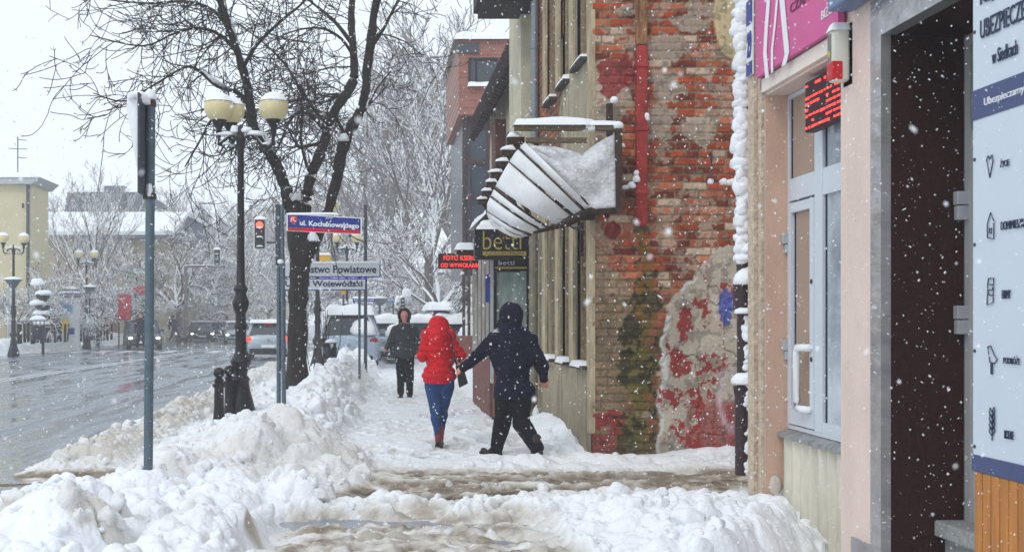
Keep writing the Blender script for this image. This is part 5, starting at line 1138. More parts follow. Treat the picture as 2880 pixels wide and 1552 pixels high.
subs = [
 ([(705, 300, 16, -.4), (670, 262, 12, -.8), (610, 243, 9, -1.2), (560, 200, 9, -1.5), (520, 190, 7, -1.7), (440, 235, 6, -2), (350, 285, 5, -2.3), (262, 262, 3, -2.6)], 20),
 ([(715, 360, 16, -.3), (690, 325, 13, -.1), (645, 300, 10, .2), (600, 330, 8, .5), (560, 400, 6, .8), (520, 470, 4, 1)], 12),
 ([(670, 150, 14, -.6), (620, 100, 10, -1), (560, 80, 8, -1.4), (490, 95, 7, -1.8), (400, 130, 5, -2.2), (255, 100, 3, -2.6)], 22),
 ([(650, 90, 14, -.7), (600, 30, 10, -.4), (520, 5, 8, 0), (400, 10, 6, .4), (230, -10, 3, .8)], 22),
 ([(680, 200, 14, -.5), (720, 130, 10, -.9), (790, 60, 8, -1.2), (850, 10, 6, -1.5), (900, -60, 4, -1.8)], 14),
 ([(920, 372, 16, .5), (880, 330, 12, .3), (840, 315, 10, .1), (810, 350, 8, -.1), (790, 400, 6, -.3), (770, 440, 4, -.5)], 14),
 ([(915, 400, 14, .4), (870, 410, 9, .7), (845, 415, 8, .9), (830, 400, 6, 1.1), (800, 340, 5, 1.4), (760, 250, 4, 1.7)], 14),
 ([(925, 350, 14, .5), (885, 310, 10, .8), (840, 240, 8, 1.1), (800, 180, 6, 1.4), (740, 120, 5, 1.7), (660, 60, 3, 2)], 20),
 ([(988, 240, 14, .7), (950, 270, 9, 1.0), (900, 290, 7, 1.4), (840, 280, 5, 1.8), (770, 310, 4, 2.1)], 14),
 ([(995, 130, 14, .9), (940, 60, 10, 1.2), (880, 10, 7, 1.5), (820, -40, 5, 1.8)], 14),
 ([(1000, 170, 10, .8), (960, 110, 8, .3), (900, 80, 6, -.2), (820, 90, 5, -.7), (740, 130, 3, -1.1)], 16),
 ([(1040, 140, 12, -.8), (1080, 80, 9, -1), (1110, 20, 6, -1.2), (1150, -40, 4, -1.4)], 10),
 ([(975, 390, 12, -.6), (950, 340, 9, -.8), (935, 300, 7, -1)], 5),
 ([(865, 470, 10, .2), (850, 420, 8, .5), (846, 370, 6, .8), (850, 300, 5, 1.1), (840, 230, 4, 1.4)], 10),
 ([(735, 395, 10, -.2), (700, 390, 7, -.6), (650, 420, 5, -1), (600, 440, 4, -1.4), (560, 430, 3, -1.8)], 8),
 ([(1010, 325, 10, -.6), (1035, 300, 7, -.9), (1060, 250, 5, -1.2), (1100, 200, 4, -1.5)], 4),
]
snowc = []
def twig(p, d, L_, r, depth):
    k = 9; step = L_ / k; pts = [np.array(p)]; d = np.array(d) / np.linalg.norm(d); side = rt.normal(0, 1, 3) * .10; rr = [r]
    sag = rt.uniform(-.16, -.02); lift = rt.uniform(.05, .30)
    for i in range(k):
        t = i / k; d = d + side * .6 + rt.normal(0, 1, 3) * .05; d[2] += sag * (1 - t) + lift * t * .9; d /= np.linalg.norm(d)
        pts.append(pts[-1] + d * step); rr.append(max(.0065, r * (1 - .7 * (i + 1) / k)))
    lb_.tube(pts, rr, 4)
    if depth < 2:
        for c in range(rt.integers(3, 6) if depth == 0 else rt.integers(1, 4)):
            i = rt.integers(1, k); dd = pts[i + 1] - pts[i]; q = rt.normal(0, 1, 3); q -= q.dot(dd) * dd / dd.dot(dd); q /= np.linalg.norm(q)
            twig(pts[i], dd / np.linalg.norm(dd) * .75 + q * .75, L_ * rt.uniform(.4, .75), max(.0065, rr[i] * .7), depth + 1)
    elif rt.random() < .5:                                 # brush of short buds at the tip
        for c in range(4): q = rt.normal(0, 1, 3); lb_.tube([pts[-1], pts[-1] + (d * .6 + q * .5) * .06], [.006, .003], 3)
for pts, nt_ in subs:
    o = limb(pts); lb_.tube(o[:, :3], np.maximum(o[:, 3], .008), 6)
    for q in range(int(nt_ * 1.0)):
        i = rt.integers(3, len(o) - 1); dd = o[i, :3] - o[i - 1, :3]; dd /= np.linalg.norm(dd); z = rt.normal(0, 1, 3); z[1] *= 1.0; z -= z.dot(dd) * dd; z /= np.linalg.norm(z)
        twig(o[i, :3], dd * .55 + z * .8, rt.uniform(.6, 1.6), max(.009, o[i, 3] * .5), rt.integers(0, 2))
for nm, cnt in (('L', 18), ('M', 7), ('R', 7)):
    o = limbs[nm]
    for q in range(cnt):
        i = rt.integers(12, len(o) - 1); z = rt.normal(0, 1, 3); z[0] -= .5; z[2] *= .5
        if nm == 'L' and o[i, 2] < 5: continue
        twig(o[i, :3], z, rt.uniform(.8, 1.9), .016, 0)
lb_.build('crown', M_twig, bt_)
m = MB(); m.lump(tuple(P(829, 556, YT - .02)), .13, .12, .13, 2, flat=-.9); m.build('snow', M_snow, bt_, smooth=True)
m = MB(); m.lump(tuple(P(882, 672, YT - .3)), .13, .12, .14, 4); m.build('snow', M_snow, bt_, smooth=True)
m = MB(); m.lump(tuple(P(968, 392, YT - .7)), .09, .1, .10, 6); m.build('snow', M_snow, bt_, smooth=True)
for pts in ([(700, 300), (690, 232), (668, 150)], [(758, 425), (735, 385), (718, 352)], [(660, 125), (640, 62), (620, 5)]):
    m = MB(); q = [P(a + 9, c, YT - .35) + Vector((0, 0, .02)) for a, c in pts]; m.tube(q, [.02, .05, .02], 8); m.build('snow', M_snow, bt_, smooth=True)
m = MB(); m.tube([P(640, 253, YT - 1) + Vector((0, 0, .04)), P(600, 232, YT - 1.3) + Vector((0, 0, .04)), P(570, 207, YT - 1.45) + Vector((0, 0, .04))], [.02, .045, .02], 8); m.build('snow', M_snow, bt_, smooth=True)

# snowy spruce
spz = thing('spruce_tree', ((1320 - CX) * 47 / S, 47, 0), 'snow covered spruce beside the brick block', 'tree')
m = MB(); m.tube([(spz.location.x, 47, 0), (spz.location.x, 47, 5)], [.12, .02], 8); m.build('trunk', M_sbark, spz)
tb = TB(); rs = np.random.default_rng(3)
for k in range(620):
    z = .3 + 4.2 * rs.random() ** 1.2; L_ = .18 + 1.15 * (1 - z / 4.7); az = rs.random() * 6.283; c, s_ = math.cos(az), math.sin(az); x0 = spz.location.x
    p0 = np.array([x0 + c * L_ * .25, 47 + s_ * L_ * .25, z]); p1 = np.array([x0 + c * L_ * .7, 47 + s_ * L_ * .7, z - .08 * L_]); p2 = np.array([x0 + c * L_, 47 + s_ * L_, z - .34 * L_])
    tb.tube([p0, p1, p2], [.05, .085, .015], 5)
    for q in range(3): w_ = rs.normal(0, .16, 3); tb.tube([p1, p1 + w_ + (p2 - p1) * .6], [.03, .008], 4)
tb.build('crown', mat('spruce_needles', lin(58, 72, 66), .9, var=.3, snow=1, snowth=(-.1, .35)), spz)
# thin shrub stems beside the van
shb = thing('shrub', ((905 - CX) * 27 / S, 27, 0), 'thin bare shrub stems beside the snowy van', 'shrub')
tb = TB()
for k in range(16):
    x0 = shb.location.x + rs.uniform(-.25, .25); p = np.array([x0, 27 + rs.uniform(-.2, .2), 0.2]); q = p + [rs.uniform(-.3, .35), 0, rs.uniform(.8, 1.7)]; tb.tube([p, (p + q) / 2 + rs.normal(0, .05, 3), q], [.012, .01, .006], 4)
tb.build('stems', M_twig, shb)

# ================================================================== BUILDINGS ACROSS THE ROAD
M_yel = mat('yellow_render', lin(200, 190, 156), .9, var=.08, vs=.6); M_beige = mat('beige_render', lin(176, 164, 140), .9, var=.15, vs=.5)
M_dark = mat('dark_mansard', lin(96, 100, 112), .8, var=.2, vs=2, snow=1)
yb1 = thing('yellow_building', (-18, 58, 0), 'plain yellow building with a flat snowy roof at the far left', 'building')
z1 = P(0, 520, 58).z; b = MB(); b.box(-36, P(90, 0, 58).x, 58, 60.9, 0, z1); b.build('wall', M_yel, yb1)
b = MB(); b.prism([(-37, z1), (P(96, 0, 58).x, z1), (P(96, 0, 58).x + .4, z1 + .35), (-37, z1 + .35)], 'y', 57.6, 61.2); b.build('roof', mat('grey_roof_edge', lin(170, 174, 176), .7), yb1)
b = MB(); b.cap(-37, P(100, 0, 58).x, 57.6, 61.2, z1 + .35, .25); b.build('snow', M_snow, yb1, smooth=True)
b = MB(); x_ = P(78, 0, 57.9).x; b.tube([(x_, 57.9, 0), (x_, 57.9, z1)], .08, 8); b.build('drainpipe', M_post, yb1)
b = MB(); b.box(P(62, 0, 58).x, P(68, 0, 58).x, 57.97, 58.02, P(0, 585, 58).z, P(0, 572, 58).z); b.build('window', M_glass, yb1)
b = MB(); b.box(P(20, 0, 58).x, P(44, 0, 58).x, 57.95, 58.02, .2, 3.6); b.build('window', M_glass, yb1)
b = MB()
for k in range(4): x_ = P(22 + k * 6, 0, 58).x; b.box(x_, x_ + .06, 57.9, 57.96, .2, 3.6)
b.box(P(20, 0, 58).x, P(44, 0, 58).x, 57.9, 57.96, 2.2, 2.28); b.build('window_frame', M_white, yb1)
an = thing('antenna', (P(50, 0, 59).x, 59, z1 + .3), 'thin roof aerial on the yellow building', 'antenna')
b = MB(); a = P(50, 485, 59); b.tube([a, P(50, 385, 59)], .03, 6)
for (l, r, yy_) in ((50, 76, 393), (24, 76, 418), (50, 74, 443)): b.tube([P(l, yy_, 59), P(r, yy_ + 2, 59)], .02, 5)
b.build('mast', M_post, an)
lh = thing('long_building', (-18, 76, 0), 'long beige building under a broad snowy roof across the road', 'building')
z1 = P(0, 672, 76).z; z2 = P(0, 612, 80).z; xl, xr_ = P(95, 0, 76).x, P(470, 0, 76).x
b = MB(); b.box(xl, xr_, 76, 90, 0, z1); b.build('wall', M_beige, lh)
b = MB(); b.prism([(75.2, z1), (75.2, z1 + .2), (81, z2 + .2), (90, z2 + .2), (90, z1)], 'x', xl - .5, xr_ + .5); b.build('roof', M_dark, lh)
b = MB(); b.prism([(75.15, z1 + .21), (75.1, z1 + .45), (81, z2 + .5), (90, z2 + .5), (90, z2 + .21), (81, z2 + .205)], 'x', xl - .6, xr_ + .6); b.build('snow', M_snow, lh)
b = MB(); b.box(P(225, 0, 76).x, P(330, 0, 76).x, 75.9, 76.05, 0, 3.4); b.build('wall', mat('brown_brick_far', lin(130, 92, 84), .9, var=.2), lh)
for pxx in (150, 350, 400): b = MB(); b.box(P(pxx, 0, 76).x, P(pxx + 22, 0, 76).x, 75.93, 76.05, .9, 2.9); b.build('window', M_glass, lh)
ub = thing('mansard_building', (-22, 96, 0), 'dark mansard storey with a dormer behind the long snowy roof', 'building')
b = MB(); b.box(P(200, 0, 96).x, P(400, 0, 96).x, 97, 104, 0, P(0, 620, 96).z); b.build('wall', M_yel, ub)
b = MB(); z1, z2 = P(0, 632, 96).z, P(0, 540, 96).z; b.prism([(P(175, 0, 96).x, z1), (P(190, 0, 96).x, z2), (P(400, 0, 96).x, z2), (P(415, 0, 96).x, z1)], 'y', 96, 106); b.box(P(295, 0, 96).x, P(350, 0, 96).x, 95.8, 98, z2 - 1, z2 + .5); b.build('roof', M_dark, ub)
b = MB(); b.box(P(310, 0, 96).x, P(336, 0, 96).x, 95.7, 95.9, z1 + .6, z2 - .9); b.build('window', M_white, ub)
b = MB(); b.cap(P(190, 0, 96).x, P(400, 0, 96).x, 96, 106, z2, .3); b.cap(P(240, 0, 96).x, P(345, 0, 96).x, 95.2, 95.95, z1 + .2, .25); b.build('snow', M_snow, ub, smooth=True)
def far_building(name, l, r, top, Y_, m_, lab, wins=(), snow=True):
    t = thing(name, (P((l + r) / 2, 0, Y_).x, Y_, 0), lab, 'building'); zt_ = P(0, top, Y_).z
    b = MB(); b.box(P(l, 0, Y_).x, P(r, 0, Y_).x, Y_, Y_ + 8, 0, zt_); b.build('wall', m_, t)
    b = MB(); b.box(P(l, 0, Y_).x - .3, P(r, 0, Y_).x + .3, Y_ - .4, Y_ + 8.2, zt_ + .002, zt_ + .3); b.build('roof', M_dark, t)
    b = MB(); b.cap(P(l, 0, Y_).x - .3, P(r, 0, Y_).x + .3, Y_ - .4, Y_ + 8.2, zt_ + .3, .35, 3); b.build('snow', M_snow, t, smooth=True)
    for (a, c, d, e) in wins: b = MB(); b.box(P(a, 0, Y_).x, P(c, 0, Y_).x, Y_ - .06, Y_ + .02, P(0, e, Y_).z, P(0, d, Y_).z); b.build('window', M_glass, t)
far_building('house', 470, 610, 735, 100, mat('plum_render', lin(130, 108, 108), .9, var=.2), 'low dull brown house behind the oncoming cars', ((500, 530, 800, 840), (560, 590, 800, 840)))
far_building('house', 640, 800, 760, 150, M_beige, 'faint pale house at the end of the road', ((670, 690, 800, 830), (720, 740, 800, 830)))
far_building('house', 1085, 1300, 775, 105, mat('grey_render_far', lin(176, 172, 164), .9, var=.1), 'grey beige house closing the view at the end of the pavement', ((1120, 1140, 820, 850), (1230, 1250, 820, 850)))
# kiosk / poster pillar
ks = thing('poster_pillar', ((198 - CX) * 57 / S, 57, 0), 'round poster pillar with a domed snow cap across the road', 'poster pillar')
x, y = ks.location.x, 57; r = 26 * 57 / S
b = MB(); b.lathe((x, y, 0), [(r, 0), (r, P(0, 838, 57).z)], 24); b.build('drum', mat('poster_paper', lin(196, 200, 196), .7, var=.06), ks, smooth=True, auto=40)
b = MB(); b.lathe((x, y, P(0, 838, 57).z), [(r * 1.02, 0), (r * 1.1, .05), (r * 1.1, .2), (r * .9, .45)], 24); b.build('canopy', mat('canopy_grey', lin(104, 112, 120), .6), ks, smooth=True, auto=40)
b = MB(); b.lathe((x, y, P(0, 838, 57).z), [(r * 1.03, -.04), (r * 1.03, .04)], 24); b.build('yellow_rim', mat('yellow_sign', (0, 0, 0)), ks)
b = MB(); b.sphere((x, y, P(0, 828, 57).z), r * 1.08, 20, 12, (1, 1, .85)); zc = P(0, 826, 57).z; b.v = [(a, c, max(e, zc)) for a, c, e in b.v]; b.build('snow', M_snow, ks, smooth=True)
b = MB(); b.box(x - .28, x + .22, y - r - .02, y - r + .2, 1.9, 2.6); b.build('poster', mat('poster_blue', lin(120, 160, 200), .6), ks)
b = MB(); b.box(x - .3, x + .05, y - r - .02, y - r + .2, .9, 1.6); b.build('poster', mat('poster_yellow', lin(220, 190, 90), .6), ks)
b = MB(); b.box(x + .0, x + .3, y - r - .03, y - r + .2, .85, 1.15); b.build('poster', M_blue, ks)
# litter bins
def bin_(px_, pb, pt, Y_, lab, col_=M_black):
    t = thing('litter_bin', ((px_ - CX) * Y_ / S, Y_, 0), lab, 'litter bin', None); x = t.location.x; zt_ = P(0, pt, Y_).z; zb_ = P(0, pb, Y_).z; hh = zt_ - zb_
    b = MB(); b.lathe((x, Y_, zb_), [(hh * .26, 0), (hh * .3, hh * .1), (hh * .32, hh * .55), (hh * .3, hh * .58)], 16); b.build('drum', col_, t, smooth=True, auto=40)
    b = MB()
    for q in range(4): a = q * math.pi / 2 + .6; b.tube([(x + hh * .27 * math.cos(a), Y_ + hh * .27 * math.sin(a), zb_ + hh * .55), (x + hh * .27 * math.cos(a), Y_ + hh * .27 * math.sin(a), zb_ + hh * .82)], .02, 6)
    b.lathe((x, Y_, zb_), [(hh * .34, hh * .8), (hh * .34, hh * .85)], 16); b.build('lid', col_, t)
    b = MB(); b.sphere((x, Y_, zb_ + hh * .84), hh * .36, 16, 10, (1, 1, .6)); b.v = [(a, c, max(e, zb_ + hh * .84)) for a, c, e in b.v]; b.build('snow', M_snow, t, smooth=True)
bin_(107, 955, 890, 50, 'dark litter bin under a dome of snow across the road')
bin_(932, 1005, 955, 25.5, 'dark litter bin with a thick snow lid beside the snowy van')
# snow humped planter beside the kiosk
b = MB(); q = P(120, 905, 52)
for k in range(5): b.lump((q.x + rng.uniform(-.3, .3), 52, 1.4 + k * .45), .35, .3, .22, k)
pt_ = thing('planter', (q.x, 52, 0), 'tiered dark planter heaped with snow left of the kiosk', 'planter'); b.build('snow', M_snow, pt_, smooth=True)
b = MB()
for k in range(4): b.lathe((q.x, 52.05, 1.1 + k * .5), [(.1, -.25), (.32, 0), (.34, .12)], 10)
b.tube([(q.x, 52.05, 0), (q.x, 52.05, 3)], .07, 8); b.build('frame', M_black, pt_)

# ================================================================== CARS
def make_car(label, body_m, L_=4.3, W_=1.75, hh=1.47, style='hatch', snow=False, lights='off', group='cars'):
    """nose toward -y (faces the camera at rotation 0); origin on the ground"""
    t = thing('car', (0, 0, 0), label, 'car', group)
    # stations: y, half width, underside z, shoulder z
    st = dict(hatch=[(-.5, .62, .36, .62), (-.485, .80, .26, .74), (-.42, .93, .22, .82), (-.2, 1, .20, .92), (0, 1, .20, .95), (.25, 1, .20, .98), (.42, .96, .24, 1.0), (.485, .88, .30, .96), (.5, .80, .4, .9)],
              sedan=[(-.5, .62, .36, .60), (-.485, .82, .26, .70), (-.42, .93, .22, .78), (-.2, 1, .20, .88), (0, 1, .20, .92), (.25, 1, .20, .94), (.42, .96, .24, .97), (.485, .88, .30, .93), (.5, .80, .4, .85)],
              van=[(-.5, .66, .36, .80), (-.485, .84, .28, .92), (-.42, .95, .22, 1.0), (-.2, 1, .20, 1.1), (0, 1, .20, 1.12), (.25, 1, .20, 1.12), (.44, .98, .24, 1.12), (.49, .93, .30, 1.08), (.5, .9, .36, 1.0)])[style]
    gh = dict(hatch=(-.24, -.10, .36, .47), sedan=(-.2, -.06, .22, .40), van=(-.34, -.2, .45, .49))[style]
    n = 12; vs = []; fs = []
    for (yy_, w_, zb_, zs) in st:
        w2 = W_ / 2 * w_
        sec = [(-w2 * .9, zb_), (-w2, zb_ + .12), (-w2 * 1.0, (zb_ + zs) / 2), (-w2 * .985, zs - .1), (-w2 * .93, zs - .02), (-w2 * .6, zs + .015), (w2 * .6, zs + .015), (w2 * .93, zs - .02), (w2 * .985, zs - .1), (w2, (zb_ + zs) / 2), (w2, zb_ + .12), (w2 * .9, zb_)]
        vs += [(a, yy_ * L_, c) for a, c in sec]
    for i in range(len(st) - 1): fs += [(i * n + q, i * n + (q + 1) % n, (i + 1) * n + (q + 1) % n, (i + 1) * n + q) for q in range(n)]
    fs += [tuple(range(n)), tuple((len(st) - 1) * n + q for q in range(n))]
    m = MB(); m.add(vs, fs); body = m.build('body', body_m, t, smooth=True, auto=45)
    zs = st[4][3]; y0, y1, y2, y3 = [q * L_ for q in gh]; wb, wt = W_ / 2 * .93, W_ / 2 * .72
    def cab(m, e, zt_, z_b):
        m.add([(-wb - e, y0, z_b), (wb + e, y0, z_b), (wb + e, y3, z_b + .03), (-wb - e, y3, z_b + .03), (-wt - e, y1, zt_), (wt + e, y1, zt_), (wt + e, y2, zt_), (-wt - e, y2, zt_)],
              [(0, 1, 5, 4), (1, 2, 6, 5), (2, 3, 7, 6), (3, 0, 4, 7), (4, 5, 6, 7), (3, 2, 1, 0)])
    m = MB(); cab(m, 0, hh - .05, zs - .03); m.build('windows', M_glass, t)
    m = MB()
    m.rbox(-wt - .02, wt + .02, y1 - .05, y2 + .06, hh - .07, hh, .03)
    for s_ in (-1, 1):
        m.tube([(s_ * wb, y0 - .02, zs), (s_ * wt, y1 - .02, hh - .05)], .035, 6); m.tube([(s_ * wb, y3, zs), (s_ * wt, y2, hh - .05)], .06, 6)
        m.tube([(s_ * (wb + .005), (y1 + y3) / 2 - .05, zs - .02), (s_ * (wt + .005), (y1 + y2) / 2, hh - .05)], .035, 6)
    m.build('roof', body_m, t, smooth=True, auto=45)
    for yy_ in (-.31, .30):
        for s_ in (-1, 1):
            m = MB(); m.lathe((s_ * (W_ / 2 - .1), yy_ * L_, .31), [(.20, -.09), (.30, -.1), (.315, -.06), (.315, .06), (.30, .1), (.2, .09)], 20, 'x'); wh = m.build('wheel', M_tyre, t, smooth=True, auto=40)
            m = MB(); m.lathe((s_ * (W_ / 2 - .1), yy_ * L_, .31), [(.2, -.095), (.06, -.1), (.06, .1), (.2, .095)], 12, 'x'); m.build('rim', M_rim, wh)
    f = -L_ / 2; zl = st[1][3] - .12
    for s_ in (-1, 1):
        m = MB(); m.sphere((s_ * W_ * .36, f + .10, zl), .15, 12, 8, (1, .6, .5)); m.build('headlight', mat('lit_headlight', (1, .93, .8), .2, var=0, emit=(1, .9, .72), es=4) if lights == 'front' else mat('headlight_glass', lin(190, 198, 204), .1), t, smooth=True)
        m = MB(); m.sphere((s_ * W_ * .41, L_ / 2 - .10, st[-2][3] - .14), .2, 12, 8, (.9, .6, .5)); m.build('tail_light', mat('lit_tail_light', lin(230, 30, 30), .3, var=0, emit=(1, .05, .03), es=1.6) if lights == 'rear' else mat('tail_light', lin(150, 24, 28), .2), t, smooth=True)
        m = MB(); m.rbox(s_ * (wb + .12) - .1, s_ * (wb + .12) + .1, y0 + .2, y0 + .32, zs, zs + .14, .03); m.build('wing_mirror', body_m, t)
    m = MB(); m.rbox(-W_ * .28, W_ * .28, f - .0, f + .1, .42, .62, .02); m.build('grille', M_black, t)
    m = MB(); m.rbox(-W_ * .4, W_ * .4, f - .02, f + .2, .24, .36, .02); m.build('bumper', M_black, t); m = MB(); m.rbox(-W_ * .42, W_ * .42, L_ / 2 - .2, L_ / 2 + .03, .28, .46, .02); m.build('bumper', M_black, t)
    m = MB(); m.rbox(-.26, .26, f - .035, f - .02, .36, .47, .004); m.build('number_plate', M_white, t)
    m = MB(); m.rbox(-.26, .26, L_ / 2 + .0, L_ / 2 + .035, .5, .61, .004); m.build('number_plate', M_white, t)
    m = MB(); m.lathe((0, f - .005, .68), [(.05, -.02), (.05, .02)], 12, 'y'); m.lathe((0, L_ / 2 + .0, .78), [(.06, -.02), (.06, .025)], 12, 'y'); m.build('emblem', M_rim, t)
    if lights == 'rear': m = MB(); m.rbox(-.2, .2, y2 + .02, y2 + .08, hh - .06, hh - .01, .01); m.build('brake_light', mat('lit_tail_light', (0, 0, 0)), t)
    if snow:
        m = MB(); m.cap(-wt - .10, wt + .10, y1 - .08, y2 + .16, hh - .03, .27 if snow > 1 else .10, 4); m.build('snow', M_snow, t, smooth=True)
        if snow > 1:
            m = MB(); m.cap(-W_ / 2 * .9, W_ / 2 * .9, -L_ / 2 + .1, y0 + .1, zs - .03, .14, 2); m.build('snow', M_snow, t, smooth=True)
            m = MB(); m.lump((-.46, y3 + .02, zs + .16), .36, .18, .30, 5, flat=-.6); m.build('snow', M_snow, t, smooth=True)
            for s_ in (-1, 1): m = MB(); m.add([(s_ * (wt + .02), y2 - .2, hh + .0), (s_ * (wt - .1), y2 + .12, hh), (s_ * (wb - .03), y3 + .10, zs + .0), (s_ * (wb + .07), y3 - .1, zs), (s_ * (wt - .0), y2 - .1, hh + .08), (s_ * (wt - .1), y2 + .16, hh + .06), (s_ * (wb - .03), y3 + .16, zs), (s_ * (wb + .12), y3 - .1, zs)], [(0, 1, 2, 3), (4, 7, 6, 5), (0, 4, 5, 1), (1, 5, 6, 2), (2, 6, 7, 3), (3, 7, 4, 0)]); m.build('snow', M_snow, t, smooth=True)
    return t
M_carD = mat('dark_car_paint', lin(58, 66, 76), .3, .3, var=.1, coat=.6); M_carS = mat('silver_car_paint', lin(172, 182, 192), .35, .35, var=.06, coat=.5)
M_carW = mat('pale_van_paint', lin(168, 184, 200), .4, .1, var=.06, coat=.3)
def put(o, px_, Y_, rz): o.location = ((px_ - CX) * Y_ / S, Y_, .0); o.rotation_euler = (0, 0, R(rz)); return o
put(make_car('dark grey car with lit headlights coming up the far lane', M_carD, 4.4, 1.8, 1.55, 'hatch', lights='front'), 405, 60.5, 12)
cS = put(make_car('dark saloon with lit headlights farther back in the far lane', M_carD, 4.6, 1.8, 1.42, 'sedan', snow=1, lights='front'), 567, 81, 10)
put(dup(cS, (0, 0, 0), 0, 1, 'second dark car following the saloon, lights on', 'cars'), 613, 88, 10)
put(make_car('silver hatchback seen from behind, brake lights on, beside the lamp post', M_carS, 4.1, 1.72, 1.5, 'hatch', snow=1, lights='rear'), 758, 46, 184)
sv = put(make_car('pale van parked at the kerb, half buried in thick snow', M_carW, 4.2, 1.78, 1.78, 'van', snow=2), 992, 37.5, 178)
cp = make_car('snowy silver estate car parked behind the woman in red', M_carS, 4.5, 1.8, 1.5, 'hatch', snow=2); put(cp, 1296, 37.5, 172)
o = put(dup(cp, (0, 0, 0), 0, 1, 'snowy car behind the man in the grey jacket', 'cars'), 1180, 46, 95)
o = put(dup(sv, (0, 0, 0), 0, 1.15, 'snow capped van behind the red hood', 'cars'), 1248, 52, 182)
o = put(dup(cS, (0, 0, 0), 0, 1, 'pale snow dusted car waiting left of the nearest lamp post', 'cars'), 668, 76, 8)
for ch_ in o.children:
    if ch_.name.startswith(('body', 'roof', 'wing')): ch_.data = ch_.data.copy(); ch_.data.materials[0] = M_carS
o = put(dup(cp, (0, 0, 0), 0, 1, 'snowy car parked just right of the pale van', 'cars'), 1085, 42, 178)
o = put(dup(cS, (0, 0, 0), 0, 1, 'dark car turning at the junction behind the dog walker', 'cars'), 520, 92, 70)

# ================================================================== PEOPLE
def capsule(m, a, b_, ra, rb, n=14):
    a, b_ = Vector(a), Vector(b_); d = (b_ - a); L_ = d.length; d = d / max(L_, 1e-6); pts = []; rr = []
    for k in range(5): t = math.pi / 2 * (1 - k / 4); pts.append(a - d * ra * math.sin(t)); rr.append(max(ra * math.cos(t), .001))
    for k in range(1, 5): t = math.pi / 2 * k / 4; pts.append(b_ + d * rb * math.sin(t)); rr.append(max(rb * math.cos(t), .001))
    m.tube(pts, rr, n)
def remesh(m, name, mt, parent, vox=.012, sm_=6, disp=None):
    """fuse overlapping forms into one continuous smooth surface"""
    o = m.build('tmp', mt); md = o.modifiers.new('r', 'REMESH'); md.mode = 'VOXEL'; md.voxel_size = vox; md.use_smooth_shade = True
    if sm_: s_ = o.modifiers.new('s', 'SMOOTH'); s_.factor = .5; s_.iterations = sm_
    dg = bpy.context.evaluated_depsgraph_get(); me = bpy.data.meshes.new_from_object(o.evaluated_get(dg)); bpy.data.objects.remove(o)
    if disp:
        co = np.empty(len(me.vertices) * 3, np.float32); me.vertices.foreach_get('co', co); co = co.reshape(-1, 3)
        nn = np.empty(len(me.vertices) * 3, np.float32); me.vertex_normals.foreach_get('vector', nn); nn = nn.reshape(-1, 3)
        co = co + nn * disp(co)[:, None]; me.vertices.foreach_set('co', co.astype(np.float32).ravel()); me.update()
    me.materials.clear(); me.materials.append(mt); me.transform(Matrix.Translation(-wloc(parent)))
    r = bpy.data.objects.new(name, me); col.objects.link(r); r.parent = parent; return r
M_skin = mat('skin', lin(206, 140, 124), .55, var=.08, vs=20)
def hand(m, w_, d, side, r=.036, curl=.5, grip=None):
    """palm, four fingers of different lengths, a thumb from the side; d: pointing direction"""
    w_ = Vector(w_); d = Vector(d).normalized(); s_ = Vector(side).normalized(); n_ = d.cross(s_)
    for k in (-1, 0, 1): capsule(m, w_ + s_ * .018 * k, w_ + d * .075 + s_ * .022 * k, .018, .016, 8)
    for k, L_ in enumerate((.07, .08, .075, .058)):
        o = s_ * (.030 - .020 * k); p = w_ + d * .08 + o; q = p + (d * (1 - curl * .5) + n_ * curl * .6).normalized() * L_ * .5; e = q + (d * (1 - curl * 1.4) + n_ * curl * 1.2).normalized() * L_ * .5
        capsule(m, p, q, .0105, .010, 8); capsule(m, q, e, .010, .008, 8)
    p = w_ + d * .02 + s_ * .03; q = p + (d * .6 + s_ * .6).normalized() * .045; capsule(m, p, q, .014, .012, 8); capsule(m, q, q + (d + n_ * .3).normalized() * .03, .011, .009, 8)
def head(m, c, f, tilt=0):
    """c: head centre; f: facing direction; skull, jaw, nose, ears, brow"""
    c = Vector(c); f = Vector(f).normalized(); s_ = f.cross(Vector((0, 0, 1))).normalized()
    for i in range(1): m.sphere(c + Vector((0, 0, .03)), .098, 18, 14, (.95, 1.0, 1.1))
    capsule(m, c + f * .03 + Vector((0, 0, -.03)), c + f * .05 + Vector((0, 0, -.085)), .07, .045)
    capsule(m, c + f * .095 + Vector((0, 0, .012)), c + f * .118 + Vector((0, 0, -.022)), .011, .016, 8)
    capsule(m, c + f * .082 + s_ * .028 + Vector((0, 0, .022)), c + f * .082 - s_ * .028 + Vector((0, 0, .022)), .014, .014, 8)
    capsule(m, c + f * .090 + s_ * .018 + Vector((0, 0, -.055)), c + f * .090 - s_ * .018 + Vector((0, 0, -.055)), .010, .010, 8)
    for k in (-1, 1): m.sphere(c + s_ * k * .092 + Vector((0, 0, -.005)), .026, 8, 8, (.5, .8, 1.2))
def fabric_disp(amp, vs_, hor=2.2, seed=0):
    def f(co):
        a = fbm(co[:, 0] * 1.0 + co[:, 1] * 1.3, co[:, 2] * hor, vs_, seed, 4) - .5
        return (a * amp).astype(np.float32)
    return f
def eyes(c, f, parent):
    c = Vector(c); f = Vector(f).normalized(); s_ = f.cross(Vector((0, 0, 1))).normalized()
    for k in (-1, 1): m = MB(); m.sphere(c + f * .088 + s_ * .031 * k + Vector((0, 0, .006)), .0125, 10, 8); m.build('eye', mat('dark_eye', lin(40, 34, 32), .2), parent, smooth=True)
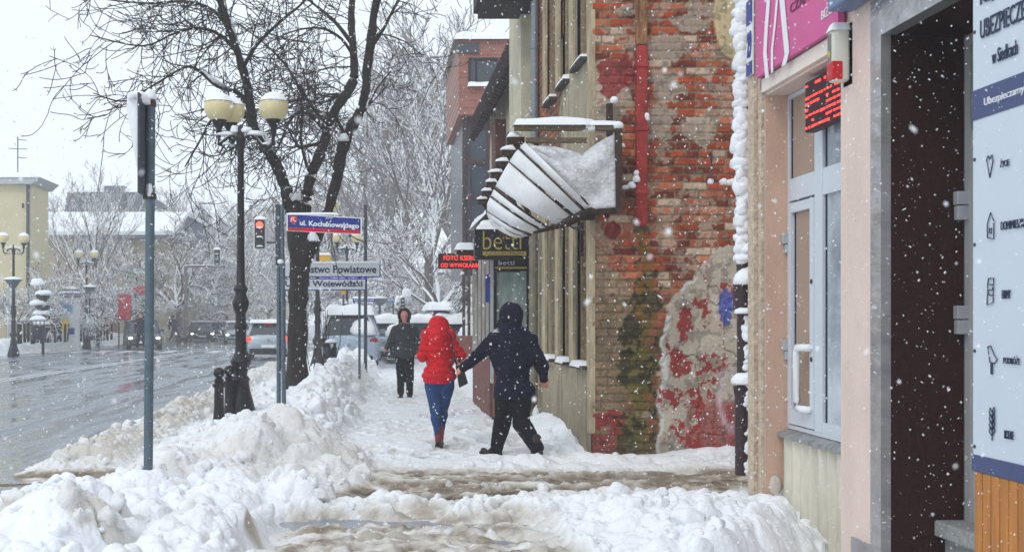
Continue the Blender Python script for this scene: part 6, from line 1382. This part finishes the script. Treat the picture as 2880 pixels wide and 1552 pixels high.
def boot(parent, ankle, toe, mt, sole_m, heel_up=0., h_=.12):
    """leather boot with a ridged sole; ankle and toe are points at ankle height / toe tip on the sole line"""
    a, t_ = Vector(ankle), Vector(toe); d = (t_ - a); d.z = 0; d.normalize(); dn = (t_ - (a + Vector((0, 0, -.09)))).normalized()
    heel = a + Vector((0, 0, -.085)) - dn * .06
    m = MB(); capsule(m, a + Vector((0, 0, .10)), a, .055, .052); capsule(m, a, heel, .05, .042); capsule(m, heel, t_, .043, .040); capsule(m, a + Vector((0, 0, -.02)), heel.lerp(t_, .75), .045, .038)
    b_ = remesh(m, 'boot', mt, parent, .010, 4)
    s_ = dn.cross(Vector((0, 0, 1))).normalized(); up = s_.cross(dn).normalized(); m = MB(); n = 18; vs = []
    for lay in (-.048, -.026):
        for k in range(n):
            an = 2 * math.pi * k / n; u = math.cos(an); w_ = math.sin(an); p = heel.lerp(t_, .5) + dn * u * (.5 * (t_ - heel).length + .05) + s_ * w_ * (.047 - .006 * (u < -.2)) + up * lay; vs.append(p)
    m.add(vs, [tuple(range(n)), tuple(range(2 * n - 1, n - 1, -1))] + [(k, (k + 1) % n, (k + 1) % n + n, k + n) for k in range(n)])
    so = m.build('sole', sole_m, b_)
    m = MB()
    for k in range(6):
        c = heel.lerp(t_, .02 + k * .19) + up * (-.053); q = dn * .012; r_ = s_ * .03; m.add([c - q - r_, c + q - r_, c + q + r_, c - q + r_, c - q - r_ + up * .008, c + q - r_ + up * .008, c + q + r_ + up * .008, c - q + r_ + up * .008], [(0, 1, 2, 3), (7, 6, 5, 4), (0, 4, 5, 1), (1, 5, 6, 2), (2, 6, 7, 3), (3, 7, 4, 0)])
    m.build('tread', M_black, so)
    return b_
# ---- man in the navy hooded coat (from behind, walking away)
Ym = 13.0
J = lambda px_, py_, dy=0.: P(px_, py_, Ym + dy) if dy == 0 else Vector((P(px_, py_, Ym).x, Ym + dy, P(px_, py_, Ym).z))
mn = thing('person', (J(1445, 0).x, Ym, .05), 'person in a dark navy hooded coat and black trousers, walking away with one arm out', 'person')
M_navyc = mat('navy_coat', lin(24, 26, 44), .85, var=.4, vs=9, bump=.9, bs=14, spec=.1, snow=.55, snowth=(.82, 1.0)); M_trs = mat('black_trousers', lin(24, 24, 32), .85, var=.35, vs=12, bump=.8, bs=18, spec=.1)
hc = J(1438, 895, .02)
m = MB(); head(m, hc, (-.12, 1, -.05)); capsule(m, hc + Vector((0, 0, -.1)), J(1440, 945), .055, .06)
for a, c, ra, rb in ((J(1440, 950), J(1442, 1010), .14, .13), (J(1442, 1010), J(1443, 1092), .12, .09), (J(1422, 1095), J(1463, 1095), .07, .07), (J(1404, 958), J(1478, 958), .06, .06)): capsule(m, a, c, ra, rb)
eL, wL = J(1350, 995, .08), J(1308, 1032, .12); eR, wR = J(1518, 1010, .0), J(1530, 1062, .0)
capsule(m, J(1395, 950), eL, .05, .045); capsule(m, eL, wL, .042, .03); capsule(m, J(1490, 962), eR, .045, .04); capsule(m, eR, wR, .04, .03)
hand(m, wL, J(1295, 1042, .13) - wL, (0, .3, 1), curl=.6); hand(m, wR, J(1533, 1082, .0) - wR + Vector((.0, 0, 0)), (-1, .3, 0), curl=.8)
kL, aL = J(1417, 1195, .16), J(1399, 1266, .16); kR, aR = J(1466, 1188, -.02), J(1497, 1248, -.36)
for h_, k_, a_ in ((J(1422, 1105), kL, aL), (J(1463, 1105), kR, aR)): capsule(m, h_ + Vector((0, 0, -.1)), k_, .07, .055); capsule(m, k_, a_, .05, .04)
remesh(m, 'body', M_skin, mn, .0095, 2)
m = MB()
for a, c, ra, rb in ((J(1437, 965), J(1440, 1040), .20, .205), (J(1440, 1040), J(1443, 1100), .205, .20), (J(1400, 955), J(1484, 957), .125, .125), (J(1437, 925), J(1402, 950), .10, .11), (J(1437, 925), J(1480, 950), .10, .11), (J(1425, 1105), J(1465, 1105), .165, .165), (J(1420, 1000), J(1465, 1000), .175, .175)): capsule(m, a, c, ra, rb)
capsule(m, J(1395, 958), eL, .095, .078); capsule(m, eL, wL, .078, .052); capsule(m, J(1487, 962), eR, .092, .08); capsule(m, eR, wR, .08, .058)
cut = J(0, 1122).z; m.v = [(a, c, max(e, cut)) for a, c, e in m.v]
remesh(m, 'coat', M_navyc, mn, .012, 5, fabric_disp(.06, .20, 1.9, 3))
m = MB(); m.sphere(hc + Vector((0, -.02, .035)), .142, 20, 16, (.98, 1.02, 1.12)); capsule(m, hc + Vector((-.0, -.03, -.06)), J(1438, 950, -.02), .125, .15); capsule(m, hc + Vector((-.06, -.02, -.1)), J(1418, 935), .08, .08)
remesh(m, 'hood', M_navyc, mn, .012, 4, fabric_disp(.02, .15, 1.2, 5))
m = MB(); capsule(m, hc + Vector((-.12, .06, -.04)), hc + Vector((-.14, .08, -.1)), .03, .035); m.sphere(hc + Vector((-.15, .05, -.11)), .035, 10, 8); remesh(m, 'fur_trim', mat('black_fur', lin(22, 22, 26), .95, var=.3, vs=40, bump=1, bs=90), mn, .01, 1)
m = MB()
for h_, k_, a_ in ((J(1422, 1105), kL, aL + Vector((0, 0, -.02))), (J(1463, 1105), kR, aR)): capsule(m, h_, k_, .128, .105); capsule(m, k_, a_, .10, .082)
remesh(m, 'trousers', M_trs, mn, .012, 4, fabric_disp(.03, .16, 1.6, 8))
M_boot = mat('dark_boot', lin(44, 36, 38), .5, var=.3, vs=20); M_sole = mat('pale_sole', lin(170, 165, 150), .7, var=.2, vs=30)
boot(mn, aL, J(1366, 1274, .26), M_boot, mat('dark_sole', lin(60, 54, 52), .8))
boot(mn, aR, J(1476, 1292, -.20), M_boot, M_sole)
# ---- woman in the red jacket
Yw = 14.1
J = lambda px_, py_, dy=0.: Vector((P(px_, py_, Yw).x, Yw + dy, P(px_, py_, Yw).z))
wm = thing('person', (J(1238, 0).x, Yw, .05), 'person in a bright red quilted jacket and blue jeans carrying a black shoulder bag', 'person')
M_redj = mat('red_jacket', lin(206, 16, 34), .6, var=.3, vs=10, bump=1, bs=14, stretch=(1, 1, 4), spec=.2, snow=.4, snowth=(.9, 1.1)); M_jean = mat('blue_jeans', lin(44, 70, 114), .85, spec=.1, var=.3, vs=10, bump=.4, bs=60)
hc = J(1234, 925, .05)
m = MB(); head(m, hc, (0, 1, -.1)); capsule(m, hc + Vector((0, 0, -.1)), J(1235, 965), .05, .055)
for a, c, ra, rb in ((J(1236, 975), J(1238, 1020), .12, .11), (J(1238, 1020), J(1236, 1058), .10, .08), (J(1222, 1060), J(1250, 1060), .06, .06), (J(1210, 968), J(1262, 968), .06, .06)): capsule(m, a, c, ra, rb)
eL, wL = J(1188, 1000, -.02), J(1200, 985, .22); eR, wR = J(1293, 998, -.02), J(1272, 985, .22)
capsule(m, J(1204, 965), eL, .045, .04); capsule(m, eL, wL, .038, .028); capsule(m, J(1268, 965), eR, .045, .04); capsule(m, eR, wR, .038, .028)
hand(m, wL, J(1215, 975, .28) - wL, (0, .2, 1), curl=.6); hand(m, wR, J(1257, 975, .28) - wR, (0, .2, 1), curl=.6)
kL, aL = J(1226, 1160, .0), J(1234, 1228, .0); kR, aR = J(1246, 1155, .12), J(1240, 1215, .02)
aR = J(1241, 1224, .22)
for h_, k_, a_ in ((J(1216, 1080), kL, aL), (J(1254, 1080), kR, aR)): capsule(m, h_ + Vector((0, 0, -.08)), k_, .065, .045); capsule(m, h_ + Vector((0, 0, .06)), h_ + Vector((0, 0, -.08)), .05, .065); capsule(m, k_, a_, .042, .032)
remesh(m, 'body', M_skin, wm, .0095, 2)
m = MB()
for a, c, ra, rb in ((J(1234, 975), J(1237, 1015), .165, .158), (J(1237, 1015), J(1234, 1062), .158, .175), (J(1207, 970), J(1264, 970), .088, .088), (J(1222, 1058), J(1248, 1058), .148, .148)): capsule(m, a, c, ra, rb)
capsule(m, J(1203, 966), eL, .078, .07); capsule(m, eL, wL, .068, .05); capsule(m, J(1268, 966), eR, .078, .07); capsule(m, eR, wR, .068, .05)
cut = J(0, 1074).z; m.v = [(a, c, max(e, cut)) for a, c, e in m.v]
puff = lambda co: (.018 * np.abs(np.sin(co[:, 2] * math.pi / .085 + .35 * np.sin(co[:, 0] * 9))) + .02 * (fbm(co[:, 0], co[:, 2], .12, 4) - .5)).astype(np.float32)
remesh(m, 'jacket', M_redj, wm, .011, 4, puff)
m = MB(); m.sphere(hc + Vector((0, -.0, .02)), .138, 20, 16, (1., 1.02, 1.1)); capsule(m, hc + Vector((0, -.05, -.05)), J(1232, 955, -.07), .13, .13); capsule(m, J(1205, 945, .0), J(1262, 945, 0), .10, .10)
remesh(m, 'hood', M_redj, wm, .011, 4, fabric_disp(.025, .14, 1.2, 5))
for s_ in (-1, 1):
    m = MB()
    for k in range(5): m.sphere(hc + Vector((s_ * (.155 - .008 * k), .10 - .03 * k, -.01 - .035 * k)), .03, 8, 6)
    remesh(m, 'fur_trim', mat('black_fur', (0, 0, 0)), wm, .01, 1)
m = MB()
for h_, k_, a_ in ((J(1217, 1082), kL, aL), (J(1255, 1082), kR, aR)): capsule(m, h_, k_, .108, .072); capsule(m, k_, a_, .07, .05); capsule(m, k_ + Vector((0, 0, -.06)), k_.lerp(a_, .45), .07, .068)
capsule(m, J(1222, 1070), J(1250, 1070), .13, .13); remesh(m, 'jeans', M_jean, wm, .011, 4, fabric_disp(.016, .12, 1.8, 8))
M_rboot = mat('red_boot', lin(118, 34, 38), .45, var=.25, vs=20)
boot(wm, aL + Vector((0, 0, .02)), J(1238, 1256, .10), M_rboot, mat('dark_sole', (0, 0, 0))); boot(wm, aR, J(1243, 1246, .38), M_rboot, mat('dark_sole', (0, 0, 0)))
bgm = mat('black_leather', lin(36, 34, 38), .4, var=.2, bump=.2)
bag = thing('handbag', J(1295, 1080, .0), 'black leather handbag hanging at the right hip of the red jacket', 'handbag')
m = MB(); c0 = J(1294, 1030, -.05); m.prism([(J(1280, 0).x, J(0, 1028).z), (J(1297, 0).x, J(0, 1016).z), (J(1314, 0).x, J(0, 1076).z), (J(1290, 0).x, J(0, 1088).z)], 'y', Yw - .15, Yw - .02)
remesh(m, 'pouch', bgm, bag, .008, 3)
m = MB(); m.tube([J(1264, 940, -.13), J(1270, 975, -.19), J(1277, 1010, -.17), J(1286, 1030, -.10)], .011, 6); m.tube([J(1264, 940, -.13), J(1258, 932, .0), J(1262, 950, .14)], .011, 6); m.tube([J(1284, 1000, -.1), J(1290, 1016, -.12), J(1296, 1022, -.1)], .012, 6); m.build('strap', bgm, bag, smooth=True)
m = MB(); m.box(J(1284, 0).x, J(1303, 0).x, Yw - .158, Yw - .151, J(0, 1050).z, J(0, 1046).z); m.build('flap_edge', M_black, bag)
# ---- far man walking towards the camera
Yf = 22.9
J = lambda px_, py_, dy=0.: Vector((P(px_, py_, Yf).x, Yf + dy, P(px_, py_, Yf).z))
fm_ = thing('person', (J(1140, 0).x, Yf, .05), 'person in a charcoal jacket and dark hood walking toward the viewer', 'person')
M_char = mat('charcoal_jacket', lin(62, 64, 70), .9, var=.4, vs=22, bump=.8, bs=50, snow=.5, snowth=(.85, 1.05), spec=.1)
hc = J(1137, 890, -.02)
m = MB(); head(m, hc, (.05, -1, -.05)); capsule(m, hc + Vector((0, 0, -.1)), J(1137, 915), .055, .06)
for a, c, ra, rb in ((J(1138, 922), J(1138, 960), .14, .13), (J(1138, 960), J(1140, 990), .12, .09), (J(1130, 992), J(1148, 992), .06, .06), (J(1118, 922), J(1158, 922), .07, .07)): capsule(m, a, c, ra, rb)
eL, wL = J(1100, 955, .0), J(1088, 978, -.1); eR, wR = J(1174, 955, .05), J(1176, 985, .0)
capsule(m, J(1114, 924), eL, .05, .04); capsule(m, eL, wL, .04, .03); capsule(m, J(1162, 924), eR, .05, .04); capsule(m, eR, wR, .04, .03)
hand(m, wL, J(1080, 988, -.15) - wL, (0, 1, 0), curl=.4); hand(m, wR, J(1176, 998, -.02) - wR, (0, 1, 0), curl=.6)
kL, aL = J(1127, 1060, -.02), J(1127, 1105, .03); kR, aR = J(1152, 1060, -.05), J(1152, 1106, -.05)
for h_, k_, a_ in ((J(1127, 1005), kL, aL), (J(1150, 1005), kR, aR)): capsule(m, h_ + Vector((0, 0, .08)), k_, .06, .055); capsule(m, k_, a_, .05, .035)
remesh(m, 'body', M_skin, fm_, .012, 2); eyes(hc, (.05, -1, -.05), fm_)
m = MB()
for a, c, ra, rb in ((J(1137, 930), J(1138, 970), .19, .20), (J(1138, 970), J(1140, 990), .20, .20), (J(1117, 926), J(1160, 926), .10, .10), (J(1128, 985), J(1150, 985), .17, .17)): capsule(m, a, c, ra, rb)
capsule(m, J(1113, 927), eL, .09, .075); capsule(m, eL, wL, .075, .055); capsule(m, J(1163, 927), eR, .09, .078); capsule(m, eR, wR, .075, .06); capsule(m, J(1100, 965), J(1112, 1000), .08, .07)
cut = J(0, 1008).z; m.v = [(a, c, max(e, cut)) for a, c, e in m.v]
remesh(m, 'jacket', M_char, fm_, .014, 4, fabric_disp(.03, .2, 1.6, 3))
m = MB(); m.sphere(hc + Vector((0, .05, .03)), .135, 18, 14, (1.0, .9, 1.12)); capsule(m, hc + Vector((0, .06, -.06)), J(1137, 912, .03), .12, .12)
for k in range(16):
    a = R(-55 + 290 * k / 15); m.sphere(hc + Vector((.112 * math.cos(a), -.045, .02 + .13 * math.sin(a))), .032, 8, 6)
remesh(m, 'hood', mat('dark_fur_hood', lin(44, 36, 36), .9, var=.3, bump=.8, bs=60), fm_, .012, 1)
m = MB()
for h_, k_, a_ in ((J(1127, 1005), kL, aL), (J(1150, 1005), kR, aR)): capsule(m, h_, k_, .115, .088); capsule(m, k_, a_, .085, .07)
capsule(m, J(1128, 998), J(1150, 998), .12, .12); remesh(m, 'trousers', M_trs, fm_, .014, 4, fabric_disp(.025, .14, 1.8, 8))
boot(fm_, aL, J(1122, 1118, -.20), M_boot, mat('dark_sole', (0, 0, 0))); boot(fm_, aR, J(1157, 1120, -.22), M_boot, mat('dark_sole', (0, 0, 0)))
# ---- distant people across the road
def small_person(px_, pf, ph, Y_, face, lab, lean=0., stride=.12, cm=M_navyc, crouch=0.):
    x = (px_ - CX) * Y_ / S; zf = P(0, pf, Y_).z; H = P(0, ph, Y_).z - zf; t = thing('person', (x, Y_, max(zf, 0)), lab, 'person'); q = lambda a, c, e: Vector((x + a * H, Y_ + e * H, zf + c * H))
    m = MB(); hc = q(lean * 1.3, .93, 0); head(m, hc, face); capsule(m, hc, q(lean, .82, 0), .05, .05); capsule(m, q(lean, .78, 0), q(0, .52, 0), .13, .13)
    f = Vector(face); K = ((q(-.05 - stride * .3, .26, f.y * stride * .5), q(-.05 - stride * .8, .05, f.y * stride)), (q(.05 + stride * .3, .26, -f.y * stride * .3), q(.05 + stride * .9, .05, -f.y * stride)))
    for k_, (kn, an) in enumerate(K): capsule(m, q((-.05, .05)[k_], .5, 0), kn, .08, .055); capsule(m, kn, an, .05, .035); capsule(m, an + Vector((0, 0, -.03)), an + Vector((f.x * .1, f.y * .14, -.05)), .035, .03)
    el = [q(lean - .15, .62, 0), q(lean + .15, .62, 0)]; wr = [q(lean - .14, .46, f.y * .05), q(lean + .14, .46, f.y * .05)]
    for e_, w_, s_ in zip(el, wr, (-1, 1)): capsule(m, q(lean + .11 * s_, .79, 0), e_, .05, .04); capsule(m, e_, w_, .04, .03); hand(m, w_, (0, 0, -1), (s_, 0, 0))
    remesh(m, 'body', M_skin, t, .018, 1)
    m = MB(); capsule(m, q(lean, .77, 0), q(0, .5, 0), .17, .17); capsule(m, q(lean - .09, .79, 0), q(lean + .09, .79, 0), .09, .09)
    for e_, w_, s_ in zip(el, wr, (-1, 1)): capsule(m, q(lean + .11 * s_, .78, 0), e_, .075, .065); capsule(m, e_, w_, .06, .05)
    remesh(m, 'coat', cm, t, .02, 2); m = MB(); m.sphere(hc + Vector((0, -face[1] * .03, .05)), .12, 12, 10, (1, 1, 1)); remesh(m, 'hat', M_black, t, .02, 1)
    m = MB()
    for k_, (kn, an) in enumerate(K): capsule(m, q((-.05, .05)[k_], .5, 0), kn, .10, .075); capsule(m, kn, an, .072, .06)
    remesh(m, 'trousers', M_trs, t, .02, 2); return t
small_person(396, 982, 880, 52, (0, -1, 0), 'person in black crossing in front of the dark grey car', stride=.05)
small_person(72, 915, 868, 66, (1, 0, 0), 'dark figure walking past the yellow building', lean=.05)
small_person(492, 958, 888, 66, (1, -.2, 0), 'stooping dark figure walking a dog on the crossing', lean=-.08, stride=.2)
dg_ = thing('dog', ((512 - CX) * 65 / S, 65, 0), 'small dark dog beside the stooping figure', 'dog'); x, y = dg_.location.x, 65
m = MB(); capsule(m, (x - .22, y, .42), (x + .2, y, .44), .12, .14); capsule(m, (x + .24, y, .5), (x + .36, y, .62), .08, .075); capsule(m, (x + .38, y, .63), (x + .5, y, .59), .07, .04); capsule(m, (x - .3, y, .5), (x - .42, y, .62), .03, .015)
for s_ in (-.07, .07):
    capsule(m, (x + .2, y + s_, .36), (x + .21, y + s_, .2), .055, .03); capsule(m, (x + .21, y + s_, .2), (x + .22, y + s_, .03), .03, .03)
    capsule(m, (x - .22, y + s_, .36), (x - .18, y + s_, .24), .07, .04); capsule(m, (x - .18, y + s_, .24), (x - .27, y + s_, .15), .035, .025); capsule(m, (x - .27, y + s_, .15), (x - .26, y + s_, .03), .025, .03); capsule(m, (x + .36, y + s_ * .7, .68), (x + .34, y + s_ * .8, .74), .02, .01)
remesh(m, 'body', mat('dark_fur_coat', lin(50, 44, 42), .9, var=.3), dg_, .015, 2)
del dg_

# ================================================================== FALLING SNOW
nf = 19000; rf = np.random.default_rng(9)
yv = 3.0 + rf.random(nf) ** .9 * 12.5; far_ = rf.random(nf) < .12; yv[far_] = 15 + rf.random(far_.sum()) * 16
pxf = rf.uniform(-500, 3400, nf); pyf = rf.uniform(-350, 1650, nf)
xf = (pxf - CX) * yv / S; zf = H0 - (pyf - CY) * yv / S
nx_ = 2300; yq = rf.uniform(2.4, 5.9, nx_); pxq = rf.uniform(1900, 3100, nx_); pyq = rf.uniform(-200, 1650, nx_); yv = np.concatenate([yv, yq]); xf = np.concatenate([xf, (pxq - CX) * yq / S]); zf = np.concatenate([zf, H0 - (pyq - CY) * yq / S])
nb = 90; yq = rf.uniform(.9, 2.2, nb); pxq = rf.uniform(-200, 3000, nb); pyq = rf.uniform(-100, 1600, nb); yv = np.concatenate([yv, yq]); xf = np.concatenate([xf, (pxq - CX) * yq / S]); zf = np.concatenate([zf, H0 - (pyq - CY) * yq / S])
ok = (zf > .1) & ~((xf > 2.72) & (yv < 8.9)) & ~((xf > 2.3) & (yv > 12.5)); xf, yv, zf = xf[ok], yv[ok], zf[ok]; n = len(xf)
rad = (.0012 + .0055 * rf.random(n) ** 2.2) * (.16 + yv / 9) * np.where(rf.random(n) < .04, 1.6, 1); rad = rad * np.where((yv < 6) & (xf > 1), .88, 1); rad = np.where(yv < 2.3, rf.uniform(.0015, .0026, n), rad)
octv = np.array([[1, 0, 0], [-1, 0, 0], [0, 1, 0], [0, -1, 0], [0, 0, 1.35], [0, 0, -1.35]]); octf = np.array([[0, 2, 4], [2, 1, 4], [1, 3, 4], [3, 0, 4], [2, 0, 5], [1, 2, 5], [3, 1, 5], [0, 3, 5]])
tl = rf.normal(0, .5, n); base = octv[None] * rad[:, None, None] * rf.uniform(.7, 1.3, (n, 6, 1)); base[..., 0] += base[..., 2] * tl[:, None]
Vf = (base + np.stack([xf, yv, zf], -1)[:, None, :]).reshape(-1, 3); Ff_ = (octf[None] + (np.arange(n) * 6)[:, None, None]).reshape(-1, 3)
tag(meshobj('falling_snow', Vf, Ff_, mat('snowflakes', (.93, .94, .96), .8, var=.01), smooth=True), 'snowflakes drifting down through the whole street', 'snowfall', kind='stuff')
# ================================================================== HAZE
b = MB(); b.box(-120, 120, -20, 210, -1.5, 34); hz = b.build('haze', mat('haze_surface', (1, 1, 1)))
hm_ = bpy.data.materials.new('haze'); hm_.use_nodes = True; t_ = hm_.node_tree; t_.nodes.clear(); oo = t_.nodes.new('ShaderNodeOutputMaterial'); pv = t_.nodes.new('ShaderNodeVolumePrincipled')
pv.inputs['Color'].default_value = (.97, .98, 1, 1); pv.inputs['Density'].default_value = .0026; t_.links.new(pv.outputs[0], oo.inputs['Volume']); hz.data.materials.clear(); hz.data.materials.append(hm_)
hz['kind'] = 'stuff'; hz['label'] = 'pale snowy haze filling the street'; hz['category'] = 'haze'

# ================================================================== pieces that lie apart become parts of their own
def split_apart(o):
    me = o.data; n = len(me.vertices); par = list(range(n))
    def find(a):
        while par[a] != a: par[a] = par[par[a]]; a = par[a]
        return a
    for e in me.edges:
        a, b = find(e.vertices[0]), find(e.vertices[1])
        if a != b: par[a] = b
    co = [v.co.copy() for v in me.vertices]; roots = {}
    for i in range(n): roots.setdefault(find(i), []).append(i)
    boxes = [[set(q), [min(co[i][k] for i in q) - .012 for k in range(3)], [max(co[i][k] for i in q) + .012 for k in range(3)]] for q in roots.values()]
    merged = True
    while merged:
        merged = False
        for i in range(len(boxes)):
            for j in range(i + 1, len(boxes)):
                A, B = boxes[i], boxes[j]
                if all(A[1][k] <= B[2][k] and B[1][k] <= A[2][k] for k in range(3)):
                    A[0] |= B[0]; A[1] = [min(A[1][k], B[1][k]) for k in range(3)]; A[2] = [max(A[2][k], B[2][k]) for k in range(3)]; boxes.pop(j); merged = True; break
            if merged: break
    if not 1 < len(boxes) <= 14: return
    for q, (ids, _, _) in enumerate(boxes[1:]):
        c = o.copy(); c.data = me.copy(); col.objects.link(c)
        bm = bmesh.new(); bm.from_mesh(c.data); bm.verts.ensure_lookup_table(); bmesh.ops.delete(bm, geom=[v for v in bm.verts if v.index not in ids], context='VERTS'); bm.to_mesh(c.data); bm.free()
    ids = boxes[0][0]; bm = bmesh.new(); bm.from_mesh(me); bm.verts.ensure_lookup_table(); bmesh.ops.delete(bm, geom=[v for v in bm.verts if v.index not in ids], context='VERTS'); bm.to_mesh(me); bm.free()
for o in list(col.objects):
    if o.type == 'MESH' and o.parent and not o.children and o.data.users == 1 and len(o.data.vertices) < 6000 and o.name.split('.')[0] in ('snow', 'bracket', 'bay', 'band', 'parapet_flashing', 'window', 'lock', 'gasket', 'steel_trim', 'beam', 'clamp', 'wall', 'screw', 'corner_strip', 'pane', 'mullion', 'window_frame', 'bumper'):
        split_apart(o)
